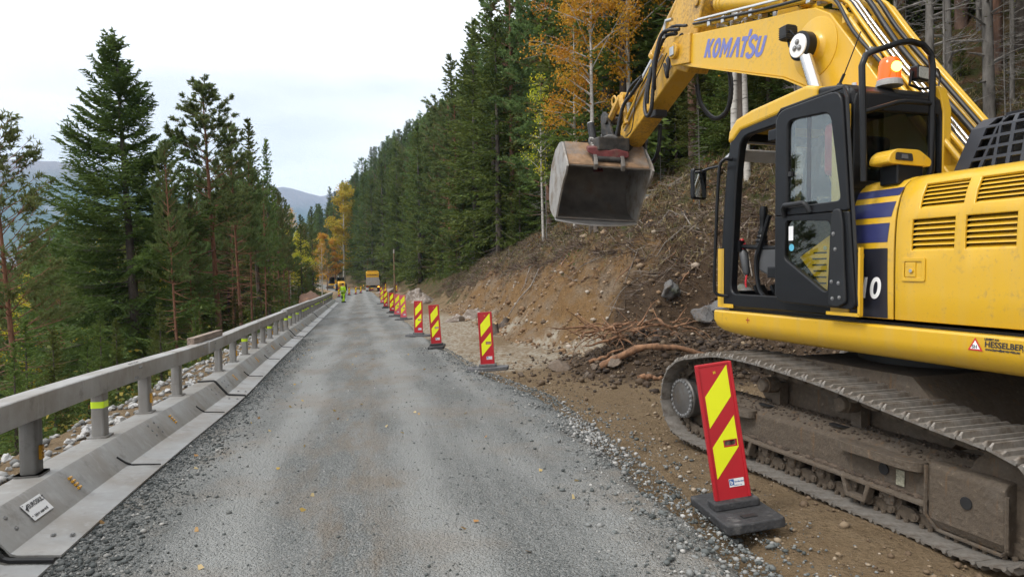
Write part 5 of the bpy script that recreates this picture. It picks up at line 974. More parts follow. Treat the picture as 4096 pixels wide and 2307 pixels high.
def make_spruce(H, Rm, hb, seed, den=1., strip=(.17, .06), dead=.15, narrow=.85, tier=1.):
    rg = np.random.RandomState(seed); m = MB(); tp = trunk_path(H, rg, .006); tr = H * .0125; m.tube(tp, [tr * (1 - .93 * i / 8) for i in range(9)], 9, True); parts = []; z = hb * .45
    while z < H - .12:
        t = (z - hb) / (H - hb); live = t > 0; tt = max(t, 0); Lm = Rm * (1 - tt) ** narrow + .10
        for _ in range(8 if den > 1 else 5):
            az = rg.uniform(0, 6.283); Lb = Lm * rg.uniform(.68, 1.12) * (1 if live else .6); zz = z + rg.uniform(-.15, .15) * H / 14; s0 = -.42 + 1.0 * tt + rg.uniform(-.1, .1); ca, sa = math.cos(az), math.sin(az)
            f = lambda r: np.array([ca * r, sa * r, zz + s0 * r - .28 * Lb * (r / Lb) ** 2 * (1 - tt) + .36 * Lb * (r / Lb) ** 3])
            limb(m, [Vector(f(Lb * q)) for q in (0, .35, .7, 1.)], max(.006, tr * .16 * (1 - .7 * tt)), .003, 3)
            if not live and rg.rand() > dead + .25: continue
            k = max(3, int(Lb / (.085 / den))); rs = np.linspace(.12 * Lb, Lb, k); B = np.array([f(r) for r in rs]); T = np.gradient(B, axis=0); T /= np.linalg.norm(T, axis=1, keepdims=True); side = np.cross(T, [0, 0, 1.]); side /= np.linalg.norm(side, axis=1, keepdims=True)
            parts.append(quads(B + rg.normal(0, .015, B.shape), T, strip[0] * 1.2, strip[1] * 1.3, rg))
            for sg in (-1, 1):
                tl = np.clip(.42 * Lb * (1 - .55 * rs / Lb), .08, .62) * rg.uniform(.6, 1.15, k); dd = T * .65 + side * sg * .8 + np.array([0, 0, -.38 * (1 - .6 * tt)]) + rg.normal(0, .14, B.shape); dd /= np.linalg.norm(dd, axis=1, keepdims=True)
                for q in np.linspace(.18, 1., max(2, int(3.6 * den))):
                    C = B + dd * (tl * q)[:, None] + np.array([0, 0, -.10]) * (tl * q * q)[:, None]; parts.append(quads(C + rg.normal(0, .012, C.shape), dd + rg.normal(0, .35, dd.shape), strip[0] * rg.uniform(.8, 1.2), strip[1], rg))
        z += (.24 + .16 * (1 - tt)) * (H / 14) / max(.6, den ** .5) * tier
    lead = np.stack([rg.normal(0, .02, 30), rg.normal(0, .02, 30), np.linspace(H - .8, H + .15, 30)], 1); parts.append(quads(lead, np.tile([0, 0, 1.], (30, 1)) + rg.normal(0, .4, (30, 3)), .14, .05, rg)); return m, join(parts)
def make_pine(H, Rm, hb, seed, den=1., needle=(.13, .035), conic=True):
    rg = np.random.RandomState(seed); m = MB(); tp = trunk_path(H, rg, .012); tr = H * .0115; m.tube(tp, [tr * (1 - .88 * i / 8) for i in range(9)], 9, True); parts = []; z = hb * .5
    C_, D_ = [], []
    while z < H - .1:
        t = (z - hb) / (H - hb); live = t > 0; tt = max(t, 0); Lm = Rm * ((1 - tt) ** .75 if conic else (4 * (tt + .12) * (1.02 - tt)) ** .5 * .75) + .18
        for _ in range(5):
            az = rg.uniform(0, 6.283); Lb = Lm * rg.uniform(.55, 1.15) * (1 if live else .7); zz = z + rg.uniform(-.12, .12); s0 = (.12 + .75 * tt + rg.uniform(-.15, .2)) if live else rg.uniform(-.35, .1); ca, sa = math.cos(az), math.sin(az); cv = rg.uniform(.1, .4)
            f = lambda r: np.array([ca * r, sa * r, zz + s0 * r + cv * r * r / max(Lb, .3) * .5])
            limb(m, [Vector(f(Lb * q)) for q in (0, .35, .7, 1.)], max(.006, tr * .2 * (1 - .6 * tt)), .004, 3)
            if not live: continue
            nb = max(4, int(Lb / .22 * den * 1.2))
            for q in rg.uniform(.28, 1.0, nb):
                b0 = f(Lb * q); a2 = az + rg.choice([-1, 1]) * rg.uniform(.3, 1.1); l2 = Lb * .34 * (1.15 - q) + rg.uniform(.08, .22); d2 = np.array([math.cos(a2) * .8, math.sin(a2) * .8, rg.uniform(.1, .7)]); e = b0 + d2 * l2; limb(m, [Vector(b0), Vector(e)], .006, .003, 3)
                for w in (.6, 1.): C_.append(b0 + (e - b0) * w); D_.append(d2)
            C_.append(f(Lb)); D_.append(np.array([ca, sa, .8]))
        z += (.34 + .18 * (1 - tt)) * (H / 14)
    C_ = np.array(C_); D_ = np.array(D_); D_ /= np.linalg.norm(D_, axis=1, keepdims=True); nt = len(C_); kk = max(8, int(15 * den))
    for _ in range(kk):
        dd = D_ * .75 + rg.normal(0, .55, (nt, 3)); dd /= np.linalg.norm(dd, axis=1, keepdims=True); off = D_ * rg.uniform(-.10, .12, (nt, 1)); parts.append(quads(C_ + off + dd * needle[0] * .45, dd, needle[0], needle[1], rg))
    return m, join(parts)
def make_broad(H, Rm, hb, seed, leaf=.085, nleaf=6000, bare=False, rk=.011):
    rg = np.random.RandomState(seed); m = MB(); tp = trunk_path(H, rg, .03); tr = H * rk; m.tube(tp, [tr * (1 - .92 * i / 8) for i in range(9)], 9, True); ends = []
    nb = int(34 if not bare else 46)
    for i in range(nb):
        t = (i + rg.rand()) / nb; z = hb + (H - hb) * t * .97; p = tp[min(8, int(z / H * 8))].lerp(tp[min(8, int(z / H * 8) + 1)], z / H * 8 % 1); az = rg.uniform(0, 6.28); Lb = Rm * (1.15 - t) ** .6 * rg.uniform(.5, 1.1) * min(1, .45 + t * 2.2); s = rg.uniform(.35, 1.0)
        if bare: s = rg.uniform(-.1, .5); Lb *= .8
        g = lambda r: np.array([p.x + math.cos(az) * r, p.y + math.sin(az) * r, p.z + s * r * .9 - .12 * r * r / max(Lb, .2)])
        limb(m, [Vector(g(Lb * q)) for q in (0, .4, .75, 1.)], max(.007, tr * .3 * (1 - .6 * t)), .003, 4)
        for q in rg.uniform(.25, 1., 7):
            b0 = g(Lb * q); a2 = az + rg.normal(0, .9); l2 = Lb * .4 * rg.uniform(.4, 1.1); e = b0 + np.array([math.cos(a2), math.sin(a2), rg.uniform(-.2, .7)]) * l2; limb(m, [Vector(b0), Vector((b0 + e) / 2 + rg.normal(0, .03, 3)), Vector(e)], .006, .0025, 3)
            for w in (.35, .7, 1.): ends.append(b0 + (e - b0) * w)
        ends.append(g(Lb))
    ends = np.array(ends); idx_ = rg.randint(0, len(ends), nleaf); C = ends[idx_] + rg.normal(0, .16 * (Rm / 2.2), (nleaf, 3)); return m, quads(C, rg.normal(size=(nleaf, 3)) + [0, 0, -.4], leaf * rg.uniform(.7, 1.3, nleaf), leaf * .8, rg)
class Proto:
    def __init__(s, H, gen, bark_, leaf_): m, (V, F) = gen; s.H = H; t = m.build('trunk', bark_, None, smooth=80); s.t = t.data; bpy.data.objects.remove(t); o = from_np('crown', V, F, leaf_); s.c = o.data; bpy.data.objects.remove(o); s.tri = 2 * len(F)
    def put(s, name, P, H, rz, label, cat, group=None, wide=1., leaf=None, lean=(0, 0), sink=.25, crown=True):
        k = H / s.H; r = empty(name, (P[0], P[1], P[2] - sink), rz); r.scale = (k * wide, k * wide, k); r.rotation_mode = 'ZYX'; r.rotation_euler = (lean[0], lean[1], rz)
        for nm, me in (('trunk', s.t), ('crown', s.c)):
            if nm == 'crown' and not crown: continue
            o = bpy.data.objects.new(nm, me); COL.objects.link(o); o.parent = r
            if leaf and nm == 'crown': o.material_slots[0].link = 'OBJECT'; o.material_slots[0].material = leaf
        return tag(r, label, cat, group)
HERO = Proto(14, make_spruce(14, 3.4, .3, 1, 1.5, (.15, .045), narrow=.92, tier=1.4), BARK_S, F_SPR)
SPR = [Proto(16, make_spruce(16, 2.3, 1.5, 11, .62, (.26, .095)), BARK_S, F_SPW), Proto(16, make_spruce(16, 1.8, 2.5, 12, .62, (.26, .095)), BARK_S, F_SPW), Proto(16, make_spruce(16, 2.6, .6, 13, .62, (.27, .10)), BARK_S, F_SPW), Proto(16, make_spruce(16, 2.0, 6.5, 14, .6, (.26, .10)), BARK_S, F_SPW)]
PIN = [Proto(14, make_pine(14, 2.5, 6.2, 21, 1.35, (.16, .044)), BARK_P, F_PIN), Proto(14, make_pine(14, 2.3, 5.8, 22, 1.25, (.16, .044)), BARK_P, F_PIN), Proto(18, make_pine(18, 2.9, 7.5, 23, .8, (.22, .065), False), BARK_P, F_PIN), Proto(18, make_pine(18, 2.7, 6.0, 24, .8, (.22, .065), False), BARK_P, F_PIN), Proto(18, make_pine(18, 2.7, 2.5, 25, 1.0, (.22, .06), True), BARK_P, F_PIN)]
BIGB = Proto(17, make_broad(17, 4.0, 3.0, 45, .26, 9000), BARK_B, F_YG)
YPIN = Proto(8, make_pine(8, 1.5, 3.0, 31, 1.0, (.12, .03)), BARK_P, F_PIN)
BIR = [Proto(12, make_broad(12, 2.6, 4.6, 41, .115, 4600), BARK_B, F_OR), Proto(12, make_broad(12, 2.3, 4.2, 42, .115, 4600), BARK_B, F_OR), Proto(12, make_broad(12, 2.4, 4.5, 43, .13, 1500), BARK_B, F_OR)]
BARE = [Proto(9, make_broad(9, 1.9, 1.2, 51, .06, 60, True, .007), BARK_G, F_GRN), Proto(14, make_broad(14, 2.0, 1.0, 52, .06, 60, True, .011), BARK_G, F_GRN)]
def ztop(x, y, Y): return CAM_H + (701 + .02 * (1288 - x) - y) / 1717 * Y
def put_px(pr, name, x, ytop, Y, label, cat, group=None, wide=1., leaf=None, minH=3., lean=(0, 0), vv=None):
    X = at_px(x, Y); g0 = gz(X, Y); H = max(minH, ztop(x, ytop, Y) - g0 + .25); return pr.put(name, (X, Y, g0), H, rnd.uniform(0, 6.28), label, cat, group, wide * (pr.H / H) ** .3 if wide == 1. else wide, leaf, lean)
tr_l = R(-2.2)
put_px(HERO, 'spruce_tree', 352, 82, 27, 'tallest dark spruce with drooping branches, left behind the barrier', 'tree', wide=1.30, lean=(0, R(-3.0)))
put_px(YPIN, 'pine_tree', 52, 305, 14, 'slender young pine with reddish trunk at the left picture edge', 'tree', wide=.95, lean=(0, R(-4)))
put_px(PIN[1], 'pine_tree', 445, 360, 25, 'thin pine between the tallest spruce and the big red-trunked pine', 'tree', wide=.6, lean=(0, tr_l))
put_px(PIN[0], 'pine_tree', 553, 210, 30, 'tall pine with bare red trunk behind the timber beam', 'tree', wide=1.0, lean=(0, tr_l))
put_px(PIN[1], 'pine_tree', 607, 318, 34, 'slim pine just right of the tall red-trunked pine', 'tree', wide=.75, lean=(0, tr_l))
put_px(SPR[1], 'spruce_tree', 655, 300, 41, 'dark narrow spruce, tallest near the middle of the barrier', 'tree', wide=1.0, lean=(0, tr_l))
put_px(SPR[1], 'spruce_tree', 678, 350, 45, 'spruce standing directly right behind the dark narrow spruce', 'tree', wide=.8)
for x, y, Y in ((632, 400, 37), (690, 470, 48), (702, 480, 52), (715, 500, 56), (727, 520, 60), (668, 455, 40), (500, 430, 36), (480, 470, 28)):
    put_px(PIN[rnd.choice((0, 1))], 'pine_tree', x, y, Y, '%s from the left among eight slim pines in the stand left of the road' % {480: 'first', 500: 'second', 632: 'third', 668: 'fourth', 690: 'fifth', 702: 'sixth', 715: 'seventh', 727: 'eighth'}[x], 'tree', 'pines in the stand left of the road', wide=.6)
lim = lambda x: float(np.interp(x, [0, 100, 180, 300, 420, 480, 560, 640, 700, 760, 800, 840], [640, 600, 585, 520, 500, 480, 450, 440, 480, 525, 560, 610]))
rg = np.random.RandomState(77); cnt = 0
for i in range(150):
    x = rg.uniform(-20, 835); cf = .976 * (x - 1288) / 1717 + .2166; Ymin = max(52 if 400 < x < 740 else 34, 7.5 / max(-cf, .02)); Y = Ymin + rg.rand() ** 1.6 * 60
    if Y > 260: continue
    y = lim(x) + rg.rand() * 90; q = rg.rand()
    if q < .55: put_px(SPR[rg.randint(3)], 'spruce_tree', x, y, Y, 'spruce in the wood on the slope left of the road', 'tree', 'spruces on the slope left of the road', minH=5., wide=1.)
    elif q < .93: put_px(PIN[rg.randint(5)], 'pine_tree', x, y, Y, 'pine in the wood on the slope left of the road', 'tree', 'pines on the slope left of the road', minH=5., wide=.85)
    else: put_px(BIR[rg.randint(2)], 'birch_tree', x, y + 60, Y, 'yellow birch in the wood on the slope left of the road', 'tree', 'birches on the slope left of the road', leaf=F_YG)
_sc = iter([0, 1, 2, 3, 4, 5, 6, 7, 8, 9, 10, 11])
for x, y, Y, H_ in ((60, 800, 11, 0), (130, 830, 12.5, 0), (215, 845, 15, 0), (250, 790, 14, 0), (290, 800, 20, 0), (400, 760, 19, 0), (490, 770, 23, 0), (30, 860, 9.5, 0), (530, 740, 27, 0), (590, 730, 31, 0), (640, 720, 38, 0), (700, 700, 50, 0)):
    put_px(SPR[2], 'spruce_sapling', x, y, Y, 'small spruce below the barrier, its tip near column %d of the left slope' % x if False else '%s small spruce below the barrier, counted from the left picture edge' % ['second', 'third', 'fourth', 'fifth', 'sixth', 'seventh', 'eighth', 'first', 'ninth', 'tenth', 'eleventh', 'twelfth'][_sc.__next__()], 'tree', 'small spruces below the barrier', minH=1.6, wide=1.25)
# right hand forest
edge_s = lambda u: float(np.interp(u, [0, 8, 14, 22, 30, 45, 60, 80, 400], [5.0, 5.2, 6.2, 7.5, 6.6, 6.0, 4.5, 4.0, 4.0]))
rows = 0; nS = nP = 0; rg = np.random.RandomState(5); u = -5.
ORD = lambda n: '%d%s' % (n, 'th' if 10 <= n % 100 <= 20 else {1: 'st', 2: 'nd', 3: 'rd'}.get(n % 10, 'th'))
_lc = {}
def LAB(a, r):
    if r: return a + ' deeper inside the hillside forest'
    _lc[a] = _lc.get(a, 0) + 1; return '%s %s from the excavator in the front rank of the hillside forest' % (ORD(_lc[a]), a)
while u < 330:
    st = 2.3 if u < 16 else 2.9 if u < 60 else (3.8 if u < 130 else 6.0)
    for r in range(8 if u < 16 else 6 if u < 40 else (5 if u < 130 else 7)):
        s = edge_s(u) + r * st * 1.15 + rg.uniform(-.45, .45) * st; uu = u + rg.uniform(-.45, .45) * st; ve = float(toe(uu)) + s; P = P_uv(uu, ve)
        if u < 10 and rg.rand() < .05: continue
        far_ = u > 130; q = rg.rand(); H = rg.uniform(17, 23) if u < 70 else rg.uniform(19, 25) if u < 120 else rg.uniform(21, 28); gr = 'front rank of the hillside forest' if r == 0 else 'hillside forest behind the front rank'
        if u < 26 and r < 3:
            pr = (PIN[2], PIN[3], SPR[3], BARE[1])[rg.randint(4)]; nm = 'spruce_tree' if pr is SPR[3] else ('bare_tree' if pr is BARE[1] else 'pine_tree'); lb = {'spruce_tree': 'spruce trunk', 'bare_tree': 'leafless grey tree', 'pine_tree': 'pine trunk'}[nm]
            pr.put(nm, P, H * (.75 if pr is BARE[1] else 1), rg.uniform(0, 6.28), lb + ' on the slope above the excavator', 'tree', lb + 's above the excavator', wide=.8)
        elif q < (.52 if u < 70 else .62): pr = SPR[rg.randint(3)]; pr.put('spruce_tree', P, H, rg.uniform(0, 6.28), LAB('spruce', r), 'tree', 'spruces in the ' + gr, wide=1.28); nS += 1
        else: pr = PIN[2 + rg.randint(3)] if u < 34 or rg.rand() < .35 else PIN[4]; pr.put('pine_tree', P, H * .95, rg.uniform(0, 6.28), LAB('pine', r), 'tree', 'pines in the ' + gr, wide=1.1); nP += 1
    u += st
# lower understorey along the forest edge
for i in range(150):
    u = 18 + 130 * rg.rand() ** 1.2; s = edge_s(u) + rg.uniform(-1.0, 3.0); P = P_uv(u, float(toe(u)) + s); SPR[2].put('spruce_sapling', P, rg.uniform(2.5, 9.0), rg.uniform(0, 6.28), 'young spruce filling the edge of the hillside forest', 'tree', 'young spruces at the forest edge', wide=1.35)
for i in range(64):
    u = rg.uniform(-3, 24); s = edge_s(u) + rg.uniform(-.3, 12); P = P_uv(u, float(toe(u)) + s); SPR[2].put('spruce_sapling', P, rg.uniform(1.2, 5.0), rg.uniform(0, 6.28), 'young spruce growing under the trees above the excavator', 'tree', 'young spruces above the excavator', wide=1.4)
for i in range(46):
    u = rg.uniform(-4, 22); s = edge_s(u) + rg.uniform(0, 14); P = P_uv(u, float(toe(u)) + s); BARE[1].put('bare_tree', P, rg.uniform(8, 15), rg.uniform(0, 6.28), 'leafless grey tree on the slope above the excavator', 'tree', 'leafless grey trees above the excavator', wide=.7)
# autumn trees
for x, y, Y, pr, H, lab, lf in ((1500, 0, 26, BIR[0], 11.5, 'tall birch with orange leaves left of the boom tip', F_OR), (1450, 0, 29, BIR[1], 10, 'orange birch behind the taller one, over the bucket', F_OR), (1590, 0, 27, BIR[0], 12.5, 'orange birch whose crown reaches behind the stick', F_OR), (1370, 0, 36, BIR[2], 9, 'thin yellow birch in front of the dark pines', F_YG), (1885, 0, 19.5, BIR[2], 10.5, 'white birch stem below the boom, behind the cab', F_OR), (1850, 0, 18.5, BIR[2], 12, 'slender birch stem left of the white one below the boom', F_OR)):
    X = at_px(x, Y); g0 = gz(X, Y); pr.put('birch_tree', (X, Y, g0), H, rnd.uniform(0, 6.28), lab, 'tree', None, wide=.9, leaf=lf)
put_px(BIGB, 'birch_tree', 866, 462, 195, 'tall yellow-green birch above the dump truck', 'tree', wide=1.15, leaf=F_YG); put_px(BIGB, 'birch_tree', 826, 590, 185, 'golden birch beside the yellow roller', 'tree', wide=1.5, leaf=F_OR); put_px(BIR[1], 'birch_tree', 806, 600, 180, 'smaller golden birch left of the roller', 'tree', wide=1.5, leaf=F_YG); put_px(BIR[0], 'birch_tree', 735, 535, 150, 'bright orange birch crown above the left wood', 'tree', leaf=F_OR); put_px(SPR[0], 'spruce_tree', 788, 520, 110, 'dark spruce in front of the golden birches', 'tree', wide=1.0); put_px(BIR[2], 'birch_tree', 810, 610, 95, 'bare thin trunk standing left of the worker', 'tree')
for i in range(34):     # leafless saplings on the bank and in the wood behind the machine
    u = rg.uniform(8, 34); s = rg.uniform(3.2, 10); P = P_uv(u, float(toe(u)) + s); BARE[0].put('bare_sapling', P, rg.uniform(2.5, 8.0), rg.uniform(0, 6.28), 'leafless grey sapling on the bank below the forest', 'tree', 'leafless saplings on the bank', wide=.8, sink=.05)
# ---------------------------------------------------------------- worker in high-visibility clothing beside the barrier end
def skin_mesh(name, verts, edges, radii, mat, parent, sub=2, root=0):
    me = bpy.data.meshes.new(name); me.from_pydata(verts, edges, []); o = bpy.data.objects.new(name, me); COL.objects.link(o); o.parent = parent
    sk_ = o.modifiers.new('skin', 'SKIN'); sv = me.skin_vertices[0].data
    for i, r_ in enumerate(radii): sv[i].radius = r_ if isinstance(r_, tuple) else (r_, r_); sv[i].use_root = (i == root)
    sb = o.modifiers.new('sub', 'SUBSURF'); sb.levels = sub; sb.render_levels = sub; me.materials.append(mat); sk_.use_smooth_shade = True; return o
HV = M('hi_vis_yellow', (.42, .72, .02), .7, 0, .12, 20); NVB = M('navy_fabric', (.012, .014, .022), .8); SKN = M('skin_tone', (.50, .27, .18), .6); HAIR = M('brown_hair', (.05, .025, .015), .8); REF = M('silver_tape', (.5, .52, .5), .3, .3)
wx, wy = W2(64.2, -1.55); wz = float(road_z(64.2, -1.55)) + .01
wk = empty('person', (wx, wy, wz), R(150)); tag(wk, 'person in lime high-visibility work clothes standing at the far end of the barrier', 'person')
# one continuous body (head, neck, hands, legs); facing local -y
bv = [(0, 0, .95), (0, 0, 1.18), (0, .01, 1.40), (0, 0, 1.52), (0, -.015, 1.60), (0, -.03, 1.70), (0, -.01, 1.78), (.19, .01, 1.42), (.24, .0, 1.16), (.22, -.10, .93), (.21, -.13, .84), (-.19, .01, 1.42), (-.25, .02, 1.16), (-.24, -.09, .94), (-.23, -.12, .85), (.09, 0, .88), (.10, -.01, .50), (.10, .01, .09), (.10, -.12, .04), (-.09, 0, .88), (-.11, .03, .50), (-.11, .05, .09), (-.12, -.08, .04)]
be = [(0, 1), (1, 2), (2, 3), (3, 4), (4, 5), (5, 6), (2, 7), (7, 8), (8, 9), (9, 10), (2, 11), (11, 12), (12, 13), (13, 14), (0, 15), (15, 16), (16, 17), (17, 18), (0, 19), (19, 20), (20, 21), (21, 22)]
br = [.14, .13, .15, .06, .065, .085, .06, .065, .05, .038, .04, .065, .05, .038, .04, .085, .06, .045, .045, .085, .06, .045, .045]
skin_mesh('body', bv, be, br, SKN, wk)
up = [0, 1, 2, 7, 8, 9, 11, 12, 13]; mp_ = {a: i for i, a in enumerate(up)}
skin_mesh('jacket', [bv[i] if i else (0, 0, .88) for i in up], [(mp_[a], mp_[b_]) for a, b_ in be if a in mp_ and b_ in mp_], [(.20, .16), (.19, .15), (.19, .15), .095, .085, .07, .095, .085, .07], HV, wk)
lo_ = [0, 15, 16, 17, 19, 20, 21]; mp_ = {a: i for i, a in enumerate(lo_)}
skin_mesh('trousers', [bv[i] for i in lo_], [(mp_[a], mp_[b_]) for a, b_ in be if a in mp_ and b_ in mp_], [.15, .115, .095, .09, .115, .095, .09], HV, wk)
for s_ in (1, -1):
    m = MB(); m.lathe((.10 * s_, .0, .36), (0, 0, 1), [(0, .098), (.02, .103), (.26, .108), (.28, .10)], 12); m.build('knee_panel', NVB, wk, smooth=60)
    m = MB(); m.prism(rpoly([(-.06, -.20), (.06, -.20), (.06, .10), (-.06, .10)], .04, 3), 0, .10, 'z', Matrix.Translation((.11 * s_, .02 if s_ < 0 else -.01, 0))); m.build('boot', NVB, wk, bevel=.02)
    m = MB(); m.lathe((.105 * s_, .0, .20), (0, 0, 1), [(0, .095), (.05, .095)], 12); m.build('reflective_band', REF, wk)
m = MB(); m.lathe((0, 0, 1.05), (0, 0, 1), [(0, .20), (.05, .20)], 16); m.build('reflective_band', REF, wk); m = MB(); m.lathe((0, .01, .86), (0, 0, 1), [(0, .195), (.07, .20)], 16); m.build('belt', NVB, wk)
m = MB(); m.lathe((0, .015, 1.66), (0, .15, 1), [(0, .085), (.03, .10), (.09, .10), (.13, .07), (.15, .01)], 14); m.build('hair', HAIR, wk, smooth=60)
# ---------------------------------------------------------------- tipper truck seen from behind, roller and a second excavator far down the road
TY = M('truck_yellow', (.72, .38, .01), .4); TG = M('tipper_steel', (.36, .33, .30), .6, .2, .2, 3, dirt=(.26, .2, .14), damt=.5); TYRE = M('tyre_rubber', (.02, .02, .02), .85); LAMP = M_emit('lit_tail_lamp', (1, .45, .05), 3.); RL_ = M('red_lens', (.4, .01, .01), .3)
def ground_at(X, Y): u, v = UV(X, Y); ve = v - float(bend(u)); return max(gz(X, Y), float(road_z(u, ve)) + .01 if -3.2 < ve < redge(u) else -99)
def wheel(par, x, y, r, w, name='wheel'):
    m = MB(); m.lathe((x, y - w / 2, r), (0, 1, 0), [(0, r * .55), (.02, r * .9), (.06, r), (w - .06, r), (w - .02, r * .9), (w, r * .55)], 20); o = m.build(name, TYRE, par, smooth=40); m = MB(); m.lathe((x, y - w / 2 - .01, r), (0, 1, 0), [(0, r * .5), (.05, r * .5), (.05, r * .2), (w + .02, r * .5)], 14); m.build('rim', TG, o); return o
tX, tY = at_px(938, 128), 128; tk = empty('dump_truck', (tX, tY, ground_at(tX, tY)), R(90 + 12)); tag(tk, 'yellow dump truck with empty grey tipper body driving away', 'truck')
# local x forward, y left
m = MB(); m.box(-3.4, 3.6, -.45, .45, .75, 1.05); m.build('chassis', M_RUB, tk)
for x in (-2.4, -1.1, 3.2):
    for y in (-1.05, 1.05): wheel(tk, x, y, .52, .42)
bx = MB(); bx.box(-3.5, 1.3, -1.22, 1.22, 1.15, 1.22); tb = bx.build('tipper_floor', TG, tk)
for y in (-1.22, 1.18): m = MB(); m.box(-3.5, 1.3, y, y + .05, 1.22, 2.1); m.build('tipper_side', TG, tk)
m = MB(); m.box(1.24, 1.32, -1.22, 1.22, 1.22, 2.6); m.build('headboard', TG, tk); m = MB(); m.box(-3.58, -3.5, -1.24, 1.24, 1.12, 1.85); m.build('tailgate', TG, tk, bevel=.02)
m = MB(); m.prism([(1.6, .9), (1.6, 3.5), (1.9, 3.72), (3.2, 3.6), (3.75, 2.3), (3.8, .9)], -1.2, 1.2); cb = m.build('cab', TY, tk, bevel=.06); m = MB(); m.box(1.585, 1.598, -.95, .95, 2.95, 3.15); m.build('name_board', M_BLK, cb); m = MB(); m.box(1.7, 1.9, -1.0, 1.0, 3.72, 3.86); m.build('roof_rack', TY, cb)
decal('rear_lettering', text_mesh('TRANSPORT AS', .26, .004, 0, 1., 'CENTER'), TY, cb, lambda a, b_: (1.58, -a, 2.96 + b_))
for y in (-1.35, 1.35): m = MB(); m.box(3.3, 3.5, y - .12, y + .12, 2.2, 3.0); m.build('mirror', M_RUB, cb)
m = MB(); m.box(-3.62, -3.5, -1.2, 1.2, .72, .95); ub = m.build('rear_bumper', M_BLK, tk)
for y in (-1.0, 1.0): m = MB(); m.box(-3.65, -3.62, y - .15, y + .15, .76, .92); m.build('tail_lamp', RL_ if y > 0 else LAMP, ub)
for y in (-1.05, 1.05): m = MB(); m.box(-3.25, -3.2, y - .25, y + .25, .3, .8); m.build('mud_flap', M_WHITE if y > 0 else M_RUB, tk)
# soil compactor
rX, rY = at_px(857, 150), 150; rl = empty('road_roller', (rX, rY, ground_at(rX, rY)), R(90 + 20)); tag(rl, 'yellow soil roller with black cab parked beside the far bend', 'roller')
for y in (-.95, .95): wheel(rl, -1.1, y, .78, .5)
m = MB(); m.prism(rpoly([(-2.4, .9), (-2.45, 1.5), (-2.2, 1.95), (-.6, 2.1), (-.5, .8), (-2.0, .7)], .12, 3), -.72, .72); eh = m.build('engine_hood', TY, rl, bevel=.08)
for z in (1.2, 1.4, 1.6): m = MB(); m.box(-2.47, -2.44, -.5, .5, z, z + .08); m.build('vent_slot', M_RUB, eh)
m = MB(); m.box(-.5, .9, -.75, .75, .8, 1.3); m.build('platform', TY, rl); 
for x in (-.5, .8):
    for y in (-.7, .7): m = MB(); m.box(x - .05, x + .05, y - .05, y + .05, 1.3, 2.85); m.build('cab_pillar', BK, rl)
m = MB(); m.box(-.65, .95, -.82, .82, 2.85, 3.0); cr_ = m.build('cab_roof', BK, rl, bevel=.04); m = MB(); m.box(-.46, .76, -.66, .66, 1.32, 2.83); m.build('cab_glazing', M_glass('roller_glass', (.25, .3, .3)), rl); m = MB(); m.cyl((-.3, .5, 3.0), (-.3, .5, 3.2), .08, n=10); m.build('beacon', WDEC, cr_)
m = MB(); m.lathe((2.0, -1.05, .75), (0, 1, 0), [(0, .4), (0, .75), (2.1, .75), (2.1, .4)], 24); m.build('drum', TG, rl, smooth=40); m = MB(); m.box(1.0, 3.0, -1.2, -1.08, .6, .95); m.box(1.0, 3.0, 1.08, 1.2, .6, .95); m.box(.9, 1.15, -1.2, 1.2, .6, .95); m.build('drum_frame', TY, rl)
# second excavator
xX, xY = at_px(843, 172), 172; e2 = empty('small_excavator', (xX, xY, ground_at(xX, xY)), R(205)); tag(e2, 'small yellow excavator partly hidden behind the roller', 'excavator')
for y in (-.95, .95): m = MB(); m.prism(rpoly([(-1.9, .1), (1.9, .1), (2.1, .45), (1.8, .85), (-1.8, .85), (-2.1, .45)], .2, 3), y - .28, y + .28); m.build('track', MUD, e2)
m = MB(); m.box(-1.9, 1.4, -1.25, 1.25, 1.0, 1.35); m.build('deck', TY, e2, bevel=.05); m = MB(); m.prism(rpoly([(-2.2, 1.35), (.2, 1.35), (.2, 2.2), (-2.1, 2.3)], .15, 3), -1.2, 1.2); m.build('engine_housing', TY, e2, bevel=.06); m = MB(); m.prism(rpoly([(.25, 1.35), (1.6, 1.35), (1.5, 2.7), (1.2, 3.0), (.3, 3.0)], .12, 3), .25, 1.22); m.build('cab', BK, e2, bevel=.05); m = MB(); m.box(.4, 1.35, 1.222, 1.23, 1.9, 2.8); m.build('cab_window', GLASS, e2)
m = MB(); m.prism([(.6, 1.5), (2.6, 4.1), (4.4, 3.6), (4.4, 3.3), (2.7, 3.5), (1.0, 1.4)], -.3, .1); m.build('boom', TY, e2, bevel=.03); m = MB(); m.prism([(4.1, 3.9), (4.6, 3.8), (4.9, 1.4), (4.6, 1.4)], -.25, .05); m.build('stick', TY, e2); m = MB(); m.prism(rpoly([(4.4, 1.4), (5.0, 1.4), (5.2, .9), (4.7, .5), (4.2, .8)], .1, 3), -.6, .4); m.build('bucket', TG, e2)
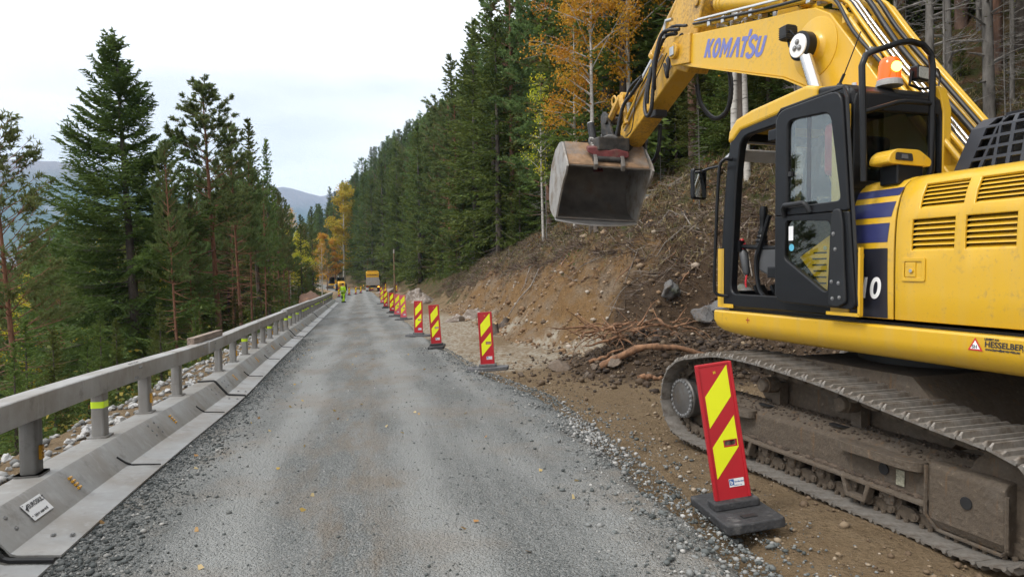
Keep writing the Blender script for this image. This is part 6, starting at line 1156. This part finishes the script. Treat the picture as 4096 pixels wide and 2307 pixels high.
# ---------------------------------------------------------------- utility pole with wires
pX, pY = at_px(993, 95), 95; g0 = gz(pX, pY); zt = ztop(993, 627, 95); pl_ = empty('utility_pole', (pX, pY, g0)); tag(pl_, 'lone wooden utility pole at the foot of the hillside forest', 'utility pole')
POLE = bark('pole_wood', (.14, .09, .055), (.30, .20, .12), 4, .3); m = MB(); m.tube([(0, 0, -.5), (0, 0, zt - g0)], [.13, .10], 10); m.build('pole', POLE, pl_, smooth=60); m = MB(); m.lathe((0, 0, zt - g0 - .55), (0, 0, 1), [(0, .12), (.5, .115), (.56, .06)], 10); m.build('pole_cap', TG, pl_)
for i, dz in enumerate((.1, .35)): m = MB(); m.tube(spline([(0, 0, zt - g0 - dz), (-7, 14, zt - g0 - dz - 1.0), (-16, 32, zt - g0 - dz - .6)], 8), .014, 4); m.build('wire', M_RUB, pl_)
# ---------------------------------------------------------------- farm across the valley
WR = M('pale_metal_roof', (.62, .64, .67), .4, .2, .06); RW = M('red_boards', (.26, .03, .025), .8, 0, .2, 2)
def house(X, Y, z, L_, B_, h, rz, label, wall=RW):
    r = empty('farm_house', (X, Y, z), rz); tag(r, label, 'house'); m = MB(); m.prism([(-B_, 0), (B_, 0), (B_, h), (0, h + B_ * .75), (-B_, h)], -L_, L_, 'x'); m.build('wall', wall, r); m = MB()
    m.prism([(-B_ - .6, h - .35), (0, h + B_ * .75 + .1), (B_ + .6, h - .35), (B_ + .6, h - .1), (0, h + B_ * .75 + .4), (-B_ - .6, h - .1)], -L_ - .6, L_ + .6, 'x'); m.build('roof', WR, r)
    for x in np.linspace(-L_ * .7, L_ * .7, 4): m = MB(); m.box(x - .6, x + .6, -B_ - .06, -B_ - .01, h * .35, h * .7); m.build('window', WDEC, r)
hy = 330; hx = at_px(85, hy); house(hx, hy, ztop(85, 712, hy) - 1, 7.5, 4.5, 5.5, R(8), 'farm building with pale metal roof glimpsed between the left trees'); hx = at_px(112, 250); house(hx, 250, ztop(110, 760, 250) - 2, 4, 2.8, 3.4, R(-20), 'small red house low between the left trees')
# ---------------------------------------------------------------- rocks
ROCKM = []
for i in range(6): V, F = rock_np(100 + i, 4); o = from_np('boulder', V, F, None, smooth=False); ROCKM.append(o.data); bpy.data.objects.remove(o)
def rockmat(name, a, b_, c, moss=0.):
    k = NT(name); p = k.pos(); n = k.noise(p, 4, 6, .65); n2 = k.noise(p, 22, 5, .7); o = k.mix(n2, a, b_); o = k.mix(k.ramp(n, [(.5, 0.), (.68, .8)]), o, c)
    if moss: o = k.mix(k.ramp(k.noise(p, 1.6, 4), [(.55, 0.), (.65, moss)]), o, (.05, .07, .02))
    k.l(o, k.b.inputs['Base Color']); k.b.inputs['Roughness'].default_value = .85; k.l(k.bump(k.math('ADD', n, n2), .8, .04), k.b.inputs['Normal']); return k.m
RK_B = rockmat('brown_rock', (.10, .075, .055), (.22, .175, .135), (.15, .10, .065)); RK_G = rockmat('grey_bedrock', (.07, .068, .068), (.20, .195, .19), (.13, .09, .06), .6); RK_W = rockmat('white_blast_rock', (.36, .36, .36), (.60, .59, .575), (.27, .27, .27)); RK_S = rockmat('streaked_bedrock', (.16, .12, .09), (.33, .28, .24), (.55, .51, .48))
def rock(P, r, mat, label, group=None, fl=.7, name='boulder', par=None):
    o = bpy.data.objects.new(name, ROCKM[rnd.randrange(6)]); COL.objects.link(o); o.location = P; o.rotation_euler = (rnd.uniform(-.4, .4), rnd.uniform(-.4, .4), rnd.uniform(0, 6.28)); o.scale = (r * rnd.uniform(.85, 1.3), r * rnd.uniform(.75, 1.1), r * fl)
    if not o.data.materials: o.data.materials.append(mat)
    o.material_slots[0].link = 'OBJECT'; o.material_slots[0].material = mat
    if par: o.parent = par
    else: tag(o, label, 'rock', group)
    return o
for X, Y, r, lab in ((.95, 14.6, .27, 'largest brown boulder at the edge of the levelled dirt'), (2.05, 13.5, .20, 'brown boulder below the lying roots'), (.15, 14.3, .12, 'small brown stone left of the largest boulder'), (1.65, 13.9, .12, 'rounded brown stone between two boulders'), (1.45, 13.5, .09, 'fist-sized stone in front of the boulders'), (1.9, 13.0, .07, 'smallest stone below the roots'), (2.5, 12.6, .08, 'stone on the dirt before the root pile'), (3.3, 11.9, .09, 'stone near the track tip')):
    rock((X, Y, gz(X, Y) + r * .35), r, RK_B, lab)
for x, y, Y, r, mt, lab in ((1720, 855, 16.2, .42, RK_G, 'grey bedrock lump beside the root pile'), (1780, 850, 16.6, .36, RK_G, 'pointed grey rock right of the bedrock lump'), (1860, 850, 15.8, .8, RK_G, 'broad grey rock behind the track front'), (1950, 870, 15.0, .6, RK_G, 'grey rock half under the excavator skirt'), (1690, 810, 17.5, .32, RK_G, 'mossy rock above the bedrock lump'), (1655, 868, 15.4, .35, RK_G, 'small grey rock among the roots'), (1890, 585, 24, .75, RK_G, 'lichen-covered rock seen through the cab doorway'), (1180, 775, 35, .95, RK_S, 'streaked bedrock hump at the foot of the bank'), (1145, 790, 33, .7, RK_S, 'low streaked bedrock in front of the hump'), (1065, 720, 58, 1.5, RK_S, 'pale bedrock face far down the bank'), (1050, 690, 66, 1.3, RK_S, 'pale rock slab above the far bedrock face'), (975, 705, 105, 1.8, RK_S, 'grey rock slabs right of the dump truck'), (1640, 605, 24, .35, RK_G, 'grey stone on the upper bank near the bucket'), (1580, 610, 24, .3, RK_G, 'stone on the upper bank left of the other'), (1735, 470, 26, .45, RK_G, 'rock at the forest edge above the mirror')):
    X = at_px(x, Y); u_, v_ = UV(X, Y); rock((X, Y, gz(X, Y) - r * .05), r * 1.15, mt, lab, fl=.75)
# white blast rock behind the barrier
for i in range(150):
    u_ = 4.3 + rnd.random() ** 1.5 * 26; v_ = -rnd.uniform(2.95, 4.5); P = P_uv(u_, v_, .03); rock(P, rnd.uniform(.05, .13), RK_W, 'white blast stone lying behind the barrier', 'white blast stones behind the barrier', name='blast_stone')
# ---------------------------------------------------------------- stumps, roots, fallen branches
WOOD = bark('cut_wood', (.30, .19, .09), (.55, .38, .20), 14, .2); ROOT = bark('bare_root_wood', (.09, .046, .026), (.34, .185, .10), 9, .7); STICK = bark('grey_stick', (.12, .10, .085), (.30, .265, .225), 10, .3)
def stump(P, r, h, lab, grp=None):
    e = empty('tree_stump', P, rnd.uniform(0, 6)); tag(e, lab, 'stump', grp); e.rotation_euler = (rnd.uniform(-.2, .2), rnd.uniform(-.2, .2), rnd.uniform(0, 6)); m = MB(); n = 14; V = []; F = []; lob = [1 + .25 * math.sin(3 * a + 1) + .15 * math.sin(5 * a + r * 40) for a in np.linspace(0, math.tau, n, False)]
    hs = [(-.3, 2.3), (-.02, 1.7), (.08, 1.2), (h * .6, 1.0), (h, .95)]
    for z, k_ in hs:
        for a in range(n): q = 1 + (lob[a] - 1) * max(0, (k_ - .9)) * 1.3; ang = math.tau * a / n; V.append((math.cos(ang) * r * k_ * q, math.sin(ang) * r * k_ * q, z + (rnd.uniform(-.03, .05) if z == h else 0)))
    for i_ in range(4):
        for a in range(n): b_ = (a + 1) % n; F.append((i_ * n + a, i_ * n + b_, i_ * n + n + b_, i_ * n + n + a))
    top = [V[4 * n + a] for a in range(n)]; m.add(V, F); m.build('trunk', BARK_S, e); m = MB(); m.add([(x * .99, y * .99, z + .002) for x, y, z in top], [tuple(range(n))]); m.build('cut_face', WOOD, e)
for x, Y, r, h, lab in ((1880, 19.5, .17, .45, 'stump framed by the cab doorway'), (1270, 27, .14, .3, 'flat-cut stump on the grassy part of the bank'), (1245, 25, .12, .4, 'dark stump above the streaked bedrock'), (1640, 20.5, .12, .22, 'stump below the bucket'), (1500, 23, .12, .35, 'stump at the crest left of the bucket'), (1720, 20, .11, .3, 'thin stump left of the cab pillar')):
    X = at_px(x, Y); stump((X, Y, gz(X, Y)), r, h, lab)
def wig(P, d, ln, r0, r1, rg, n=7, sag=.15):
    pts = [Vector(P)]; d = Vector(d).normalized()
    for i in range(n): d = (d + Vector((rg.uniform(-.35, .35), rg.uniform(-.35, .35), rg.uniform(-.3, .25) - sag * .3))).normalized(); pts.append(pts[-1] + d * ln / n)
    pts = spline(pts, 2); k = len(pts); return pts, [r0 + (r1 - r0) * i / (k - 1) for i in range(k)]
rc = random.Random(9); rX, rY = at_px(1590, 14.6), 14.6; rt_ = empty('uprooted_root_clump', (rX, rY, gz(rX, rY))); tag(rt_, 'tangle of torn reddish roots piled on dark soil beside the track', 'roots')
for i in range(85):
    a = rc.uniform(0, 6.28); pts, rr = wig((rc.uniform(-1.1, 1.1), rc.uniform(-.4, .4), rc.uniform(-.05, .3)), (math.cos(a), math.sin(a) * .6, rc.uniform(-.1, .45)), rc.uniform(.35, 1.1), rc.uniform(.008, .036), .003, rc); m = MB(); m.tube(pts, rr, 6); m.build('root', ROOT, rt_, smooth=60)
for x0, x1, Y0, Y1, r_, lab in ((1510, 1770, 13.6, 13.3, .075, 'long thick peeled root lying across the soil heap'), (1600, 1660, 12.3, 12.2, .05, 'short thick root end on the dirt before the track'), (1480, 1560, 14.4, 14.2, .04, 'thin peeled root left of the thick one'), (1700, 1830, 13.0, 12.8, .035, 'thin root lying behind the track')):
    A = Vector((at_px(x0, Y0), Y0, 0)); B = Vector((at_px(x1, Y1), Y1, 0)); pts = []
    for i in range(9): t = i / 8; P = A.lerp(B, t); P.x += rc.uniform(-.03, .03); P.y += rc.uniform(-.06, .06); P.z = gz(P.x, P.y) + r_ * .8 + (.12 * math.sin(t * 3.1) if x1 - x0 > 200 else 0) + rc.uniform(0, .05); pts.append(P)
    pts = spline(pts, 3); m = MB(); m.tube(pts, [r_ * (1.15 - .6 * i / len(pts)) * rc.uniform(.8, 1.15) for i in range(len(pts))], 8); o = m.build('root', ROOT, None, smooth=60); tag(o, lab, 'root')
for i in range(60):
    u_ = rc.uniform(11, 50); s_ = rc.uniform(2.0, 7.0); P = P_uv(u_, float(toe(u_)) + s_, .06); a = rc.uniform(0, 6.28); ln = rc.uniform(.6, 2.6); pts = []
    for j in range(5): q = P + Vector((math.cos(a), math.sin(a), 0)) * ln * j / 4; q.z = gz(q.x, q.y) + .05 + rc.uniform(0, .12); q.x += rc.uniform(-.05, .05); pts.append(q)
    m = MB(); r_ = rc.uniform(.01, .035); m.tube(pts, [r_, r_, r_ * .8, r_ * .6, r_ * .3], 5); o = m.build('fallen_branch', STICK, None, smooth=60); tag(o, 'grey fallen branch lying on the cleared bank', 'branch', 'fallen branches on the cleared bank')
for i in range(34):
    u_ = rc.uniform(14, 44); P = P_uv(u_, float(toe(u_)) + rc.uniform(2.0, 2.8), .02); pts, rr = wig((0, 0, 0), (-.8, -.15, -.6), rc.uniform(.4, 1.3), rc.uniform(.012, .03), .004, rc, 6, .5); pts = [P + q for q in pts]
    for q in pts: q.z = max(q.z, gz(q.x, q.y) + .02)
    m = MB(); m.tube(pts, rr, 5); o = m.build('hanging_root', ROOT, None, smooth=60); tag(o, 'torn root hanging out of the sandy cut edge', 'root', 'torn roots along the sandy cut')
# heap of bark behind the barrier near the worker
hX, hY = W2(57, -4.2); V, F = rock_np(55, 3); V = V * np.array([1.6, 7.5, .85]); V[:, 2] += fbm(V[:, 0] * 2, V[:, 1] * 2, 4) * .35; o = from_np('bark_heap', V, F, M('bark_litter', (.16, .085, .05), .95, 0, .5, 6, .9, 12)); o.location = (hX, hY, .25); o.rotation_euler = (0, 0, TH); tag(o, 'long brown heap of bark behind the barrier near the worker', 'heap')
# ---------------------------------------------------------------- loose stones, grass, leaves and twigs nobody could count
sg = np.random.RandomState(21)
RV = [rock_np(300 + i, 1) for i in range(8)]
def scatter_stones(name, P, S, mat, label=None, flat=.7):
    n = len(P); Vs = []; Fs = []; k = 0
    for j in range(8):
        sel = np.where(sg.randint(0, 8, n) == j)[0] if False else np.arange(j, n, 8); V0, F0 = RV[j]; m = len(sel)
        if not m: continue
        a = sg.uniform(0, 6.283, m); c, s = np.cos(a), np.sin(a); sc = S[sel][:, None] * sg.uniform(.75, 1.25, (m, 3)); sc[:, 2] *= flat
        L0 = V0[None] * sc[:, None, :]; X = L0[..., 0] * c[:, None] - L0[..., 1] * s[:, None]; Y = L0[..., 0] * s[:, None] + L0[..., 1] * c[:, None]; V = np.stack([X, Y, L0[..., 2]], -1) + P[sel][:, None, :]
        Vs.append(V.reshape(-1, 3)); Fs.append((F0[None] + (np.arange(m) * len(V0))[:, None, None]).reshape(-1, 3) + k); k += m * len(V0)
    o = from_np(name, np.concatenate(Vs), np.concatenate(Fs), mat); return tag(o, label, None, None, 'stuff')
def stonemat(name, stops):
    k = NT(name); g_ = k.n('ShaderNodeNewGeometry'); k.l(k.ramp(g_.outputs['Random Per Island'], stops), k.b.inputs['Base Color']); k.b.inputs['Roughness'].default_value = .8; k.l(k.bump(k.noise(g_.outputs['Position'], 150, 3), .3, .004), k.b.inputs['Normal']); return k.m
SG = stonemat('crushed_stone', [(0., (.045, .052, .05)), (.45, (.11, .12, .117)), (.8, (.20, .205, .20)), (.95, (.28, .275, .26)), (1., (.44, .43, .41))]); SD = stonemat('dark_crushed_stone', [(0., (.03, .036, .035)), (.5, (.075, .083, .082)), (.85, (.14, .145, .14)), (1., (.36, .35, .33))]); SB = stonemat('soil_clods', [(0., (.08, .05, .028)), (.5, (.16, .11, .065)), (.85, (.24, .18, .115)), (1., (.34, .28, .21))]); SL = stonemat('pale_crushed_stone', [(0., (.11, .11, .108)), (.5, (.22, .22, .21)), (1., (.38, .37, .355))])
def on_road(u, v, lift): X, Y = W2(u, v); return np.stack([X, Y, np.maximum(road_z(u, v) + .01, 0 * u - 9) + lift], -1)
def on_ground(u, v, lift): X, Y = W2(u, v); return np.stack([X, Y, ground_h(u, v) + lift], -1)
def udist(n, a, b_, p=2.2): return a + (b_ - a) * sg.rand(n) ** p
n = 9000; u = udist(n, 2.6, 24, 2.4); v = sg.uniform(-1.98, 2.6, n); s = np.clip(.003 + sg.exponential(.0032, n), 0, .016); scatter_stones('loose_gravel', on_road(u, v, s * .3), s, SG, 'fine loose stones strewn over the road surface')
n = 11000; u = udist(n, 4.2, 24, 1.7); v = -1.96 + np.abs(sg.normal(0, .26, n)); s = np.clip(.004 + sg.exponential(.0045, n), 0, .028); scatter_stones('dark_gravel', on_road(u, v, s * .35), s, SD, 'dark crushed stone banked along the barrier foot')
n = 14000; u = udist(n, 2.4, 18, 1.6); v = redge(u) - .30 + sg.normal(0, .30, n) * (.6 + .8 * sg.rand(n)); s = np.clip(.0035 + sg.exponential(.005, n), 0, .032); P = on_road(u, v, 0); gzv = ground_h(u, v); t = sst(redge(u) - .25, redge(u) + .05, v); P[:, 2] = np.where(t > 0, P[:, 2] * (1 - t) + (gzv) * t, P[:, 2]) + s * .35; scatter_stones('crushed_stone_edge', P, s, SG, 'loose grey crushed stone along the right road edge')
n = 650; u = sg.normal(7.2, .7, n); v = redge(u) - .35 + sg.normal(0, .12, n); s = np.clip(.008 + sg.exponential(.007, n), 0, .035); scatter_stones('pale_stone_patch', on_road(u, v, s * .5), s, SL, 'patch of pale crushed stone beside the track')
n = 9000; u = udist(n, 1.5, 16, 1.3); v = sg.uniform(0, 1, n); v = redge(u) + v * (toe(u) + .5 - redge(u)); s = np.clip(.004 + sg.exponential(.007, n), 0, .04); scatter_stones('soil_crumbs', on_ground(u, v, s * .3), s, SB, 'brown soil crumbs covering the levelled dirt')
n = 11000; u = sg.uniform(6, 46, n); v = toe(u) + np.where((u > 18) & (sg.rand(n) < .93), sg.uniform(2.3, 6.5, n), sg.uniform(-.5, 5.5, n)); s = np.clip(.01 + sg.exponential(.017, n), 0, .11); scatter_stones('bank_clods', on_ground(u, v, s * .3), s, SB, 'soil clods and small stones all over the bank')
n = 3200; u = sg.uniform(15, 46, n); v = toe(u) + sg.uniform(-.3, 2.9, n); s = np.clip(.012 + sg.exponential(.028, n), 0, .16); scatter_stones('cut_rubble', on_ground(u, v, s * .15), s, stonemat('ochre_rubble', [(0., (.09, .05, .025)), (.4, (.20, .12, .06)), (.75, (.30, .21, .13)), (1., (.40, .36, .31))]), 'loose ochre stones sticking out of the sandy cut')
n = 4000; u = sg.normal(13.6, 1.6, n); v = sg.normal(6.9, 1.5, n); s = np.clip(.015 + sg.exponential(.02, n), 0, .1); scatter_stones('dark_soil_clods', on_ground(u, v, s * .35), s, stonemat('wet_soil', [(0., (.02, .012, .008)), (.6, (.06, .038, .022)), (1., (.13, .09, .055))]), 'dark moist clods on the soil heap')
n = 2600; u = udist(n, 3.5, 50, 1.5); v = -sg.uniform(2.75, 4.9, n); s = sg.uniform(.02, .075, n); scatter_stones('blast_rubble', on_ground(u, v, s * .4), s, SL, 'small white rubble behind the barrier')
def leafstuff(name, P, D, ln, wd, mat, label): V, F = quads(P, D, ln, wd, sg); return tag(from_np(name, V, F, mat), label, None, None, 'stuff')
def veg_mat(name, cols):
    k = NT(name); g_ = k.n('ShaderNodeNewGeometry'); st = [(i / (len(cols) - 1), c) for i, c in enumerate(cols)]; c = k.ramp(g_.outputs['Random Per Island'], st); k.l(c, k.b.inputs['Base Color']); k.b.inputs['Roughness'].default_value = .85
    tr = k.n('ShaderNodeBsdfTranslucent', {'Color': c}); ms = k.n('ShaderNodeMixShader', {'Fac': .25, 1: k.b.outputs[0], 2: tr.outputs[0]}); k.l(ms.outputs[0], k.o.inputs['Surface']); return k.m
def clumps(n, k, ur, sr, spread, uexp=1.):
    u0 = ur[0] + (ur[1] - ur[0]) * sg.rand(n) ** uexp; s0 = sg.uniform(sr[0], sr[1], n); u = np.repeat(u0, k) + sg.normal(0, spread, n * k); v = toe(np.repeat(u0, k)) + np.repeat(s0, k) + sg.normal(0, spread, n * k); return u, v
# bank plants: heather, bilberry, dry grass
for nm, mat, n, k_, ur, sr, spd, ln, up, lab in (
  ('dry_grass', veg_mat('dry_grass_blades', [(.16, .12, .05), (.30, .23, .11), (.38, .31, .17), (.13, .14, .04)]), 3300, 22, (6, 60), (2.3, 10), .12, (.10, .28), 1.1, 'tufts of dry grass on the bank'),
  ('heather', veg_mat('heather_leaves', [(.06, .075, .02), (.10, .10, .03), (.15, .085, .04), (.20, .11, .05)]), 2400, 34, (16, 62), (2.5, 8), .16, (.05, .11), .6, 'heather and bilberry covering the upper bank'),
  ('green_herbs', veg_mat('herb_leaves', [(.04, .085, .015), (.07, .13, .025), (.12, .16, .03), (.20, .19, .03)]), 1100, 34, (22, 100), (2.2, 7), .2, (.06, .14), .5, 'green herbs and seedlings on the bank'),
  ('rust_ferns', veg_mat('rust_fern_leaves', [(.22, .075, .02), (.33, .13, .03), (.27, .17, .04)]), 420, 30, (18, 55), (3.2, 8), .16, (.06, .14), .5, 'rust-brown ferns on the upper bank')):
    u, v = clumps(n, k_, ur, sr, spd); P = on_ground(u, v, 0.); D_ = sg.normal(0, .55, (len(u), 3)) + np.array([0, 0, up]); l_ = sg.uniform(ln[0], ln[1], len(u)); P[:, 2] += l_ * .35 * sg.uniform(.2, 1.6, len(u)); leafstuff(nm, P, D_, l_, l_ * (.09 if nm == 'dry_grass' else .42), mat, lab)
n = 14000; u = sg.uniform(4, 46, n); v = toe(u) + sg.uniform(2.0, 16, n); P = on_ground(u, v, .02); leafstuff('fallen_leaves', P, sg.normal(0, 1, (n, 3)) * [1, 1, .3], sg.uniform(.05, .10, n), sg.uniform(.04, .07, n), veg_mat('fallen_leaf_litter', [(.12, .06, .03), (.24, .13, .06), (.33, .20, .10), (.45, .27, .06)]), 'fallen leaves scattered over bank and forest floor')
n = 34000; u = sg.uniform(7, 60, n); v = toe(u) + 1.4 + sg.gamma(2.2, 1.3, n); P = on_ground(u, v, .03); leafstuff('twigs', P, sg.normal(0, 1, (n, 3)) * [1, 1, .4], sg.uniform(.15, .8, n), sg.uniform(.008, .02, n), veg_mat('twig_litter', [(.06, .038, .025), (.15, .10, .07), (.22, .17, .13), (.36, .31, .26)]), 'small twigs littering the bank')
n = 60; u = udist(n, 3.5, 20, 1.5); v = sg.uniform(-1.95, 2.2, n); P = on_road(u, v, .012); leafstuff('yellow_leaves_on_road', P, sg.normal(0, 1, (n, 3)) * [1, 1, .15], .055, .04, veg_mat('yellow_leaf', [(.45, .30, .06), (.50, .40, .22), (.35, .17, .05)]), 'a few yellow leaves on the road and barrier')
n = 13000; u = 8 + 54 * sg.rand(n) ** 1.9; v = toe(u) + 1.3 + sg.gamma(2., 1.2, n); u = u + sg.normal(0, .5, n); v = np.maximum(v, toe(u) + np.where((u > 18) & (u < 40), 2.4, .6)); P = on_ground(u, v, .06); leafstuff('dead_brush', P, sg.normal(0, 1, (n, 3)) * [1, 1, .5], sg.uniform(.4, 1.3, n), sg.uniform(.016, .04, n), veg_mat('dead_brush_wood', [(.035, .022, .015), (.09, .058, .04), (.16, .11, .08), (.28, .235, .19)]), 'dead branches and brush strewn over the cleared bank')
# undergrowth below the barrier on the left
for nm, cols, n, k_, lab in (('left_undergrowth', [(.03, .06, .015), (.07, .12, .025), (.12, .14, .03), (.26, .20, .03)], 900, 46, 'leafy undergrowth on the slope below the barrier'), ('left_autumn_leaves', [(.20, .12, .02), (.36, .22, .03), (.30, .12, .03)], 130, 40, 'autumn-coloured bushes below the barrier')):
    u0 = 3 + 62 * sg.rand(n) ** 1.3; v0 = -sg.uniform(4.6, 16, n); u = np.repeat(u0, k_) + sg.normal(0, .28, n * k_); v = np.repeat(v0, k_) + sg.normal(0, .28, n * k_); P = on_ground(u, v, 0.); P[:, 2] += np.abs(sg.normal(0, .45, len(u))); leafstuff(nm, P, sg.normal(0, 1, (len(u), 3)), sg.uniform(.06, .15, len(u)), sg.uniform(.04, .09, len(u)), veg_mat(nm + '_mat', cols), lab)
# far valley wood, one mass
n = 26000; X = sg.uniform(-900, -60, n); Y = sg.uniform(120, 1250, n); ok = (X / Y > -.80) & (X / Y < -.32); X, Y = X[ok], Y[ok]; u_, v_ = UV(X, Y); z = ground_h(u_, v_ - bend(u_)); V0 = np.array([[1, 0, 0], [-.5, .87, 0], [-.5, -.87, 0], [0, 0, 3.2]]); F0 = np.array([[0, 1, 3], [1, 2, 3], [2, 0, 3]]); hh = sg.uniform(2.2, 4.2, len(X)); V = V0[None] * (hh[:, None, None] * np.array([.62, .62, 1.])) + np.stack([X, Y, z], -1)[:, None, :]
V += sg.normal(0, .35, V.shape); F = (F0[None] + (np.arange(len(X)) * 4)[:, None, None]).reshape(-1, 3); o = from_np('valley_wood', V.reshape(-1, 3), F, veg_mat('valley_wood_mix', [(.02, .045, .015), (.035, .07, .02), (.06, .10, .03), (.05, .085, .025), (.30, .22, .03)])); tag(o, 'far-off wood covering the valley floor and opposite foot slope', None, None, 'stuff')
# ---------------------------------------------------------------- the air: even pale haze round everything
hz = MB().box(-2500, 620, -70, 4400, -70, 720).build('haze', None, None); hz.data.materials.clear()
hm_ = bpy.data.materials.new('haze_air'); hm_.use_nodes = True; t_ = hm_.node_tree; t_.nodes.clear(); oo = t_.nodes.new('ShaderNodeOutputMaterial'); pv = t_.nodes.new('ShaderNodeVolumePrincipled'); pv.inputs['Color'].default_value = (.42, .67, 1., 1); pv.inputs['Density'].default_value = .00014; pv.inputs['Anisotropy'].default_value = 0; t_.links.new(pv.outputs[0], oo.inputs['Volume']); hz.data.materials.append(hm_); tag(hz, 'pale bluish haze hanging over the valley', None, None, 'stuff')
